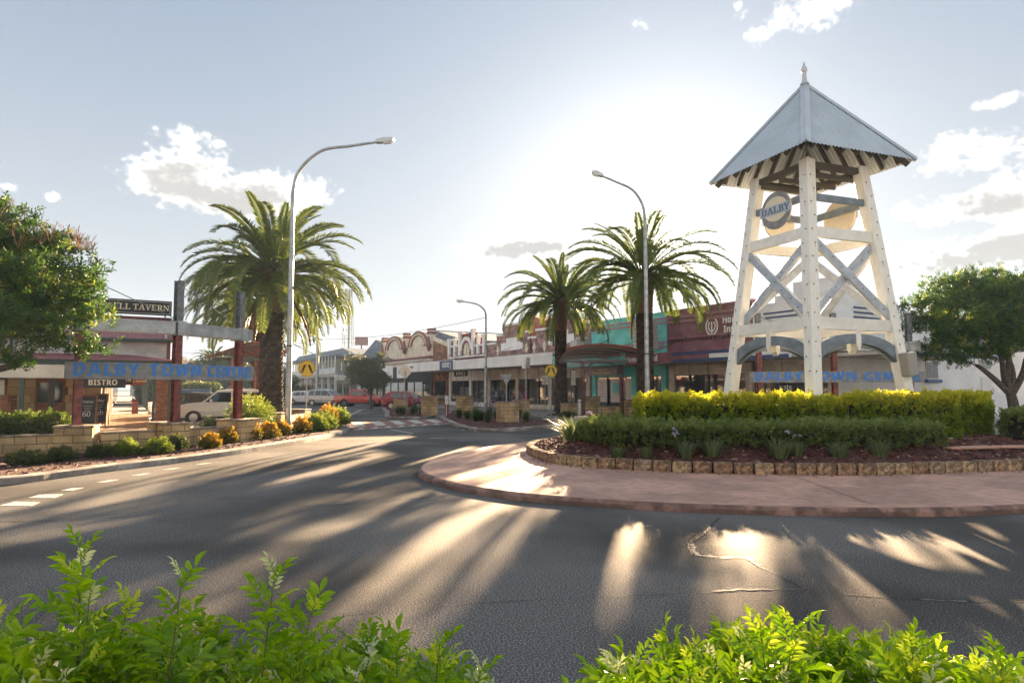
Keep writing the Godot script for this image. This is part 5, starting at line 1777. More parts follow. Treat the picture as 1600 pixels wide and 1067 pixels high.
	part("goods_shelf", box1(Vector3(-2.6, 1.3, -1.0), Vector3(2.0, 1.6, 0.1)), M.print_white, c2)
	# --- pink brick with two stepped gables
	uf = 59.8
	un = 42.6
	uc = (uf + un) / 2
	var c3 := shop_base("gabled_shop", "pink brick shop with two stepped gables and blank white panels", uf, un, [[uf, 6.2], [57.9, 6.2], [57.9, 6.9], [56.6, 6.9], [56.6, 7.75], [53.2, 7.75], [53.2, 6.9], [51.9, 6.9], [51.9, 6.3], [50.6, 6.3], [50.6, 6.9], [48.6, 6.9], [48.6, 7.75], [47.6, 8.0], [44.6, 7.9], [44.6, 6.9], [un, 6.9]], M.brick_pink, 3.72, 4.62, M.white_wall, 9, M.beige, 14, true, 6.0)
	for k in [[54.9, 7.85, 3.5], [57.25, 6.98, 1.4], [52.55, 6.98, 1.4], [51.2, 6.38, 1.4], [46.4, 8.05, 3.4], [49.6, 6.98, 2.0], [43.6, 6.98, 2.0], [58.9, 6.28, 1.9]]:
		part("coping", box1(Vector3(uc - k[0], k[1], -0.16), Vector3(k[2], 0.2, 0.55), 0.02), M.print_white, c3)
	for k in [[54.9, 5.95], [46.6, 6.05]]:
		var pnl := MB.new()
		var x: float = uc - k[0]
		pnl.prism(outline([[x - 2.0, k[1] - .5], [x + 2.0, k[1] - .5], [x + 2.0, k[1] + .25], [x + 1.0, k[1] + .25], [x + 1.0, k[1] + .65], [x - 1.0, k[1] + .65], [x - 1.0, k[1] + .25], [x - 2.0, k[1] + .25]]), 0.003, 0.06)
		part("name_panel", pnl, M.white_wall, c3)
	for u in [57.6, 52.2, 50.9, 49.2, 44.0]:
		var dm := MB.new()
		var x: float = uc - u
		dm.prism(outline([[x - .28, 5.5], [x, 5.0], [x + .28, 5.5], [x, 6.0]]), 0.003, 0.05)
		part("diamond_ornament", dm, M.print_cream, c3)
	part("downpipe", box1(Vector3(uc - 51.4, 5.6, 0.1), Vector3(0.12, 1.6, 0.1)), M.trim_red, c3)
	var rg := MB.new()
	rg.prism(outline([[-9.5, 6.0], [7.5, 6.0], [7.5, 6.6], [2.0, 7.2], [-4.6, 8.9], [-9.5, 7.4]]), -14, -2.5)
	part("gable_roof", rg, M.red_roof, c3)
	# --- turquoise front
	uf = 42.5
	un = 34.1
	uc = (uf + un) / 2
	var c4 := shop_base("turquoise_shop", "turquoise shop front with mauve stripes behind the right palm", uf, un, [[uf, 7.0], [un, 7.0]], M.turq, 3.42, 4.32, M.turq, 5, M.turq, 14, true, 5.4)
	for y in [6.55, 6.28, 4.95, 4.62]:
		part("stripe", box1(Vector3(0, y, 0.03), Vector3(uf - un - 0.04, 0.12, 0.06)), M.mauve, c4)
	for i in 28:
		part("dentil", box1(Vector3(-4.0 + i * 0.29, 4.79, 0.025), Vector3(0.12, 0.16, 0.05)), M.mauve, c4)
	for y in [3.6, 4.0]:
		part("fascia_stripe", box1(Vector3(0, y, 3.52), Vector3(uf - un - 0.1, 0.08, 0.04)), M.mauve, c4)
	air_con(c4, Vector3(-3.6, 4.42, 1.4), 1.7, 1.0)
	air_con(c4, Vector3(3.85, 4.42, 1.5), 1.5, 1.75)
	for k in [[-2.9, 1.45], [-1.3, 1.45], [0.4, 1.3]]:
		var pp := part("window_poster", box1(Vector3(k[0], 1.75, -0.05), Vector3(k[1] * 0.86, 1.7, 0.01)), M.poster, c4)
		if k[0] < -1.0 and k[0] > -2.0:
			var e := MB.new()
			e.prism(ngon(24, 0.42), -0.04, -0.035, Basis(), Vector3(k[0], 1.95, 0))
			part("printed_oval", e, M.turq, pp)
			var e2 := MB.new()
			var ap := PackedVector2Array()
			for i in 13: ap.append(Vector2(cos(-PI / 2 + PI * i / 12) * .54, sin(-PI / 2 + PI * i / 12) * .6))
			for i in 13: ap.append(Vector2(cos(PI / 2 - PI * i / 12) * .42, sin(PI / 2 - PI * i / 12) * .6))
			e2.prism(ap, -0.04, -0.034, Basis(), Vector3(k[0], 1.95, 0))
			part("printed_arc", e2, M.sign_red, pp)
		else:
			for i in 6:
				part("printed_line", box1(Vector3(k[0], 2.3 - i * 0.2, -0.04), Vector3(0.4 + 0.1 * (i % 3), 0.04, 0.004)), M.mauve, pp)
	var ws := part("hanging_sign", box1(Vector3(-1.6, 3.12, 1.0), Vector3(3.6, 0.52, 0.1)), M.mauve_sign, c4)
	text("Parenting Support", 0.17, M.print_cream, ws, Vector3(-1.5, 3.03, 1.06))
	text("Pregnancy &", 0.15, M.print_cream, ws, Vector3(-1.5, 3.26, 1.06))
	# --- maroon front
	uf = 34.05
	un = 27.0
	uc = (uf + un) / 2
	var c5 := shop_base("maroon_shop", "maroon shop front with white circular emblem and lettering", uf, un, [[uf, 7.0], [un, 7.02]], M.maroon, 3.38, 4.0, M.maroon, 4, M.beige, 14, true, 5.4)
	for y in [6.5, 6.2]:
		part("raised_band", box1(Vector3(0, y, 0.03), Vector3(uf - un - 0.03, 0.16, 0.06)), M.maroon_light, c5)
	part("raised_band", box1(Vector3(0, 6.95, 0.03), Vector3(uf - un - 0.03, 0.1, 0.08)), M.maroon_light, c5)
	for i in 30:
		part("dentil", box1(Vector3(-3.3 + i * 0.23, 4.98, 0.03), Vector3(0.1, 0.22, 0.06)), M.maroon_dark, c5)
	part("raised_band", box1(Vector3(0, 5.14, 0.03), Vector3(uf - un - 0.03, 0.06, 0.07)), M.maroon_light, c5)
	text("Home", 0.42, M.print_white, c5, Vector3(2.1, 5.98, 0.04), 0, null, 0.04, 0.95)
	text("Instead", 0.42, M.print_white, c5, Vector3(2.42, 5.42, 0.04), 0, null, 0.04, 0.95)
	var em := MB.new()
	for w in [[.5, .42, .58], [.3, .24, .36]]:
		var p := PackedVector2Array()
		for i in 25: p.append(Vector2(cos(TAU * i / 24 + .4 - PI / 2 * 0) * w[0], sin(TAU * i / 24) * w[2]))
		for i in 24:
			var a0 := PI * 0.72 + TAU * 0.78 * i / 24
			var a1 := PI * 0.72 + TAU * 0.78 * (i + 1) / 24
			em.prism(PackedVector2Array([Vector2(cos(a0) * w[0], sin(a0) * w[2]), Vector2(cos(a1) * w[0], sin(a1) * w[2]), Vector2(cos(a1) * w[1], sin(a1) * (w[2] - .09)), Vector2(cos(a0) * w[1], sin(a0) * (w[2] - .09))]), 0.0, 0.05, Basis(), Vector3(0.45, 5.68, 0.004))
	em.box(Vector3(0.45, 5.55, 0.03), Vector3(0.07, 0.8, 0.05))
	part("emblem", em, M.print_white, c5)
	text("Home Instead", 0.33, M.print_white, c5, Vector3(-2.0, 3.69, 3.53), 0, null, 0.02, 0.95)
	# --- white corner building
	uf = 26.95
	un = 21.7
	uc = (uf + un) / 2
	var c6 := shop_base("corner_shop", "white corner building with stepped parapet and navy stripes", uf, un, [[uf, 6.6], [25.4, 6.6], [25.4, 6.95], [24.2, 6.95], [24.2, 7.55], [un, 7.55]], M.white_wall, 3.38, 3.95, M.white_wall, 3, M.beige, 6, true, 5.4)
	for y in [6.05, 5.8, 5.55]:
		part("stripe", box1(Vector3(-0.2 + (6.05 - y) * 0.5, y, 0.02), Vector3(3.3, 0.09, 0.04)), M.navy, c6)
	for y in [3.46, 3.87]:
		part("fascia_stripe", box1(Vector3(-1.5, y, 3.52), Vector3(8.0, 0.17, 0.05)), M.navy, c6)
	text("vets", 0.3, M.print_white, c6, Vector3(-.6, 1.95, -0.08))
	# its side along the cross street: x to the right along the front
	var side := Node3D.new()
	side.name = "cross_street_front"
	c6.add_child(side)
	side.transform = c6.transform.affine_inverse() * Transform3D(Basis(Vector3.UP, CROSS_TURN), S(un, 31.0))
	var sw := MB.new()
	sw.prism(outline([[0.0, 3.3], [20, 3.3], [20, 6.15], [4.6, 6.15], [4.6, 6.55], [3.0, 6.55], [3.0, 6.95], [1.6, 6.95], [1.6, 7.55], [0.0, 7.55]]), -0.35, 0.0)
	sw.box(Vector3(13.0, 1.7, -0.18), Vector3(14.0, 3.2, 0.34))
	sw.box(Vector3(0.2, 1.7, -0.18), Vector3(0.4, 3.2, 0.34))
	sw.box(Vector3(20 - 0.2, 3, -6), Vector3(0.34, 6.0, 11))
	part("wall", sw, M.white_wall, side)
	part("roof", box1(Vector3(10, 5.5, -6), Vector3(19.4, 0.14, 11.4)), M.blue_roof, side)
	part("interior", box1(Vector3(3.3, 1.6, -4.0), Vector3(5.4, 3.2, 0.1)), M.inside, side)
	for y in [6.05, 5.8, 5.55]:
		part("stripe", box1(Vector3(2.9 + (6.05 - y) * 1.0 * 0, y, 0.02), Vector3(3.0, 0.09, 0.04)), M.navy, side)
	text("1994", 0.34, M.navy, side, Vector3(0.35, 6.95, 0.03))
	part("awning", box1(Vector3(3.0, 3.5, 1.72), Vector3(9.2, 0.16, 3.42)), M.beige, side)
	part("awning_roof", box1(Vector3(3.0, 3.83, 1.7), Vector3(9.2, 0.05, 3.4)), M.white_wall, side)
	part("fascia", box1(Vector3(3.1, 3.67, 3.47), Vector3(9.4, 0.57, 0.07)), M.white_wall, side)
	for y in [3.46, 3.87]:
		part("fascia_stripe", box1(Vector3(3.1, y, 3.52), Vector3(9.4, 0.17, 0.05)), M.navy, side)
	for i in 4:
		var x := 0.9 + i * 1.35
		var f := part("window_frame", box1(Vector3(x, 2.72, -0.1), Vector3(1.3, 0.1, 0.1)), M.frame_white if i % 2 else M.frame_dark, side)
		part("mullion", box1(Vector3(x + 0.66, 1.6, -0.1), Vector3(0.09, 2.9, 0.12)), M.beige, f)
		part("pane", box1(Vector3(x, 1.6, -0.12), Vector3(1.24, 2.2, 0.012)), M.pane, f)
		part("sill_wall", box1(Vector3(x, 0.3, -0.1), Vector3(1.3, 0.36, 0.16)), M.beige, f)
	part("transom", box1(Vector3(3.2, 3.05, -0.1), Vector3(5.6, 0.6, 0.14)), M.beige, side)
	for k in [[8.2, 2.9, 1.15, 1.0]]:
		var wn := part("window", box1(Vector3(k[0], k[1], 0.02), Vector3(k[2], k[3], 0.08)), M.frame_white, side)
		part("pane", box1(Vector3(k[0] - k[2] * 0.24, k[1], 0.07), Vector3(k[2] * 0.42, k[3] * 0.86, 0.012)), M.pane_dark, wn)
		part("pane", box1(Vector3(k[0] + k[2] * 0.24, k[1], 0.07), Vector3(k[2] * 0.42, k[3] * 0.86, 0.012)), M.pane_dark, wn)
		part("sill", box1(Vector3(k[0], k[1] - k[3] / 2 - 0.1, 0.1), Vector3(k[2] + 0.3, 0.18, 0.2), 0.01), M.navy_light, wn)
	var dr := part("door", box1(Vector3(13.9, 1.35, 0.015), Vector3(1.1, 2.4, 0.05)), M.frame_white, side)
	part("door_handle", box1(Vector3(14.3, 1.2, 0.06), Vector3(0.05, 0.16, 0.05)), M.steel_grey, dr)
	var tl := part("door_light", box1(Vector3(13.9, 3.3, 0.015), Vector3(1.3, 0.6, 0.05)), M.frame_white, side)
	part("pane", box1(Vector3(13.9, 3.3, 0.045), Vector3(1.1, 0.44, 0.012)), M.pane_dark, tl)

func _bar(a: Vector3, b: Vector3, w: float, h: float) -> MB:
	var m := MB.new()
	m.bar(a, b, w, h)
	return m

func air_con(root: Node3D, at: Vector3, w: float, h: float) -> void:
	var u := part("air_conditioner", box1(at + Vector3(0, h / 2 + 0.1, 0), Vector3(w, h, 0.8), 0.02), M.zinc_light, root)
	var g := MB.new()
	for i in int(h / 0.09):
		g.box(at + Vector3(w / 2 + 0.01, 0.2 + i * 0.09, 0), Vector3(0.03, 0.03, 0.7))
		g.box(at + Vector3(w * 0.25, 0.2 + i * 0.09, 0.41), Vector3(w * 0.42, 0.03, 0.03))
	part("grille", g, M.steel_grey, u)
	for s in [-0.22, 0.22]:
		var fan := MB.new()
		fan.lathe([Vector2(w * .2, 0), Vector2(w * .2, .16), Vector2(w * .17, .2), Vector2(.001, .2)], 16, at + Vector3(w * s, h + 0.1, 0))
		part("fan_housing", fan, M.zinc_light, u)

func build_far() -> void:
	# two-storey verandah hotel further down the street
	var h := thing("verandah_hotel", "white two-storey building with a long upper verandah far down the street", "building", S(126, 31.0), SHOP_TURN)
	part("wall", box1(Vector3(0, 3.6, -4), Vector3(44, 7.2, 7.6)), M.cream, h)
	var rf := MB.new()
	rf.prism(outline([[-23, 7.2], [23, 7.2], [16, 8.5], [-16, 8.5]]), -9, 0.5)
	part("roof", rf, M.blue_roof, h)
	part("balcony_floor", box1(Vector3(0, 3.9, 1.7), Vector3(44, 0.35, 3.4)), M.white_wall, h)
	part("balcony_roof", box1(Vector3(0, 7.1, 1.8), Vector3(44.6, 0.2, 3.6)), M.blue_roof, h)
	for i in 23:
		var x := -22 + i * 2.0
		part("verandah_post", box1(Vector3(x, 5.5, 3.3), Vector3(0.14, 3.1, 0.14)), M.print_white, h)
		if i < 22:
			part("balustrade", box1(Vector3(x + 1.0, 4.65, 3.3), Vector3(1.84, 1.05, 0.05)), M.white_wall, h)
			part("window", box1(Vector3(x + 1.0, 5.6, -0.17), Vector3(0.95, 1.9, 0.06)), M.pane_dark if i % 2 else M.beige, h)
	for i in 12:
		part("column", box1(Vector3(-22 + i * 4.0, 1.9, 3.2), Vector3(0.3, 3.7, 0.3)), M.print_white, h)
		var d := part("shop_window", box1(Vector3(-20 + i * 4.0, 1.5, -0.17), Vector3(2.9, 2.4, 0.06)), M.frame_dark, h)
		part("pane", box1(Vector3(-20 + i * 4.0, 1.5, -0.12), Vector3(2.7, 2.2, 0.02)), M.pane_dark, d)
	part("fascia_board", box1(Vector3(0, 4.05, 3.46), Vector3(44, 0.5, 0.08)), M.beige, h)
	# low shops that close the view at the street's end
	var k := 0
	for d in [[S(142, 34), 16.0, 4.4, M.cream, "low cream shop with a blue roof at the far end of the street"], [S(166, 30), 20.0, 5.2, M.white_wall, "pale shop beyond the low cream one at the far end"], [S(205, 14), 26.0, 5.0, M.beige, "beige building that closes the far end of the street"]]:
		var s := thing("far_shop", d[4], "building", d[0], SHOP_TURN + (0.0 if k < 2 else 1.57), "shops at the end of the street")
		part("wall", box1(Vector3(0, d[2] / 2, -4), Vector3(d[1], d[2], 8)), d[3], s)
		part("awning", box1(Vector3(0, 3.0, 1.4), Vector3(d[1], 0.3, 2.8)), M.blue_roof, s)
		part("roof", box1(Vector3(0, d[2] + 0.15, -4), Vector3(d[1] + 0.6, 0.3, 8.6)), M.blue_roof, s)
		for i in 4:
			var w := part("window", box1(Vector3(-d[1] * 0.36 + i * d[1] * 0.24, 1.5, 0.03), Vector3(d[1] * 0.16, 1.7, 0.06)), M.frame_dark, s)
			part("pane", box1(Vector3(-d[1] * 0.36 + i * d[1] * 0.24, 1.5, 0.07), Vector3(d[1] * 0.14, 1.5, 0.02)), M.pane_dark, w)
		k += 1
	# beige shop with a grey gable between the hotel and the cream building
	var g := thing("gable_hall", "pale hall with a broad grey gable roof behind the street tree", "building", S(97.5, 31.0), SHOP_TURN)
	part("wall", box1(Vector3(0, 2.7, -6), Vector3(11.0, 5.4, 11.6)), M.cream, g)
	var gr := MB.new()
	gr.prism(outline([[-7.5, 5.4], [5.8, 5.4], [5.8, 8.4], [3.4, 8.9]]), -14, 0.2)
	part("roof", gr, M.blue_roof, g)
	part("awning", box1(Vector3(0, 3.4, 1.7), Vector3(11, 0.5, 3.4)), M.beige, g)
	for i in 3:
		var w := part("window", box1(Vector3(-3.5 + i * 3.5, 1.5, -0.17), Vector3(2.4, 2.2, 0.06)), M.frame_dark, g)
		part("pane", box1(Vector3(-3.5 + i * 3.5, 1.5, -0.12), Vector3(2.2, 2.0, 0.02)), M.pane_dark, w)
	# lattice mast
	var m := thing("lattice_mast", "tall lattice radio mast rising behind the far roofs", "mast", Vector3(-48.2, 0, -200))
	var mh := 31.0
	var cr := func(k2: int, y: float) -> Vector3:
		var r := lerpf(2.0, 0.8, y / mh)
		return Vector3(r * [-1.0, 1.0, 1.0, -1.0][k2 % 4], y, r * [-1.0, -1.0, 1.0, 1.0][k2 % 4])
	var legs := MB.new()
	for i in 4: legs.rod(cr.call(i, 0.0), cr.call(i, mh), 0.07, 5)
	part("leg", legs, M.mast_grey, m)
	var lace := MB.new()
	for j in 16:
		for i in 4:
			lace.rod(cr.call(i, mh * j / 16.0), cr.call(i + 1, mh * (j + 1) / 16.0), 0.03, 4)
			lace.rod(cr.call(i + 1, mh * j / 16.0), cr.call(i, mh * (j + 1) / 16.0), 0.03, 4)
			lace.rod(cr.call(i, mh * (j + 1) / 16.0), cr.call(i + 1, mh * (j + 1) / 16.0), 0.035, 4)
	part("lacing", lace, M.mast_grey, m)
	part("cable_ladder", box1(Vector3(0.2, mh / 2, 0), Vector3(0.5, mh, 0.12)), M.mast_grey, m)
	for y in [19.0, 25.5]:
		var d := MB.new()
		d.lathe([Vector2(.001, -.1), Vector2(.5, -.1), Vector2(.45, .3), Vector2(.001, .4)], 14, Vector3(-0.6, y, 1.0), Basis(Vector3.RIGHT, PI / 2))
		part("dish", d, M.mast_grey, m)
	for i in 6:
		part("panel_antenna", box1(Vector3(cos(i * 1.05) * 1.0, 30.4, sin(i * 1.05) * 1.1), Vector3(0.25, 2.0, 0.25), 0.04), M.mast_grey, m)
	# billboard on a pole
	var bb := thing("billboard", "faded reddish billboard on a pole above the far roofs", "billboard", Vector3(-26.5, 0, -120), 0.1)
	part("pole", cyl(0.18, 0.18, 9.6, 10), M.steel_grey, bb, Vector3(0, 4.8, 0))
	part("board", box1(Vector3(0, 10.3, 0.1), Vector3(2.3, 1.5, 0.2), 0.03), M.faded_red, bb)
	# pole with cross arm and wires
	var up := thing("power_pole", "tall timber power pole with a raked arm at the street edge", "power pole", S(84, 20.2, 0))
	var pb := MB.new()
	pb.rod(Vector3.ZERO, Vector3(0, 9.2, 0), 0.24, 10, 0.17)
	part("pole", pb, M.galv, up)
	var ab := MB.new()
	ab.rod(Vector3(0, 5.9, 0), Vector3(-3.4, 7.6, 0.4), 0.05, 6)
	part("raked_arm", ab, M.steel_grey, up)
	part("lamp_head", box1(Vector3(-3.7, 7.68, 0.4), Vector3(0.7, 0.14, 0.26), 0.04), M.zinc, up)
	part("cross_arm", box1(Vector3(0, 7.9, 0), Vector3(2.0, 0.12, 0.1)), M.dark_timber, up)
	var top := S(84, 20.2, 7.95)
	var n := 0
	for w in [[Vector3(-1.98, 7.1, -50), top, 0.5, "sagging black cable from the slim lamp post to the power pole"], [top, S(140, 8, 8.2), 0.8, "cable running on from the power pole down the street"], [top + Vector3(0, -0.6, 0), S(110, -4, 7.0), 0.6, "cable from the power pole across the street to the left"]]:
		var c := thing("cable", w[3], "cable", w[0])
		var p := PackedVector3Array()
		var r := PackedFloat32Array()
		for i in 17:
			var t := i / 16.0
			p.append((w[1] - w[0]) * t - Vector3(0, w[2] * 4.0 * t * (1 - t), 0))
			r.append(0.022)
		var b := MB.new()
		b.tube(p, r, 5)
		part("wire", b, M.ink, c)
		n += 1

# ---------- tavern ----------
func build_tavern() -> void:
	var t := thing("tavern", "sandstone tavern with maroon corrugated roofs and a deep verandah, left", "building", S(37.5, -1.0), CROSS_TURN)
	var stone := MB.new()
	# sandstone front in courses: separate blocks
	part("core_wall", box1(Vector3(-11, 1.9, -0.35), Vector3(21.4, 3.7, 0.3)), M.mortar, t)
	var r := RandomNumberGenerator.new()
	r.seed = 9
	for c in 9:
		var y := 0.15 + c * 0.36
		var x := -6.4 + (0.35 if c % 2 else 0.0)
		while x < -0.02:
			var w := minf(r.randf_range(0.55, 0.95), -x)
			if w > 0.1 and not (x > -5.3 and x + w < -3.4 and c > 2 and c < 7) and not (x > -2.6 and x + w < -1.3 and c < 7):
				part("stone_block", one_block(snappedf(w - 0.012, 0.05), 0.12, 0.345), M["sand%d" % (r.randi() % 3)], t, Vector3(x + w / 2, y + 0.18, -0.17))
			x += w
	var dw := part("door", box1(Vector3(-2.0, 1.35, -0.14), Vector3(1.15, 2.3, 0.08)), M.wood_red, t)
	part("door_frame", box1(Vector3(-2.0, 2.6, -0.12), Vector3(1.4, 0.2, 0.14)), M.wood_red, dw)
	part("door_panel", box1(Vector3(-1.72, 1.7, -0.09), Vector3(0.4, 0.9, 0.03)), M.pane_dark, dw)
	part("door_panel", box1(Vector3(-2.28, 1.7, -0.09), Vector3(0.4, 0.9, 0.03)), M.pane_dark, dw)
	var wd := part("window", box1(Vector3(-4.4, 1.9, -0.14), Vector3(1.6, 1.3, 0.1)), M.wood_red, t)
	part("pane", box1(Vector3(-4.4, 1.9, -0.08), Vector3(1.4, 1.1, 0.02)), M.pane_dark, wd)
	var w2 := part("window", box1(Vector3(-8.2, 1.9, -0.14), Vector3(1.6, 1.3, 0.1)), M.wood_red, t)
	part("pane", box1(Vector3(-8.2, 1.9, -0.08), Vector3(1.4, 1.1, 0.02)), M.pane_dark, w2)
	# wall along the street, with pale panels
	part("street_wall", box1(Vector3(-0.15, 1.9, -13), Vector3(0.3, 3.8, 25.4)), M.beige, t)
	for i in 14:
		var z := -1.2 - i * 1.75
		part("pilaster", box1(Vector3(0.06, 1.7, z), Vector3(0.12, 3.2, 0.32)), [M.green_steel, M.beige, M.wood_red][i % 3], t)
		if i % 2 == 1:
			var sw := part("shop_window", box1(Vector3(0.04, 1.5, z - 0.87), Vector3(0.08, 2.2, 1.25)), M.frame_white, t)
			part("pane", box1(Vector3(0.09, 1.6, z - 0.87), Vector3(0.02, 1.8, 1.1)), M.pane_dark, sw)
	# verandah posts and beams
	for k in [[-7.6, 2.85], [-2.75, 2.9], [-1.7, 2.9], [2.75, 2.85], [2.75, -3.0], [2.75, -8.0], [2.75, -13.0], [2.75, -18.0]]:
		part("verandah_post", box1(Vector3(k[0], 1.5, k[1]), Vector3(0.17, 2.9, 0.17), 0.01), M.green_steel if k[0] != -1.7 else M.ink, t)
	part("verandah_beam", box1(Vector3(-5.5, 3.0, 2.95), Vector3(17.0, 0.22, 0.1)), M.green_steel, t)
	part("verandah_beam", box1(Vector3(2.95, 3.0, -11.0), Vector3(0.1, 0.22, 27.8)), M.green_steel, t)
	part("fascia_board", box1(Vector3(-5.8, 2.60, 2.98), Vector3(9.0, 0.56, 0.06)), M.cream, t)
	part("fascia_board", box1(Vector3(-1.2, 2.60, 2.985), Vector3(0.12, 0.56, 0.06)), M.cream, t)
	part("board_lettering_mark", box1(Vector3(-5.2, 2.6, 3.02), Vector3(0.5, 0.2, 0.01)), M.trim_red, t)
	part("ceiling", box1(Vector3(1.4, 3.12, -11.5), Vector3(3.0, 0.05, 28)), M.beige, t)
	part("ceiling", box1(Vector3(-6.5, 3.12, 1.4), Vector3(13.0, 0.05, 3.0)), M.beige, t)
	# roofs in corrugated sheet: lower verandah roof, hipped at the corner
	part("verandah_roof", corrugated(Vector3(-16, 3.12, 3.1), Vector3(3.1, 3.12, 3.1), Vector3(-16, 3.62, -0.2), Vector3(-0.2, 3.62, -0.2)), M.maroon_roof, t)
	part("verandah_roof", corrugated(Vector3(3.1, 3.12, 3.1), Vector3(3.1, 3.12, -25), Vector3(-0.2, 3.62, -0.2), Vector3(-0.2, 3.62, -25)), M.maroon_roof, t)
	# upper wall of weatherboards
	for i in 5:
		var b := MB.new()
		b.box(Vector3(-2.9, 3.34 + i * 0.17, 1.0 - i * 0.003), Vector3(11.2, 0.176, 0.03), Basis(Vector3.RIGHT, 0.08))
		part("weatherboard", b, M.boards, t)
	part("corner_board", box1(Vector3(2.72, 3.72, 0.98), Vector3(0.16, 0.95, 0.14)), M.trim_red, t)
	part("corner_board", box1(Vector3(-3.4, 3.72, 1.03), Vector3(0.12, 0.95, 0.05)), M.green_steel, t)
	part("gable_wall", box1(Vector3(2.6, 3.9, -3.6), Vector3(0.1, 1.4, 9.0)), M.boards, t)
	part("gutter", box1(Vector3(-3.0, 4.13, 1.32), Vector3(11.9, 0.15, 0.15), 0.02), M.green_steel, t)
	part("main_roof", corrugated(Vector3(-8.9, 4.16, 1.28), Vector3(3.0, 4.16, 1.28), Vector3(-8.9, 5.62, -3.6), Vector3(3.0, 5.62, -3.6)), M.maroon_roof, t)
	part("main_roof", corrugated(Vector3(3.0, 4.16, -8.5), Vector3(-8.9, 4.16, -8.5), Vector3(3.0, 5.62, -3.6), Vector3(-8.9, 5.62, -3.6)), M.maroon_roof, t)
	part("barge_board", _bar(Vector3(3.02, 4.12, 1.32), Vector3(3.02, 5.6, -3.6), 0.08, 0.2), M.grey_blue, t)
	part("ridge_cap", _bar(Vector3(-8.9, 5.66, -3.6), Vector3(3.0, 5.66, -3.6), 0.3, 0.05), M.maroon_roof, t)
	part("side_roof", corrugated(Vector3(-22, 4.3, 2.0), Vector3(-8.95, 4.3, 2.0), Vector3(-22, 6.4, -5.0), Vector3(-10.5, 6.4, -5.0)), M.maroon_roof, t)
	part("gutter", box1(Vector3(-15.5, 4.26, 2.05), Vector3(13.0, 0.15, 0.15), 0.02), M.green_steel, t)
	part("side_wall", box1(Vector3(-15.4, 3.7, 1.6), Vector3(12.8, 1.2, 0.1)), M.boards, t)
	# the tavern's name on a board above the ridge
	var sg := part("roof_sign", box1(Vector3(1.05, 6.15, -3.2), Vector3(3.9, 0.78, 0.12), 0.01), M.ink, t)
	part("sign_border", box1(Vector3(1.05, 6.15, -3.137), Vector3(3.78, 0.66, 0.01)), M.print_grey, sg)
	part("sign_field", box1(Vector3(1.05, 6.15, -3.129), Vector3(3.7, 0.58, 0.01)), M.ink, sg)
	text("RUSSELL TAVERN", 0.3, M.print_cream, sg, Vector3(1.05, 6.15, -3.115), 0, font(true, 0, true), 0.02, 0.96)
	for x in [-.6, 2.7]:
		part("sign_leg", box1(Vector3(x, 5.68, -3.3), Vector3(0.07, 0.4, 0.07)), M.steel_grey, sg)
	# under-verandah signs over the footpath
	for k in [[0.12, 2.14, 2.8, 1.75, .46, "BISTRO", M.ink], [0.98, 2.30, -0.4, .62, .38, "BAR", M.ink], [1.3, 2.28, -3.6, 1.15, .42, "by family owned", M.trim_red]]:
		var s := part("hanging_sign", box1(Vector3(k[0], k[1], k[2]), Vector3(k[3], k[4], 0.1), 0.01), k[6], t)
		text(k[5], k[4] * (0.5 if k[5].length() < 8 else 0.28), M.print_cream, s, Vector3(k[0], k[1], k[2] + 0.06), 0, null, 0.02)
	# timber slat screens between the posts
	for k in [[-9.0, -6.3, 2.6], [-5.9, -3.2, 2.55]]:
		for i in 8:
			part("screen_slat", box1(Vector3((k[0] + k[1]) / 2, 0.35 + i * 0.165, k[2]), Vector3(k[1] - k[0], 0.13 if i % 3 else 0.15, 0.03)), M.wood_red, t)
		for x in [k[0] + 0.05, k[1] - 0.05, (k[0] + k[1]) / 2]:
			part("screen_post", box1(Vector3(x, 0.95, k[2] - 0.04), Vector3(0.09, 1.5, 0.06)), M.wood_red, t)
	for i in 8:
		part("screen_slat", box1(Vector3(-3.15, 0.35 + i * 0.165, 1.6), Vector3(0.03, 0.13, 1.8)), M.wood_red, t)
	part("corner_panel", box1(Vector3(2.45, 1.45, 2.3), Vector3(0.5, 2.6, 0.08)), M.wood_red, t)
	part("corner_panel", box1(Vector3(2.12, 1.45, 2.34), Vector3(0.12, 2.6, 0.12)), M.green_steel, t)
	# neighbours that carry the footpath's far awning on
	var n := 0
	for k in [[64.0, 14.0, 4.6, M.white_wall, "white shop next to the tavern, deep under its awning"], [80.0, 16.0, 5.0, M.beige, "beige shop beyond the white one along the left footpath"], [98.0, 18.0, 4.4, M.cream, "cream shop furthest along the left footpath"]]:
		var s := thing("footpath_shop", k[4], "building", S(k[0] + k[1] / 2.0, -1.1), CROSS_TURN, "shops along the left footpath")
		part("wall", box1(Vector3(-4, k[2] / 2, 0), Vector3(8, k[2], k[1])), k[3], s)
		part("awning", box1(Vector3(1.4, 3.2, 0), Vector3(2.9, 0.3, k[1])), M.maroon_roof, s)
		for i in 5:
			var w := part("shop_window", box1(Vector3(0.04, 1.5, -k[1] * 0.4 + i * k[1] * 0.2), Vector3(0.08, 2.3, k[1] * 0.15)), M.frame_white if i % 2 else M.frame_dark, s)
			part("pane", box1(Vector3(0.09, 1.5, -k[1] * 0.4 + i * k[1] * 0.2), Vector3(0.02, 2.0, k[1] * 0.13)), M.pane_dark, w)
			part("awning_post", box1(Vector3(2.7, 1.6, -k[1] * 0.4 + i * k[1] * 0.2), Vector3(0.12, 3.0, 0.12)), M.green_steel, s)
		n += 1

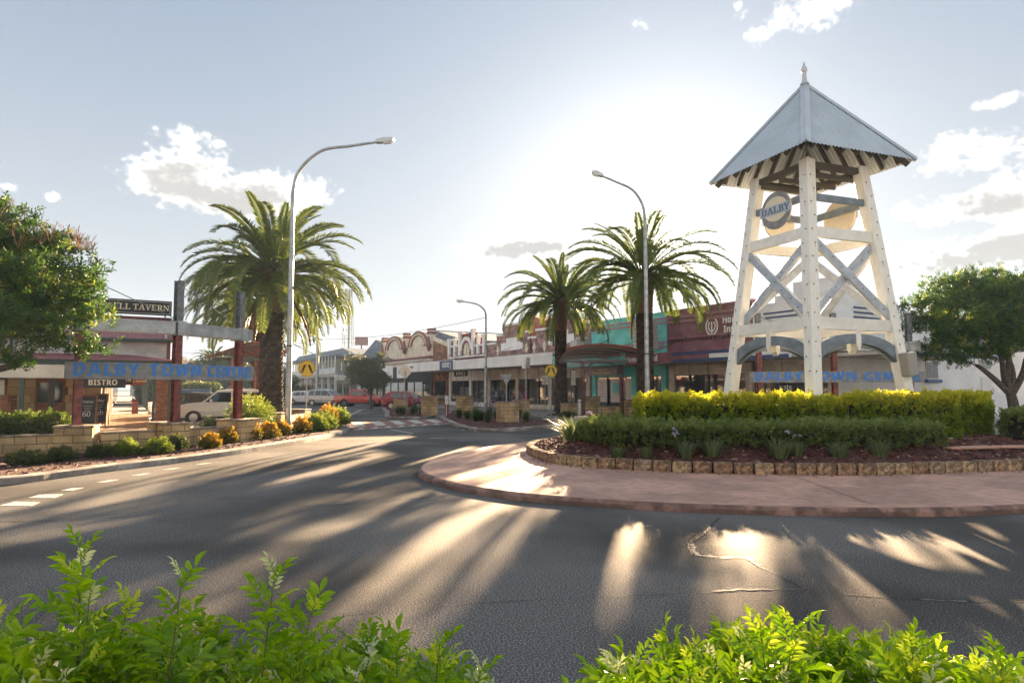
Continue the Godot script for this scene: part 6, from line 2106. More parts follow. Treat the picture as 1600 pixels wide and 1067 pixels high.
func corrugated(a: Vector3, b: Vector3, c: Vector3, d: Vector3) -> MB:
	# a sheet with its eave from a to b and its upper edge from c to d, ribs running up the slope
	var m := MB.new()
	var l := a.distance_to(b)
	var n := int(l / 0.16) * 4
	var nrm := (b - a).cross(c - a).normalized()
	if nrm.y < 0: nrm = -nrm
	var x := (b - a).normalized()
	for i in n:
		var t0 := float(i) / n
		var t1 := float(i + 1) / n
		var o0 := nrm * 0.022 * sin(TAU * i / 4.0)
		var o1 := nrm * 0.022 * sin(TAU * (i + 1) / 4.0)
		var n0 := (nrm - x * 0.7 * cos(TAU * i / 4.0)).normalized()
		var n1 := (nrm - x * 0.7 * cos(TAU * (i + 1) / 4.0)).normalized()
		var q := [a.lerp(b, t0) + o0, a.lerp(b, t1) + o1, c.lerp(d, t1) + o1, c.lerp(d, t0) + o0]
		if (q[1] - q[0]).cross(q[2] - q[0]).dot(nrm) > 0: m.quad_s(q[0], q[1], q[2], q[3], n0, n1, n1, n0)
		else: m.quad_s(q[3], q[2], q[1], q[0], n0, n1, n1, n0)
	return m

# ---------- vehicles ----------
func wheel_meshes() -> void:
	var ty := MB.new()
	ty.lathe([Vector2(.22, -.11), Vector2(.33, -.115), Vector2(.36, -.09), Vector2(.37, 0), Vector2(.36, .09), Vector2(.33, .115), Vector2(.22, .11)], 28, Vector3.ZERO, Basis(Vector3.RIGHT, PI / 2))
	M["tyre_mesh"] = ty.mesh()
	var ri := MB.new()
	ri.lathe([Vector2(.001, .05), Vector2(.06, .06), Vector2(.07, .04), Vector2(.19, .03), Vector2(.2, .09), Vector2(.235, .105), Vector2(.235, -.1)], 24, Vector3.ZERO, Basis(Vector3.RIGHT, PI / 2))
	for i in 5:
		var a := TAU * i / 5
		ri.box(Vector3(cos(a) * .13, sin(a) * .13, .065), Vector3(.2, .05, .03), Basis(Vector3.BACK, a))
	M["rim_mesh"] = ri.mesh()

func side_of(p: PackedVector2Array, half: Callable, called: String, m: Material, root: Node3D, proud := 0.0) -> void:
	# an outline laid on both flanks, following the body's half width
	for s in [-1.0, 1.0]:
		var b := MB.new()
		var t := Geometry2D.triangulate_polygon(p)
		for i in range(0, t.size(), 3):
			var q := []
			for k in 3:
				var e: Vector2 = p[t[i + k]]
				q.append(Vector3(e.x, e.y, s * (half.call(e.y) + proud)))
			if (q[1] - q[0]).cross(q[2] - q[0]).z * s < 0: b.tri(q[0], q[2], q[1])
			else: b.tri(q[0], q[1], q[2])
		part(called, b, m, root)

func shell(p: PackedVector2Array, half: Callable, bevel: float) -> MB:
	# a closed body from a side outline: flanks, and a strip right round, with a softened edge
	if Geometry2D.is_polygon_clockwise(p): p.reverse()
	var b := MB.new()
	var n := p.size()
	var mid := Vector2.ZERO
	for k in p: mid += k / n
	var inner := PackedVector2Array()
	for i in n:
		var t := (p[(i + 1) % n] - p[(i - 1 + n) % n]).normalized()
		inner.append(p[i] + Vector2(-t.y, t.x) * bevel)
	var tr := Geometry2D.triangulate_polygon(inner)
	for s in [-1.0, 1.0]:
		for i in range(0, tr.size(), 3):
			var q := []
			for k in 3:
				var e: Vector2 = inner[tr[i + k]]
				q.append(Vector3(e.x, e.y, s * half.call(e.y)))
			if (q[1] - q[0]).cross(q[2] - q[0]).z * s < 0: b.tri(q[0], q[2], q[1])
			else: b.tri(q[0], q[1], q[2])
	var rings := 6
	for i in n:
		var j := (i + 1) % n
		var prev := []
		for k in rings + 1:
			var f := sin(PI / 2 * minf(k, rings / 2.0) / (rings / 2.0)) if k <= rings / 2 else 1.0
			var e0 := inner[i].lerp(p[i], f)
			var e1 := inner[j].lerp(p[j], f)
			var w0: float = half.call(inner[i].y) - bevel * 1.2 * (1.0 - cos(PI / 2 * minf(k, rings / 2.0) / (rings / 2.0)))
			var w1: float = half.call(inner[j].y) - bevel * 1.2 * (1.0 - cos(PI / 2 * minf(k, rings / 2.0) / (rings / 2.0)))
			if k > rings / 2:
				w0 *= 1.0 - (k - rings / 2.0) / (rings / 2.0)
				w1 *= 1.0 - (k - rings / 2.0) / (rings / 2.0)
			var crown := 0.02 * (1.0 - w0 / maxf(half.call(inner[i].y), 0.1)) if k > rings / 2 else 0.0
			prev.append([Vector3(e0.x, e0.y + crown, w0), Vector3(e1.x, e1.y + crown, w1)])
		for k in rings:
			var a: Array = prev[k]
			var c: Array = prev[k + 1]
			b.quad(c[0], c[1], a[1], a[0]) if false else null
			var q := [a[0], a[1], c[1], c[0]]
			var outw: Vector3 = (a[0] + c[1]) / 2.0 - Vector3(mid.x, mid.y, 0)
			var edge := (p[j] - p[i]).normalized()
			outw = Vector3(edge.y, -edge.x, 0.0) + Vector3(0, 0, 0.3)
			if (q[1] - q[0]).cross(q[2] - q[0]).dot(outw) < 0: q.reverse()
			b.quad(q[0], q[1], q[2], q[3])
			var qm := []
			for e in q: qm.append(Vector3(e.x, e.y, -e.z))
			b.quad(qm[3], qm[2], qm[1], qm[0])
	return b

func car(called: String, label: String, cat: String, at: Vector3, turn: float, kind: String, paint: Material, rack := false) -> Node3D:
	# x forwards, y up; a wagon or a double-cab utility
	var root := thing(called, label, cat, at, turn, "cars parked along the street")
	var ute := kind == "ute"
	var L := 5.3 if ute else (4.85 if kind == "wagon" else 4.55)
	var H := 1.84 if ute else (1.82 if kind == "wagon" else 1.66)
	var belt := 1.14 if ute else (1.10 if kind == "wagon" else 1.02)
	var W := 0.95
	var ax0 := -L / 2 + (1.22 if ute else 1.0)
	var ax1 := L / 2 - 0.88
	var low := 0.32 if ute else 0.26
	var R := 0.42 if ute else 0.40
	var half := func(y: float) -> float:
		if y > belt: return W - 0.045 - (y - belt) * 0.26
		return W - 0.05 * pow(absf(y - 0.72) / 0.5, 2.0)
	var lower := PackedVector2Array()
	lower.append(Vector2(-L / 2 + 0.06, low + 0.14))
	for k in [[ax0], [ax1]]:
		for i in 11:
			var a := PI - PI * i / 10.0
			lower.append(Vector2(k[0] + cos(a) * R, low + 0.06 + sin(a) * (R - 0.02)))
	lower.append(Vector2(L / 2 - 0.12, low + 0.08))
	lower.append(Vector2(L / 2 - 0.01, low + 0.24))
	lower.append(Vector2(L / 2, belt - 0.32))
	lower.append(Vector2(L / 2 - 0.10, belt - 0.14))
	lower.append(Vector2(L / 2 - 0.55, belt - 0.04))
	lower.append(Vector2(L / 2 - 1.25, belt + 0.02))
	if ute:
		lower.append(Vector2(-L / 2 + 1.72, belt + 0.02))
		lower.append(Vector2(-L / 2 + 1.68, belt + 0.06))
		lower.append(Vector2(-L / 2 + 0.04, belt + 0.07))
	else:
		lower.append(Vector2(-L / 2 + 0.1, belt + 0.02))
	lower.append(Vector2(-L / 2 + 0.0, belt - 0.1))
	lower.append(Vector2(-L / 2 + 0.02, low + 0.3))
	part("body", shell(lower, half, 0.045), paint, root)
	var cab: PackedVector2Array
	if ute: cab = PackedVector2Array([Vector2(-L / 2 + 1.66, belt - 0.02), Vector2(L / 2 - 1.22, belt - 0.02), Vector2(L / 2 - 1.95, H - 0.08), Vector2(L / 2 - 2.4, H), Vector2(-L / 2 + 2.3, H), Vector2(-L / 2 + 1.95, H - 0.06)])
	elif kind == "wagon": cab = PackedVector2Array([Vector2(-L / 2 + 0.06, belt - 0.02), Vector2(L / 2 - 1.2, belt - 0.02), Vector2(L / 2 - 2.0, H - 0.07), Vector2(L / 2 - 2.5, H), Vector2(-L / 2 + 0.75, H - 0.01), Vector2(-L / 2 + 0.34, H - 0.08)])
	else: cab = PackedVector2Array([Vector2(-L / 2 + 0.08, belt - 0.02), Vector2(L / 2 - 1.15, belt - 0.02), Vector2(L / 2 - 2.0, H - 0.07), Vector2(L / 2 - 2.4, H), Vector2(-L / 2 + 1.0, H - 0.03), Vector2(-L / 2 + 0.5, H - 0.14)])
	part("cabin", shell(cab, half, 0.035), paint, root)
	# side glass
	var y0 := belt + 0.06
	var y1 := H - 0.14
	var gl: Array
	var fx := func(y: float) -> float: return lerpf(L / 2 - 1.25, L / 2 - 2.02, (y - belt) / (H - 0.08 - belt)) - 0.10
	if ute: gl = [[[-L / 2 + 1.95, y0], [-L / 2 + 2.62, y0], [-L / 2 + 2.62, y1], [-L / 2 + 2.14, y1]], [[-L / 2 + 2.70, y0], [fx.call(y0), y0], [fx.call(y1), y1], [-L / 2 + 2.70, y1]]]
	elif kind == "wagon": gl = [[[-L / 2 + 0.42, y0], [-L / 2 + 1.15, y0], [-L / 2 + 1.22, y1], [-L / 2 + 0.62, y1]], [[-L / 2 + 1.28, y0], [-L / 2 + 2.05, y0], [-L / 2 + 2.05, y1], [-L / 2 + 1.34, y1]], [[-L / 2 + 2.14, y0], [fx.call(y0), y0], [fx.call(y1), y1], [-L / 2 + 2.14, y1]]]
	else: gl = [[[-L / 2 + 0.9, y0 + .1], [-L / 2 + 1.25, y0], [-L / 2 + 1.25, y1 - .02], [-L / 2 + 1.12, y1 - .04]], [[-L / 2 + 1.3, y0], [-L / 2 + 2.02, y0], [-L / 2 + 2.02, y1], [-L / 2 + 1.3, y1]], [[-L / 2 + 2.1, y0], [fx.call(y0), y0], [fx.call(y1), y1], [-L / 2 + 2.1, y1]]]
	for g in gl:
		side_of(outline(g), half, "side_window", M.car_glass, root, 0.008)
	# windscreen and rear glass on the slopes
	var wa := Vector3(L / 2 - 1.26, belt + 0.05, 0)
	var wb := Vector3(L / 2 - 1.94, H - 0.11, 0)
	part("windscreen", slope_glass(wa, wb, half, 1.0, 0.024), M.car_glass, root)
	if ute: part("rear_window", slope_glass(Vector3(-L / 2 + 1.72, belt + 0.1, 0), Vector3(-L / 2 + 1.92, H - 0.14, 0), half, -1.0, 0.02), M.car_glass, root)
	elif kind == "wagon": part("rear_window", slope_glass(Vector3(-L / 2 + 0.10, belt + 0.1, 0), Vector3(-L / 2 + 0.30, H - 0.16, 0), half, -1.0, 0.02), M.car_glass, root)
	else: part("rear_window", slope_glass(Vector3(-L / 2 + 0.15, belt + 0.08, 0), Vector3(-L / 2 + 0.46, H - 0.2, 0), half, -1.0, 0.02), M.car_glass, root)
	# wheels with dark arches
	for x in [ax0, ax1]:
		for s in [-1.0, 1.0]:
			var w := part("wheel", M.tyre_mesh, M.tyre, root, Vector3(x, 0.37, s * (W - 0.14)))
			w.rotation.y = 0.0 if s > 0 else PI
			part("rim", M.rim_mesh, M.rim_metal if kind != "ute" else M.steel_grey, w)
			if ute:
				var fl := MB.new()
				for i in 12:
					var a0 := PI * i / 12.0
					var a1 := PI * (i + 1) / 12.0
					fl.quad(Vector3(x + cos(a0) * (R + .07), low + .06 + sin(a0) * (R + .06), s * (W + .012)), Vector3(x + cos(a1) * (R + .07), low + .06 + sin(a1) * (R + .06), s * (W + .012)), Vector3(x + cos(a1) * (R - .01), low + .06 + sin(a1) * (R - .02), s * (W + .012)), Vector3(x + cos(a0) * (R - .01), low + .06 + sin(a0) * (R - .02), s * (W + .012)))
				part("wheel_flare", fl, M.black_plastic, root)
		part("wheel_well", cyl(R, R, W * 1.5, 16), M.ink, root, Vector3(x, low + 0.05, 0)).rotation.x = PI / 2
	part("underbody", box1(Vector3(0, low + 0.06, 0), Vector3(L - 0.5, 0.16, W * 1.6)), M.black_plastic, root)
	part("front_bumper", box1(Vector3(L / 2 - 0.04, low + 0.18, 0), Vector3(0.16, 0.26, W * 1.8), 0.04), M.black_plastic if ute else paint, root)
	part("rear_bumper", box1(Vector3(-L / 2 + 0.06, low + 0.2, 0), Vector3(0.18, 0.22, W * 1.82), 0.04), M.black_plastic, root)
	part("grille", box1(Vector3(L / 2 - 0.015, belt - 0.36, 0), Vector3(0.06, 0.3, 1.1), 0.02), M.black_plastic, root)
	for s in [-1.0, 1.0]:
		part("headlight", box1(Vector3(L / 2 - 0.09, belt - 0.26, s * (W - 0.24)), Vector3(0.2, 0.16, 0.36), 0.04), M.lamp_clear, root)
		part("tail_light", box1(Vector3(-L / 2 + 0.07, belt - 0.14 if not ute else belt - 0.2, s * (W - 0.12)), Vector3(0.14, 0.34 if ute else 0.26, 0.2), 0.03), M.lamp_red, root)
		part("mirror", box1(Vector3(L / 2 - 1.72, belt + 0.14, s * (W + 0.09)), Vector3(0.14, 0.17, 0.22), 0.04), paint if kind != "ute" else M.black_plastic, root)
		for x in [L / 2 - 2.62, L / 2 - 3.55]:
			part("door_handle", box1(Vector3(x + 0.35, belt - 0.14, s * (half.call(belt - 0.14) + 0.012)), Vector3(0.2, 0.035, 0.03), 0.01), paint, root)
			var sm := MB.new()
			sm.box(Vector3(x + 0.02, (belt + low) / 2 + 0.12, s * (half.call(0.72) - 0.006)), Vector3(0.012, belt - low - 0.3, 0.014))
			part("door_gap", sm, M.ink, root)
		part("sill_trim", box1(Vector3((ax0 + ax1) / 2, low + 0.1, s * (W - 0.04)), Vector3(ax1 - ax0 - 2 * R - 0.06, 0.1, 0.05), 0.015), M.black_plastic, root)
	part("number_plate", box1(Vector3(-L / 2 - 0.02, low + 0.34, 0), Vector3(0.02, 0.12, 0.38)), M.print_white, root)
	if rack:
		for s in [-1.0, 1.0]:
			var b := MB.new()
			b.rod(Vector3(-L / 2 + 0.9, H + 0.05, s * 0.66), Vector3(L / 2 - 2.5, H + 0.05, s * 0.66), 0.022, 6)
			part("roof_rail", b, M.rim_metal, root)
		for x in [-0.9, 0.15]:
			part("roof_bar", box1(Vector3(x, H + 0.11, 0), Vector3(0.12, 0.04, 1.4), 0.015), M.zinc, root)
	if ute:
		part("tray_floor", box1(Vector3(-L / 2 + 0.85, belt + 0.075, 0), Vector3(1.5, 0.02, 1.6)), M.black_plastic, root)
		part("sports_bar", _bar(Vector3(-L / 2 + 1.6, belt + 0.1, -0.8), Vector3(-L / 2 + 1.6, belt + 0.1, 0.8), 0.08, 0.08), M.black_plastic, root)
	return root

func slope_glass(a: Vector3, b: Vector3, half: Callable, dir: float, proud: float) -> MB:
	var m := MB.new()
	var up := (b - a).normalized()
	var nrm := Vector3(up.y, -up.x, 0) * dir * (1.0 if up.y > 0 else -1.0)
	var wa: float = half.call(a.y) - 0.09
	var wb: float = half.call(b.y) - 0.09
	var q := [a + nrm * proud + Vector3(0, 0, wa), a + nrm * proud - Vector3(0, 0, wa), b + nrm * proud - Vector3(0, 0, wb), b + nrm * proud + Vector3(0, 0, wb)]
	if (q[1] - q[0]).cross(q[2] - q[0]).dot(nrm) < 0: q.reverse()
	m.quad(q[0], q[1], q[2], q[3])
	return m

func build_cars() -> void:
	wheel_meshes()
	M.car_glass = mat(lin(.012, .014, .016), 0.04, 0.0, 0.7)
	var paints := {}
	for k in [["white", .62, .60, .56, 0.0], ["silver", .34, .36, .38, 0.4], ["red", .42, .004, .005, 0.0], ["dark_red", .24, .004, .02, 0.0], ["white2", .6, .6, .6, 0.0], ["black", .02, .02, .022, 0.0], ["blue", .03, .06, .14, .2]]:
		var m := mat(lin(k[1], k[2], k[3]), 0.32, k[4])
		m.clearcoat_enabled = true
		m.clearcoat = 0.35
		m.clearcoat_roughness = 0.05
		paints[k[0]] = m
	# yaw: x forwards; to face the right kerb across the street
	car("utility_truck", "bright red double-cab utility truck parked nose to the right kerb", "utility truck", Vector3(-16.3, 0, -73.5), -0.30 + 0.03, "ute", paints.red)
	car("station_wagon", "silver wagon parked behind the red utility truck", "car", Vector3(-20.6, 0, -76.5), -0.34, "wagon", paints.silver, true)
	car("hatchback", "white car mostly hidden by the silver wagon", "car", Vector3(-24.3, 0, -81.0), -0.42, "suv", paints.white2)
	car("family_car", "dark red car parked behind the low island pillar", "car", Vector3(-9.6, 0, -63.0), -0.24, "suv", paints.dark_red)
	car("station_wagon", "white wagon with roof bars parked beside the tavern footpath", "car", Vector3(-15.9, 0, -37.9), PI + 0.42, "wagon", paints.white, true)
	car("hatchback", "dark car parked beyond the white wagon", "car", Vector3(-20.2, 0, -43.2), PI + 0.1, "suv", paints.black)
	car("station_wagon", "far blue car parked on the left of the street", "car", S(66, 4.4), PI + 0.5, "wagon", paints.blue)

func build_behind() -> void:
	# unseen shops added for bounced light behind the photographer, which the windows opposite mirror
	var n := 0
	for k in [[-30.0, 20.0, 18.0, 7.0, M.pale_blue, "unseen pale blue sunlit shop added for fill light behind the photographer, left"], [-9.0, 17.0, 20.0, 8.0, M.pale_blue, "unseen pale blue two-window shop added for fill light directly behind the photographer"], [12.0, 17.5, 20.0, 7.2, M.pale_blue, "unseen blue-grey shop added for fill light behind the photographer, right"], [33.0, 15.0, 20.0, 7.6, M.pale_blue, "unseen pale blue shop added for fill light furthest right behind the photographer"]]:
		var s := thing("added_fill_shop", k[5], "building", Vector3(k[0], 0.13, k[1]), PI, "unseen shops added for fill light behind the photographer")
		part("wall", box1(Vector3(0, k[3] / 2, -4.2), Vector3(k[2], k[3], 8)), k[4], s)
		part("parapet", box1(Vector3(0, k[3] + 0.4, -0.35), Vector3(k[2] * 0.5, 0.8, 0.4)), k[4], s)
		part("awning", box1(Vector3(0, 3.5, 1.3), Vector3(k[2], 0.25, 2.9)), M.pale_blue, s)
		part("fascia", box1(Vector3(0, 3.75, 2.8), Vector3(k[2], 0.75, 0.08)), M.pale_blue, s)
		for i in 5:
			var w := part("shop_window", box1(Vector3(-k[2] * 0.4 + i * k[2] * 0.2, 1.5, -0.17), Vector3(k[2] * 0.15, 2.4, 0.08)), M.frame_white, s)
			part("pane", box1(Vector3(-k[2] * 0.4 + i * k[2] * 0.2, 1.5, -0.11), Vector3(k[2] * 0.135, 2.2, 0.02)), M.pane_dark, w)
		n += 1

# ---------- plants ----------
const NTH := ["first", "second", "third", "fourth", "fifth", "sixth", "seventh", "eighth", "ninth", "tenth", "eleventh", "twelfth", "thirteenth", "fourteenth", "fifteenth", "sixteenth"]

func leaf_shape(b: MB, o: Vector3, dir: Vector3, side: Vector3, l: float, w: float, fold := 0.25, droop := 0.15) -> void:
	# one small leaf: two facets folded on the midrib
	var nrm := dir.cross(side).normalized()
	var tip := o + dir * l - nrm * droop * l
	var m := o + dir * l * 0.5
	var a := m + side * w * 0.5 + nrm * fold * w
	var c := m - side * w * 0.5 + nrm * fold * w
	b.tri(o, a, tip)
	b.tri(o, tip, c)

func rand_dir(r: RandomNumberGenerator) -> Vector3:
	return Vector3(r.randfn(), r.randfn(), r.randfn()).normalized()

func spray(seed_: int, n: int, stem: float, l: float, w: float, spread := 1.0) -> ArrayMesh:
	# a twig end with leaves to both sides
	var r := RandomNumberGenerator.new()
	r.seed = seed_
	var b := MB.new()
	for i in n:
		var t := (i + 0.5) / n
		var o := Vector3(r.randf_range(-.01, .01), stem * t, r.randf_range(-.01, .01))
		var a := i * 2.4 + r.randf_range(-.4, .4)
		var d := Vector3(cos(a) * spread, r.randf_range(0.2, 1.1), sin(a) * spread).normalized()
		var s := d.cross(rand_dir(r)).normalized()
		leaf_shape(b, o, d, s, l * r.randf_range(.7, 1.15), w * r.randf_range(.8, 1.15))
	return b.mesh()

func palm(label: String, at: Vector3, h: float, r0: float, frond_l: float, seed_: int, count := 78) -> void:
	var r := RandomNumberGenerator.new()
	r.seed = seed_
	var root := thing("date_palm", label, "palm tree", at, r.randf() * TAU, "date palms on the corners")
	var p := PackedVector3Array()
	var q := PackedFloat32Array()
	for i in 60:
		var t := i / 59.0
		p.append(Vector3(0.06 * sin(t * 2.0), h * t, 0.05 * sin(t * 3.0)))
		var rr := r0 * (1.0 + 0.35 * exp(-t * 16.0)) * lerpf(1.0, 0.9, t)
		rr *= 1.0 + 0.03 * (1.0 if i % 2 else -1.0)
		if t > 0.84: rr *= 1.0 + 0.3 * smoothstep(0.84, 0.97, t)
		q.append(rr)
	var tb := MB.new()
	tb.tube(p, q, 18)
	part("trunk", tb, M.palm_bark, root)
	var scars := MB.new()      # old leaf bases, in spirals
	var n := int(h * 120)
	for i in n:
		var t := float(i) / n
		var y := h * (0.04 + 0.95 * t)
		var a := i * 2.39996
		var up := smoothstep(0.62, 0.9, t)
		var rr := r0 * (1.0 + 0.35 * exp(-t * 16.0)) * lerpf(1.0, 0.9, t) * (1.0 + 0.3 * smoothstep(0.80, 0.97, t))
		var o := Vector3(cos(a), 0, sin(a))
		var bs := Basis(o.cross(Vector3.UP), (Vector3.UP + o * (0.15 + 0.75 * up)).normalized(), o)
		bs = bs.orthonormalized()
		var sz := lerpf(0.15, 0.2, up)
		scars.box(Vector3(0.06 * sin(t * 2.0), y, 0.05 * sin(t * 3.0)) + o * (rr + 0.01), Vector3(sz * r.randf_range(.8, 1.2), lerpf(0.07, 0.20, up) * r.randf_range(.8, 1.2), lerpf(0.07, 0.13, up)), bs)
		if i == int(n * 0.72):
			part("leaf_scar", scars, M.palm_bark, root, Vector3.ZERO, "stuff")
			scars = MB.new()
	part("leaf_base", scars, M.palm_stub, root, Vector3.ZERO, "stuff")
	var kinds := []
	for k in 9:
		kinds.append(frond_mesh(k * 5 + 1, frond_l * [0.66, .80, .94, 1.02, 1.06, 1.06, 1.04, 1.0, .96][k], [82.0, 70.0, 58.0, 46.0, 35.0, 25.0, 16.0, 7.0, -4.0][k], [.35, .6, .9, 1.1, 1.2, 1.25, 1.25, 1.2, 1.15][k], false))
	var dead := frond_mesh(91, frond_l * 0.72, -48.0, 0.5, true)
	var top := p[-1]
	for i in count:
		var t := (i + 0.5) / count
		var k := clampi(int(pow(t, 0.68) * 9.0 + r.randf_range(-.4, .4)), 0, 8)
		var o := part("frond", kinds[k], M.frond, root, top + Vector3(0, lerpf(0.1, -0.45, t), 0))
		o.rotation = Vector3(r.randf_range(-.12, .12), i * 2.39996 + r.randf_range(-.25, .25), r.randf_range(-.10, .10))
		o.scale = Vector3.ONE * r.randf_range(.88, 1.08)
	for i in (6 if seed_ == 11 else 2):
		var o := part("dead_frond", dead, M.frond, root, top + Vector3(0, -0.55, 0))
		o.rotation = Vector3(r.randf_range(-.1, .1), r.randf() * TAU, r.randf_range(-.15, .1))
		o.scale = Vector3.ONE * r.randf_range(.8, 1.05)

func frond_mesh(seed_: int, l: float, elev: float, bend: float, dead: bool) -> ArrayMesh:
	var r := RandomNumberGenerator.new()
	r.seed = seed_
	var b := MB.new()
	b.tint = true
	var seg := 22
	var p := PackedVector3Array()
	var q := PackedFloat32Array()
	var o := Vector3(0.18, 0, 0)
	var a := deg_to_rad(elev)
	for i in seg + 1:
		p.append(o)
		var t := float(i) / seg
		q.append(lerpf(0.045, 0.008, t))
		o += Vector3(cos(a), sin(a), 0) * l / seg
		a -= bend * (0.35 + 1.5 * t) / seg * 1.35
		a = maxf(a, -1.5)
	b.col = Color(.16, .15, .05) if not dead else Color(.22, .14, .07)
	b.tube(p, q, 5)
	var n := 104
	for i in n:
		var t := 0.13 + 0.86 * i / n
		var f := t * seg
		var k := mini(int(f), seg - 1)
		var at := p[k].lerp(p[k + 1], f - k)
		var tan_ := (p[k + 1] - p[k]).normalized()
		var up := Vector3(-tan_.y, tan_.x, 0)
		var ll := l * 0.125 * pow(sin(PI * clampf((t - 0.05) * 1.02, 0.0, 1.0)), 0.55) * r.randf_range(.85, 1.1)
		for s in [-1.0, 1.0]:
			var d: Vector3
			if dead: d = (tan_ * 0.6 + Vector3(0, -1.0, s * 0.35) + Vector3(r.randfn(), r.randfn(), r.randfn()) * 0.12).normalized()
			else: d = (tan_ * 0.72 + Vector3(0, 0, s) * 0.85 + up * r.randf_range(0.12, 0.42) + Vector3(r.randfn(), r.randfn(), r.randfn()) * 0.06).normalized()
			var w := up.cross(d).normalized() if not dead else tan_.cross(d).normalized()
			var g := r.randf()
			b.col = Color(.075, .125, .028).lerp(Color(.18, .215, .038), g * g + 0.25 * t) if not dead else Color(.24, .15, .07).lerp(Color(.15, .09, .05), g)
			var m := at + d * ll * 0.45
			var tip := at + d * ll + Vector3(0, -0.10 * ll, 0)
			var wd := 0.030
			b.tri(at, m + w * wd, tip)
			b.tri(at, tip, m - w * wd)
	return b.mesh()

func limb(b: MB, a: Vector3, c: Vector3, r0: float, r1: float, sag: float, r: RandomNumberGenerator, sides := 7) -> PackedVector3Array:
	var p := PackedVector3Array()
	var q := PackedFloat32Array()
	var l := a.distance_to(c)
	var w := rand_dir(r) * l * 0.07
	for i in 9:
		var t := i / 8.0
		p.append(a.lerp(c, t) + Vector3(0, sag * l * sin(PI * t), 0) + w * sin(TAU * t))
		q.append(lerpf(r0, r1, t))
	b.tube(p, q, sides)
	return p

func tree(called: String, label: String, at: Vector3, fork: float, r0: float, blobs: Array, clusters: int, per: int, leaf: Mesh, cols: Array, seed_: int, group := "", lean := Vector3.ZERO, spread := 0.3, stems := 3) -> Node3D:
	# blobs: [centre, radii] that the crown fills; limbs reach into them and carry leaf clusters
	var r := RandomNumberGenerator.new()
	r.seed = seed_
	var root := thing(called, label, "tree", at, 0.0, group)
	var b := MB.new()
	var f := Vector3(0, fork, 0) + lean
	limb(b, Vector3(0, -0.1, 0), f, r0 * 1.25, r0 * 0.9, 0.0, r, 12)
	var ends := []
	var where := []
	var c2 := []
	var vol := 0.0
	for k in blobs: vol += k[1].x * k[1].y * k[1].z
	var mains := []
	for i in stems:
		var k: Array = blobs[i % blobs.size()]
		var e: Vector3 = k[0] + rand_dir(r) * (k[1] as Vector3) * 0.3
		mains.append(limb(b, f, f.lerp(e, 0.62), r0 * 0.72, r0 * 0.35, 0.04, r, 9))
	for k in blobs:
		var share := int(clusters * k[1].x * k[1].y * k[1].z / vol)
		for i in share:
			var d := rand_dir(r)
			var e: Vector3 = k[0] + d * (k[1] as Vector3) * pow(r.randf_range(0.12, 1.0), 0.42)
			var best := Vector3.ZERO
			var bd := 1e9
			for m in mains:
				for g in m:
					var dd: float = g.distance_to(e) + absf(g.y - e.y) * 0.2
					if dd < bd:
						bd = dd
						best = g
			for g in range(maxi(0, ends.size() - 60), ends.size()):
				var dd: float = ends[g].distance_to(e) * 1.25
				if dd < bd and dd > 0.15:
					bd = dd
					best = ends[g]
			limb(b, best, e, clampf(0.010 + bd * 0.012, 0.012, 0.05), 0.006, 0.05, r, 4)
			ends.append(best.lerp(e, 0.5))
			var tone := r.randf()
			for j in per:
				var o := e + Vector3(r.randfn(), r.randfn() * 0.7, r.randfn()) * spread
				var bs := Basis.from_euler(Vector3(r.randf_range(-1.2, 1.2), r.randf() * TAU, r.randf_range(-1.2, 1.2))).scaled(Vector3.ONE * r.randf_range(.7, 1.3))
				where.append(Transform3D(bs, o))
				var g := clampf(tone * 0.6 + r.randf() * 0.5, 0.0, 1.0)
				var cc: Color = cols[0].lerp(cols[1], g)
				if cols.size() > 2 and r.randf() < 0.10: cc = cols[2]
				c2.append(cc)
	part("trunk", b, M.bark, root)
	scatter("crown", leaf, M.leaf, where, c2, root)
	return root

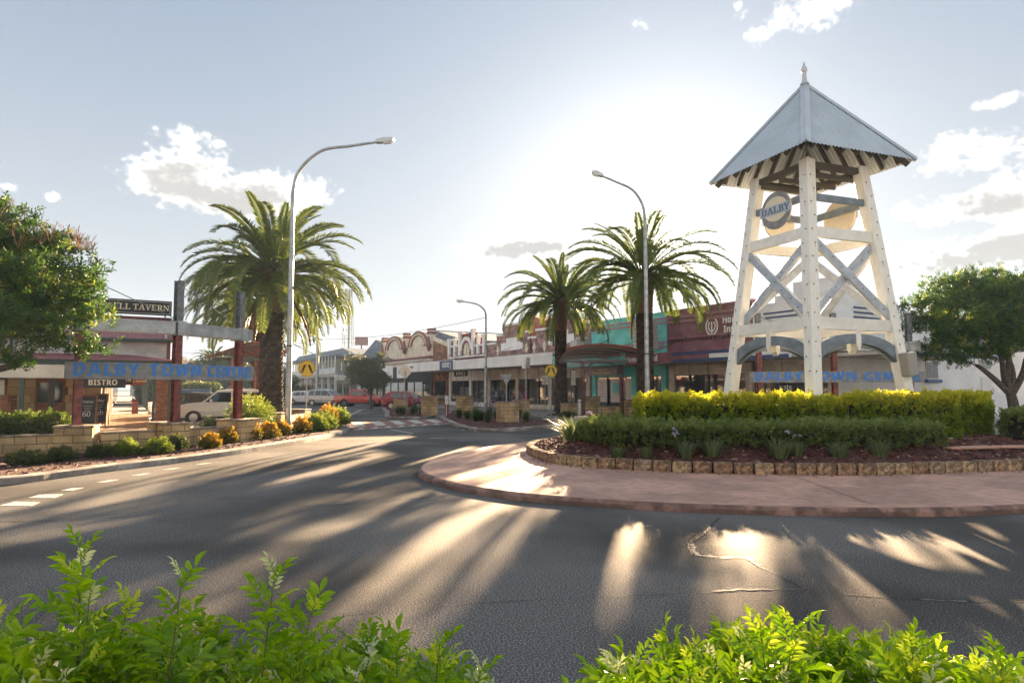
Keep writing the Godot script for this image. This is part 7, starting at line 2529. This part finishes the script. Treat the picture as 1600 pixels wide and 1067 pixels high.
func hedge(label: String, path: Array, width: float, top: float, base: Callable, leaf: Mesh, side_cols: Array, top_cols: Array, density: float, seed_: int, shoots := 0.0, called := "clipped_hedge", m: Material = null) -> Node3D:
	var r := RandomNumberGenerator.new()
	r.seed = seed_
	var c: PackedVector2Array = smooth_loop(path, 8, false)
	var o := Vector3(c[c.size() / 2].x, 0, c[c.size() / 2].y)
	var root := thing(called, label, "hedge", o)
	var core := MB.new()
	var f := FastNoiseLite.new()
	f.seed = seed_
	f.frequency = 0.9
	var run := PackedFloat32Array([0.0])
	for i in c.size() - 1:
		run.append(run[i] + c[i].distance_to(c[i + 1]))
		var y0: float = base.call(c[i])
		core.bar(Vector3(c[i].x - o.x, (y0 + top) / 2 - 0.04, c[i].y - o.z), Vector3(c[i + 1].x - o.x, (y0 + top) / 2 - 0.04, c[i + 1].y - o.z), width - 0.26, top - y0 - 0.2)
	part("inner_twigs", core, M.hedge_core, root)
	var l: float = run[-1]
	var where := []
	var cols := []
	var high := top - 0.5
	var n := int((l * (width + 2.0 * high) + width * high * 2.0) * density)
	for i in n:
		var s := r.randf_range(-width * 0.3, l + width * 0.3)
		var sc := clampf(s, 0.0, l - 0.001)
		var k := 0
		while k < run.size() - 2 and run[k + 1] < sc: k += 1
		var pos := c[k].lerp(c[k + 1], (sc - run[k]) / (run[k + 1] - run[k]))
		var t := (c[k + 1] - c[k]).normalized()
		pos += t * (s - sc)
		var nrm := Vector2(-t.y, t.x)
		var y0: float = base.call(pos)
		var h := top - y0
		# a point on the rounded cross-section
		var a := r.randf_range(-0.25, PI + 0.25)
		var cx := signf(cos(a)) * pow(absf(cos(a)), 0.35)
		var cy := pow(maxf(0.0, sin(a)), 0.35)
		if r.randf() < 0.55:
			cx = signf(r.randf() - 0.5)
			cy = r.randf()
		elif r.randf() < 0.6:
			cx = r.randf_range(-1, 1)
			cy = 1.0
		var endf := 1.0
		if s < 0 or s > l: endf = sqrt(maxf(0.0, 1.0 - pow((s - sc) / (width * 0.3), 2.0)))
		var bump := 0.17 * f.get_noise_3d(pos.x * 2.6, cy * h * 2.6, pos.y * 2.6 + cx) + 0.045 * r.randf_range(-1.6, 1)
		var q := Vector3(pos.x + nrm.x * cx * (width / 2 + bump) * endf, y0 + cy * h * (0.9 + 0.1 * endf) + (bump if cy > 0.9 else 0.0), pos.y + nrm.y * cx * (width / 2 + bump) * endf)
		if cx * cx < 0.2 and cy < 0.5: continue
		if f.get_noise_3d(pos.x * 3.1 + 40.0, cy * h * 3.6, pos.y * 3.1 + cx * 2.0) < -0.30 and r.randf() < 0.75: continue
		var outw := Vector3(nrm.x * cx, 0.9 * cy + 0.25, nrm.y * cx).normalized()
		var d := (outw + rand_dir(r) * 0.55 + Vector3(0, 0.3, 0)).normalized()
		var x := d.cross(rand_dir(r)).normalized()
		where.append(Transform3D(Basis(x, d, x.cross(d)).scaled(Vector3.ONE * r.randf_range(.7, 1.25)), q - o - outw * 0.03))
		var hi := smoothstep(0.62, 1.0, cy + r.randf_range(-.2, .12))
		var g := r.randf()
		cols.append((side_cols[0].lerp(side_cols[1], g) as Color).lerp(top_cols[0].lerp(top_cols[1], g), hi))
	for i in int(shoots * l):
		var s := r.randf() * (l - 0.01)
		var k := 0
		while k < run.size() - 2 and run[k + 1] < s: k += 1
		var pos := c[k].lerp(c[k + 1], (s - run[k]) / (run[k + 1] - run[k]))
		var t := (c[k + 1] - c[k]).normalized()
		pos += Vector2(-t.y, t.x) * r.randf_range(-.5, .5) * width
		var hh := absf(r.randfn(0.0, 0.07)) + (0.12 * r.randf() if r.randf() < 0.12 else 0.0)
		for j in 1 + int(hh / 0.035):
			var d := (Vector3.UP + rand_dir(r) * 0.35).normalized()
			var x := d.cross(rand_dir(r)).normalized()
			where.append(Transform3D(Basis(x, d, x.cross(d)).scaled(Vector3.ONE * r.randf_range(.8, 1.2)), Vector3(pos.x - o.x + r.randf_range(-.01, .01), top + j * 0.035 - 0.03, pos.y - o.z)))
			cols.append(top_cols[0].lerp(top_cols[1], r.randf_range(.4, 1.0)))
	scatter("foliage", leaf, m if m else M.hedge_leaf, where, cols, root)
	return root

func tuft_mesh(seed_: int, n: int, h: float, spread: float, w: float, c0: Color, c1: Color, flowers := 0, fcol := Color(.5, .35, .5)) -> ArrayMesh:
	var r := RandomNumberGenerator.new()
	r.seed = seed_
	var b := MB.new()
	b.tint = true
	for i in n:
		var a := r.randf() * TAU
		var o := Vector3(cos(a), 0, sin(a)) * r.randf() * spread * 0.3
		var out_ := Vector3(cos(a + r.randf_range(-.5, .5)), 0, sin(a + r.randf_range(-.5, .5)))
		var hh := h * r.randf_range(.55, 1.1)
		var lean := spread * r.randf_range(.1, 1.0)
		var s := out_.cross(Vector3.UP) * w * 0.5
		var p1 := o + out_ * lean * 0.35 + Vector3(0, hh * 0.6, 0)
		var p2 := o + out_ * lean + Vector3(0, hh * r.randf_range(.75, 1.0), 0)
		b.col = c0.lerp(c1, r.randf())
		b.quad(o - s, o + s, p1 + s * 0.8, p1 - s * 0.8)
		b.tri(p1 - s * 0.8, p1 + s * 0.8, p2)
	for i in flowers:
		var a := r.randf() * TAU
		var top := Vector3(cos(a) * spread * r.randf() * 0.9, h * r.randf_range(1.15, 1.6), sin(a) * spread * r.randf() * 0.9)
		b.col = Color(.12, .16, .05)
		b.rod(Vector3(top.x * .2, 0, top.z * .2), top, 0.006, 4)
		b.col = fcol
		for k in 9:
			var d := rand_dir(r)
			leaf_shape(b, top, d, d.cross(rand_dir(r)).normalized(), 0.07, 0.03)
	return b.mesh()

func shrub(called: String, label: String, at: Vector3, rad: Vector3, n: int, leaf: Mesh, cols: Array, seed_: int, group := "") -> void:
	var r := RandomNumberGenerator.new()
	r.seed = seed_
	var root := thing(called, label, "shrub", at, 0.0, group)
	var stems := MB.new()
	var where := []
	var c2 := []
	for i in n:
		var d := rand_dir(r)
		d.y = absf(d.y)
		var q := Vector3(0, rad.y * 0.12, 0) + d * rad * pow(r.randf(), 0.4) * r.randf_range(.75, 1.1)
		if i % 8 == 0: stems.rod(Vector3(r.randf_range(-.04, .04), 0, r.randf_range(-.04, .04)), q, 0.008, 4, 0.003)
		var dd := (d + rand_dir(r) * 0.6 + Vector3(0, 0.3, 0)).normalized()
		var x := dd.cross(rand_dir(r)).normalized()
		where.append(Transform3D(Basis(x, dd, x.cross(dd)).scaled(Vector3.ONE * r.randf_range(.7, 1.25)), q))
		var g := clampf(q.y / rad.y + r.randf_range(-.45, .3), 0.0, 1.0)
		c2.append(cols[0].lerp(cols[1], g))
	part("stems", stems, M.bark, root)
	scatter("foliage", leaf, M.hedge_leaf, where, c2, root)

# ---------- the hedges before the camera ----------
func pinnate(seed_: int, l: float, n: int, col: Color, tip: Color) -> ArrayMesh:
	# one compound leaf: a stalk with glossy leaflets, each bowed and folded; grows along +y, upper face to +z
	var r := RandomNumberGenerator.new()
	r.seed = seed_
	var b := MB.new()
	b.tint = true
	b.col = col.lerp(Color(.2, .22, .05), 0.5)
	var p := PackedVector3Array()
	var q := PackedFloat32Array()
	for i in 5:
		var t := i / 4.0
		p.append(Vector3(0, l * t, -0.16 * l * t * t))
		q.append(0.0011)
	b.tube(p, q, 4, false)
	for i in n:
		var t := 0.22 + 0.78 * i / (n - 1.0)
		var o := Vector3(0, l * t, -0.16 * l * t * t)
		var s := -1.0 if i % 2 else 1.0
		var last := i == n - 1
		var d := Vector3(0, 1, -0.25).normalized() if last else Vector3(s * 0.9, 0.62, r.randf_range(-.15, .2)).normalized()
		var side := d.cross(Vector3(0, 0, 1)).normalized()
		var nrm := side.cross(d).normalized()
		if nrm.z < 0: nrm = -nrm
		var ll := l * (0.42 + 0.20 * t) * r.randf_range(.88, 1.1)
		var w := ll * 0.38
		var cc := col.lerp(tip, clampf(r.randf() * 0.7 + 0.3 * t - 0.15, 0, 1))
		b.col = cc
		var rows := []
		var prof := [0.03, 0.36, 0.50, 0.36, 0.01]
		for k in 5:
			var u := k / 4.0
			var c := o + d * ll * u + nrm * ll * (0.10 * sin(PI * u) - 0.14 * u * u)
			var wd: float = prof[k] * w
			rows.append([c - side * wd + nrm * wd * 0.5, c, c + side * wd + nrm * wd * 0.5])
		for k in 4:
			for e in 2:
				var a: Vector3 = rows[k][e]
				var c: Vector3 = rows[k][e + 1]
				var f: Vector3 = rows[k + 1][e + 1]
				var g: Vector3 = rows[k + 1][e]
				if (c - a).cross(f - a).dot(nrm) < 0: b.quad(g, f, c, a)
				else: b.quad(a, c, f, g)
	return b.mesh()

func near_hedge(label: String, x0: float, x1: float, top: Callable, tall: Array, seed_: int) -> void:
	var r := RandomNumberGenerator.new()
	r.seed = seed_
	var o := Vector3((x0 + x1) / 2, 0.15, -1.75)
	var root := thing("foreground_hedge", label, "hedge", o)
	var leaves := []
	for k in 10:
		var young := k >= 5
		leaves.append(pinnate(seed_ * 10 + k, r.randf_range(0.070, 0.102) if not young else r.randf_range(.050, .078), 9 if k % 2 else 7, Color(.13, .29, .006) if not young else Color(.36, .52, .012) if k < 8 else Color(.50, .58, .22), Color(.32, .48, .010) if not young else (Color(.58, .62, .05) if k < 8 else Color(.74, .76, .46))))
	var stems := MB.new()
	var rest := []
	for k in 10: rest.append([])
	var all := []
	var shoots := []
	var n := int((x1 - x0) * 310)
	for i in n:
		var x := r.randf_range(x0, x1)
		var z := r.randf_range(-2.2, -1.28)
		var tp: float = top.call(x) - 0.10 * absf(z + 1.75) - r.randf_range(0.0, 0.16)
		shoots.append([Vector3(x, tp, z), r.randf_range(.16, .30), Vector3(r.randfn() * .28, 1, r.randfn() * .25 + (0.35 if z > -1.45 else 0.0))])
	for i in int(n * 0.75):       # lower shoots on the flanks
		var x := r.randf_range(x0, x1)
		var s := 1.0 if r.randf() < 0.7 else -1.0
		var tp: float = top.call(x)
		shoots.append([Vector3(x, tp * r.randf_range(0.25, 0.9), -1.75 + s * r.randf_range(.28, .46)), r.randf_range(.14, .25), Vector3(r.randfn() * .4, 0.9, s * 0.9)])
	for k in tall: shoots.append([Vector3(k[0], k[1], k[2]), 0.34, Vector3(k[3], 1, 0.05)])
	for s in shoots:
		var tip: Vector3 = s[0] - o
		var d: Vector3 = s[2].normalized()
		var l: float = s[1]
		var foot := tip - d * l
		stems.rod(foot, tip, 0.003, 4, 0.0012)
		if r.randf() < 0.2: stems.rod(Vector3(foot.x * 0.9, 0.0, foot.z * 0.4), foot, 0.006, 4, 0.003)
		var m := int(l / 0.021)
		var pale := r.randf()
		for j in m:
			var t := (j + 1.0) / m
			var at := foot.lerp(tip, t)
			var a := j * 2.4 + r.randf_range(-.4, .4)
			var x := d.cross(Vector3(cos(a), 0.1, sin(a))).normalized()
			var outw := (x * lerpf(1.0, 0.45, t * t) + d * lerpf(0.55, 1.1, t)).normalized()
			var zz := (d - outw * d.dot(outw)).normalized()
			var bs := Basis(outw.cross(zz), outw, zz)
			bs = bs.rotated(outw, r.randf_range(-.5, .5)).scaled(Vector3.ONE * lerpf(1.1, 0.62, t * t) * r.randf_range(.85, 1.15))
			all.append([Transform3D(bs, at), (r.randi() % 5) if t < 0.72 or r.randf() < 0.3 else ((5 + r.randi() % 3) if t < 0.86 or pale > 0.4 else 8 + r.randi() % 2), at.z * 1.3 + at.y * 1.2 + r.randf() * 0.25])
	all.sort_custom(func(a, b): return a[2] > b[2])
	for i in all.size():
		var e: Array = all[i]
		if i < 290:
			var q := part("leaf", leaves[e[1]], M.near_leaf, root)
			q.transform = e[0]
		else: rest[e[1]].append(e[0])
	part("twigs", stems, M.green_twig, root, Vector3.ZERO, "stuff")
	for k in 10:
		if rest[k].size(): scatter("foliage", leaves[k], M.near_leaf, rest[k], [], root)
	# small white flowers that also stand in for glare at the shoot tips
	var fl := MB.new()
	for i in 130:
		var s: Array = shoots[r.randi() % n]
		var at: Vector3 = s[0] - o + Vector3(r.randf_range(-.02, .02), 0.005, r.randf_range(-.02, .02))
		for j in 3:
			var c := at + rand_dir(r) * 0.012
			for k in 5:
				var d := Vector3(cos(k * TAU / 5), 0.7, sin(k * TAU / 5)).normalized()
				leaf_shape(fl, c, d, d.cross(Vector3.UP).normalized(), 0.011, 0.006)
	part("flower_glare", fl, M.petal_glare, root, Vector3.ZERO, "stuff")

func build_plants() -> void:
	var small := spray(3, 9, 0.11, 0.075, 0.036)
	var fine := spray(4, 9, 0.10, 0.065, 0.034)
	var medium := spray(5, 11, 0.22, 0.12, 0.05)
	var coarse := spray(6, 12, 0.5, 0.3, 0.13)
	# palms
	palm("big date palm on the left corner behind the lamp post", Vector3(-11.25, 0.1, -32.0), 7.35, 0.50, 4.6, 11, 74)
	palm("second left date palm, half hidden behind the big one", Vector3(-15.9, 0.1, -43.0), 7.2, 0.46, 4.9, 22, 62)
	palm("middle date palm rising before the pink brick shop", Vector3(3.25, 0.1, -45.0), 7.7, 0.36, 4.3, 33, 58)
	palm("tall right date palm with the sun behind its crown", Vector3(7.4, 0.1, -38.0), 8.25, 0.44, 4.95, 44, 60)
	palm("small distant palm down the street beside the power pole", S(98, 10.0), 5.6, 0.3, 3.0, 55, 40)
	# trees
	var green := [Color(.026, .070, .012), Color(.085, .165, .022), Color(.24, .29, .04)]
	var lt := tree("shade_tree", "leafy tree at the left edge with seed sprays on top", Vector3(-13.9, 0.1, -16.6), 1.7, 0.17, [[Vector3(0.3, 4.6, 0.2), Vector3(2.6, 1.75, 2.3)], [Vector3(2.0, 4.4, 0.3), Vector3(1.9, 1.35, 1.6)], [Vector3(1.9, 3.2, 1.0), Vector3(1.4, .55, 1.1)], [Vector3(-1.2, 3.3, 0.6), Vector3(2.0, .8, 1.6)], [Vector3(3.75, 3.05, 0.6), Vector3(1.15, .5, .8)], [Vector3(2.6, 2.75, 0.9), Vector3(1.0, .5, .8)], [Vector3(-2.2, 4.6, 0), Vector3(2.0, 1.6, 2.0)]], 400, 21, medium, green, 7, "", Vector3(0.3, 0, 0.1), 0.19, 6)
	# dry seed sprays standing above the crown
	var seeds := MB.new()
	var r := RandomNumberGenerator.new()
	r.seed = 77
	for i in 70:
		var d := rand_dir(r)
		d.y = absf(d.y) * 0.9 + 0.3
		var k: Array = [[Vector3(0.3, 4.6, 0.2), Vector3(2.6, 1.75, 2.3)], [Vector3(2.0, 4.4, 0.3), Vector3(1.9, 1.35, 1.6)]][i % 2]
		var a: Vector3 = k[0] + d.normalized() * k[1] * 0.97
		for j in 6:
			var e := a + Vector3(r.randfn() * .10, r.randf_range(.12, .42), r.randfn() * .10)
			seeds.rod(a, e, 0.005, 3)
			seeds.rod(e.lerp(a, 0.4), e + Vector3(r.randfn() * .08, .02, r.randfn() * .08), 0.006, 3)
	part("seed_spray", seeds, M.seed_brown, lt, Vector3.ZERO, "stuff")
	tree("shade_tree", "spreading tree with a forked dark trunk at the right edge", Vector3(21.4, 0.1, -29.2), 1.5, 0.21, [[Vector3(-1.4, 4.9, 0.3), Vector3(3.2, 1.75, 2.6)], [Vector3(1.6, 5.0, 0), Vector3(3.0, 1.7, 2.4)], [Vector3(-2.5, 3.55, 0.5), Vector3(2.0, .8, 1.5)], [Vector3(-0.6, 5.9, 0), Vector3(2.0, .8, 1.6)]], 420, 19, medium, green, 8, "", Vector3(-0.1, 0, 0), 0.24, 5)
	tree("street_tree", "small round-headed street tree in front of the grey gable hall", Vector3(-13.2, 0, -64.0), 1.5, 0.13, [[Vector3(-0.5, 3.3, 0), Vector3(1.7, 1.3, 1.6)], [Vector3(0.5, 2.7, 0.3), Vector3(1.2, .9, 1.1)], [Vector3(-1.3, 4.3, 0), Vector3(1.0, .6, .8)], [Vector3(0.7, 4.5, 0), Vector3(.7, .7, .7)]], 190, 17, medium, [Color(.05, .07, .03), Color(.13, .14, .05), Color(.22, .18, .06)], 9, "", Vector3.ZERO, 0.24, 4)
	var n := 0
	for k in [[-39.0, -92.0, 6.2, 3.4, Color(.06, .075, .02), "rounded green tree beyond the white wagon"], [-52.0, -105.0, 6.0, 4.0, Color(.15, .12, .05), "brownish thin-leaved tree left of the rounded green one"], [-46.5, -90.0, 4.6, 2.8, Color(.14, .15, .03), "yellowish tree low behind the gateway"], [-34.0, -96.0, 4.6, 2.6, Color(.05, .07, .02), "dark bushy tree behind the left shelter"]]:
		var rr: float = k[3]
		tree("distant_tree", k[5], Vector3(k[0], 0, k[1]), 1.8, 0.2, [[Vector3(0, k[2] - rr * .55, 0), Vector3(rr, rr * .62, rr)], [Vector3(rr * .5, k[2] - rr * .9, 0), Vector3(rr * .8, rr * .5, rr * .8)]], 150, 16, coarse, [k[4] * 0.6, k[4] * 1.4], 60 + n, "trees down the street on the left", Vector3.ZERO, 0.4, 3)
		n += 1
	var flat := func(_q: Vector2) -> float: return 0.1
	hedge("long dark hedge beyond the white wagon", [Vector2(-42, -78), Vector2(-37, -76.5), Vector2(-33, -75.5)], 1.6, 2.0, flat, coarse, [Color(.03, .05, .012), Color(.06, .09, .02)], [Color(.06, .09, .02), Color(.12, .15, .03)], 16.0, 70)
	# roundabout hedges
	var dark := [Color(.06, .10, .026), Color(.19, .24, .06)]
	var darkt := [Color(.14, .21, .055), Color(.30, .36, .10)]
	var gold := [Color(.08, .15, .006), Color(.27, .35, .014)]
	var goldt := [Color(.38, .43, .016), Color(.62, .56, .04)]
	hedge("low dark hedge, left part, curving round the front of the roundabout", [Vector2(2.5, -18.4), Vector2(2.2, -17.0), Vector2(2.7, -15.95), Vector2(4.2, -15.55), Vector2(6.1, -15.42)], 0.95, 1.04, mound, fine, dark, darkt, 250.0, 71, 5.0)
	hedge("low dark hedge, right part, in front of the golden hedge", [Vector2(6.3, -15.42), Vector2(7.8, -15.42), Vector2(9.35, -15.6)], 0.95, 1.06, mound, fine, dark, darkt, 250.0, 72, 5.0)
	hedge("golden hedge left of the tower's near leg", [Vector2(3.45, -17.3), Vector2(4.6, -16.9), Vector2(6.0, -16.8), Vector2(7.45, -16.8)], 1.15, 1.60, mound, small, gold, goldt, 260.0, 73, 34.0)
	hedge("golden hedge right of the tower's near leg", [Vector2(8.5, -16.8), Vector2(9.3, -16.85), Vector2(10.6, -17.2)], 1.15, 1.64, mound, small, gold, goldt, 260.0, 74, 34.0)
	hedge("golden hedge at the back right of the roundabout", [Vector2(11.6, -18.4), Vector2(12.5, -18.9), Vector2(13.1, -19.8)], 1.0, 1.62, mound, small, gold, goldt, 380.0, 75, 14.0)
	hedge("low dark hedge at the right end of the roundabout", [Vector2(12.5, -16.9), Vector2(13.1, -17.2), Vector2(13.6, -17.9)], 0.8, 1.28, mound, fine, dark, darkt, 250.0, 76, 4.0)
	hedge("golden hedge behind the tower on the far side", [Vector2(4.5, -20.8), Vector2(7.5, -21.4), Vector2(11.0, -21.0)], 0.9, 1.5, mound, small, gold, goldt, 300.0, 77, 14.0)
	hedge("clipped green hedge behind the wall under the left tree", [Vector2(-19.5, -13.6), Vector2(-15.6, -16.6), Vector2(-12.75, -19.3)], 0.9, 1.06, func(_q: Vector2) -> float: return 0.13, small, [Color(.03, .07, .008), Color(.07, .13, .015)], [Color(.08, .14, .015), Color(.16, .22, .03)], 330.0, 78, 12.0)
	# grass clumps on the roundabout
	var gr := [tuft_mesh(1, 260, 0.42, 0.34, 0.012, Color(.10, .15, .06), Color(.24, .28, .13)), tuft_mesh(2, 240, 0.38, 0.30, 0.012, Color(.10, .15, .06), Color(.25, .28, .14), 3, Color(.45, .40, .5)), tuft_mesh(3, 220, 0.34, 0.3, 0.012, Color(.10, .15, .06), Color(.22, .27, .12))]
	var k2 := 0
	for k in [[1.55, -17.6, 1.5], [1.95, -16.9, 1.1], [2.35, -15.25, .8], [2.95, -15.1, .6], [3.75, -14.82, 1.0], [4.3, -14.78, 1.15], [5.65, -14.55, 1.05], [6.05, -14.62, .8], [6.9, -14.55, .95], [7.85, -14.7, .9]]:
		var t := thing("grass_clump", "grey-green grass clump on the roundabout mulch, %s from the left" % NTH[k2], "grass clump", Vector3(k[0], mound(Vector2(k[0], k[1])) - 0.01, k[1]), k2 * 1.7, "grass clumps at the edge of the roundabout garden")
		var o := part("blades", gr[k2 % 3], M.leaf, t)
		o.scale = Vector3(1.45, 1.1, 1.45) * k[2]
		k2 += 1
	# grasses on the splitter islands
	var lom := [tuft_mesh(7, 300, 0.62, 0.42, 0.012, Color(.03, .065, .012), Color(.09, .13, .03)), tuft_mesh(8, 280, 0.58, 0.4, 0.012, Color(.03, .065, .012), Color(.085, .12, .03)), tuft_mesh(9, 260, 0.6, 0.4, 0.012, Color(.035, .07, .014), Color(.09, .13, .03), 14, Color(.42, .30, .48))]
	k2 = 0
	for k in [[-2.5, -38.6, 1], [-3.1, -40.3, 0], [-1.7, -37.2, 0], [-1.25, -35.4, 1], [-1.9, -36.2, 0], [-2.2, -41.6, 2], [-1.4, -42.4, 2], [-0.9, -40.2, 2], [0.75, -35.9, 0], [0.4, -40.6, 2]]:
		var t := thing("grass_clump", "grass clump %s on the near splitter island" % ["with purple flowers, " + NTH[k2] + " from the front left" if k[2] == 2 else NTH[k2] + " from the front left"], "grass clump", Vector3(k[0], 0.16, k[1]), k2 * 1.3, "grass clumps on the near splitter island")
		part("blades", lom[k[2]], M.leaf, t).scale = Vector3.ONE * 1.1
		k2 += 1
	k2 = 0
	for k in [[-7.2, -45.0, 0], [-6.6, -45.6, 1], [-6.05, -46.0, 0], [-7.9, -47.5, 1], [-6.9, -49.0, 2], [-6.2, -48.0, 2]]:
		var t := thing("grass_clump", "grass clump %s on the far splitter island before the dark red car" % NTH[k2], "grass clump", Vector3(k[0], 0.16, k[1]), k2 * 1.1, "grass clumps on the far splitter island")
		part("blades", lom[k[2]], M.leaf, t).scale = Vector3.ONE * 1.15
		k2 += 1
	# shrubs before the garden wall, from left to right
	k2 = 0
	var dk := [Color(.035, .06, .014), Color(.10, .12, .03)]
	var org := [Color(.10, .12, .015), Color(.48, .27, .02)]
	var lg := [Color(.06, .11, .012), Color(.26, .32, .04)]
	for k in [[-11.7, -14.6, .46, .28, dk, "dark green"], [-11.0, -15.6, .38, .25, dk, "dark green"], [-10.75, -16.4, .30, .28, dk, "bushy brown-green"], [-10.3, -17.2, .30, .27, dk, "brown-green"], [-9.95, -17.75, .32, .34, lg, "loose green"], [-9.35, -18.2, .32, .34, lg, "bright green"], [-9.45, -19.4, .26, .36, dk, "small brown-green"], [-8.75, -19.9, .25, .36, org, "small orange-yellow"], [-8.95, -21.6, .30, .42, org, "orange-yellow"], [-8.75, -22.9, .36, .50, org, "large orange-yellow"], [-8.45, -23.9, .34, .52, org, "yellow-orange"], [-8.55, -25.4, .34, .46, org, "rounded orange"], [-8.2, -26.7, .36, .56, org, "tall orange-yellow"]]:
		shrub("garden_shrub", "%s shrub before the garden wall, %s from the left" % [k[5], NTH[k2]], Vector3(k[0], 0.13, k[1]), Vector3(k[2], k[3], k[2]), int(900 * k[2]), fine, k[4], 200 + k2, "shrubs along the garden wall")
		k2 += 1
	k2 = 0
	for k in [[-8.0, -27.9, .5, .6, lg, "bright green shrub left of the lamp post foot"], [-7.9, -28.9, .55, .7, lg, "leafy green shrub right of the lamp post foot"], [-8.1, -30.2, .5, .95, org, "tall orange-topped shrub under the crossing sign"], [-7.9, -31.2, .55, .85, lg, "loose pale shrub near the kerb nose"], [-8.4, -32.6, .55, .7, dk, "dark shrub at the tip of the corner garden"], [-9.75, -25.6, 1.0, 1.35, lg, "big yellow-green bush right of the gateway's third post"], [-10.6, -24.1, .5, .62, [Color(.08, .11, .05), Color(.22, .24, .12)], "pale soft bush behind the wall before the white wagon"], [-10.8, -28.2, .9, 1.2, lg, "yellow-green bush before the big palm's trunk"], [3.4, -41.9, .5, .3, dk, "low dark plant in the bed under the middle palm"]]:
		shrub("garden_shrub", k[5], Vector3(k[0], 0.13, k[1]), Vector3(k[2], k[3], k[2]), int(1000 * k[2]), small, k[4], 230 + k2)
		k2 += 1
	shrub("garden_shrub", "brown-green bushes at the kerb beyond the crossing, left of the cars", S(87, 19.5), Vector3(2.0, 1.6, 1.2), 800, coarse, [Color(.07, .06, .025), Color(.14, .12, .05)], 260)
	# the hedges in front of the camera
	near_hedge("leafy hedge along the bottom left of the picture", -1.75, -0.03, func(x: float) -> float: return 1.155 - 0.14 * smoothstep(-0.55, -0.05, x) - 0.03 * sin(x * 7.0), [[-1.085, 1.44, -1.75, .02], [-1.04, 1.35, -1.72, .1], [-.83, 1.37, -1.75, .12], [-.60, 1.38, -1.76, .12], [-.50, 1.31, -1.75, .2], [-1.3, 1.31, -1.75, -.1], [-.29, 1.21, -1.75, -.05], [-.18, 1.22, -1.75, .1], [-.08, 1.15, -1.75, .15], [-.98, 1.30, -1.78, .2]], 5)
	near_hedge("leafy hedge along the bottom right of the picture", 0.17, 1.85, func(x: float) -> float: return 1.16 - 0.7 * pow(x - 0.72, 2.0) * (1.0 if x < 0.72 else 0.28) - 0.012 * sin(x * 9.0), [[.62, 1.27, -1.75, -.1], [.70, 1.25, -1.75, .1], [.26, 1.17, -1.75, -.3], [1.0, 1.20, -1.75, .1], [1.22, 1.17, -1.75, .1], [.16, 1.10, -1.72, -.5], [.45, 1.19, -1.75, .1]], 6)

func _ready() -> void:
	rng.seed = 2024
	set_stage()
	make_materials()
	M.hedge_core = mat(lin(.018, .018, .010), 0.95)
	M.green_twig = mat(lin(.10, .12, .04), 0.7)
	M.petal_glare = leafy(0.5, 0.6); M.petal_glare.vertex_color_use_as_albedo = false; M.petal_glare.albedo_color = lin(.72, .70, .62)
	M.seed_brown = mat(lin(.20, .12, .075), 0.9)
	build_ground()
	build_roundabout()
	build_tower()
	build_shops()
	build_far()
	build_tavern()
	build_behind()
	build_walls()
	build_furniture()
	build_cars()
	build_plants()
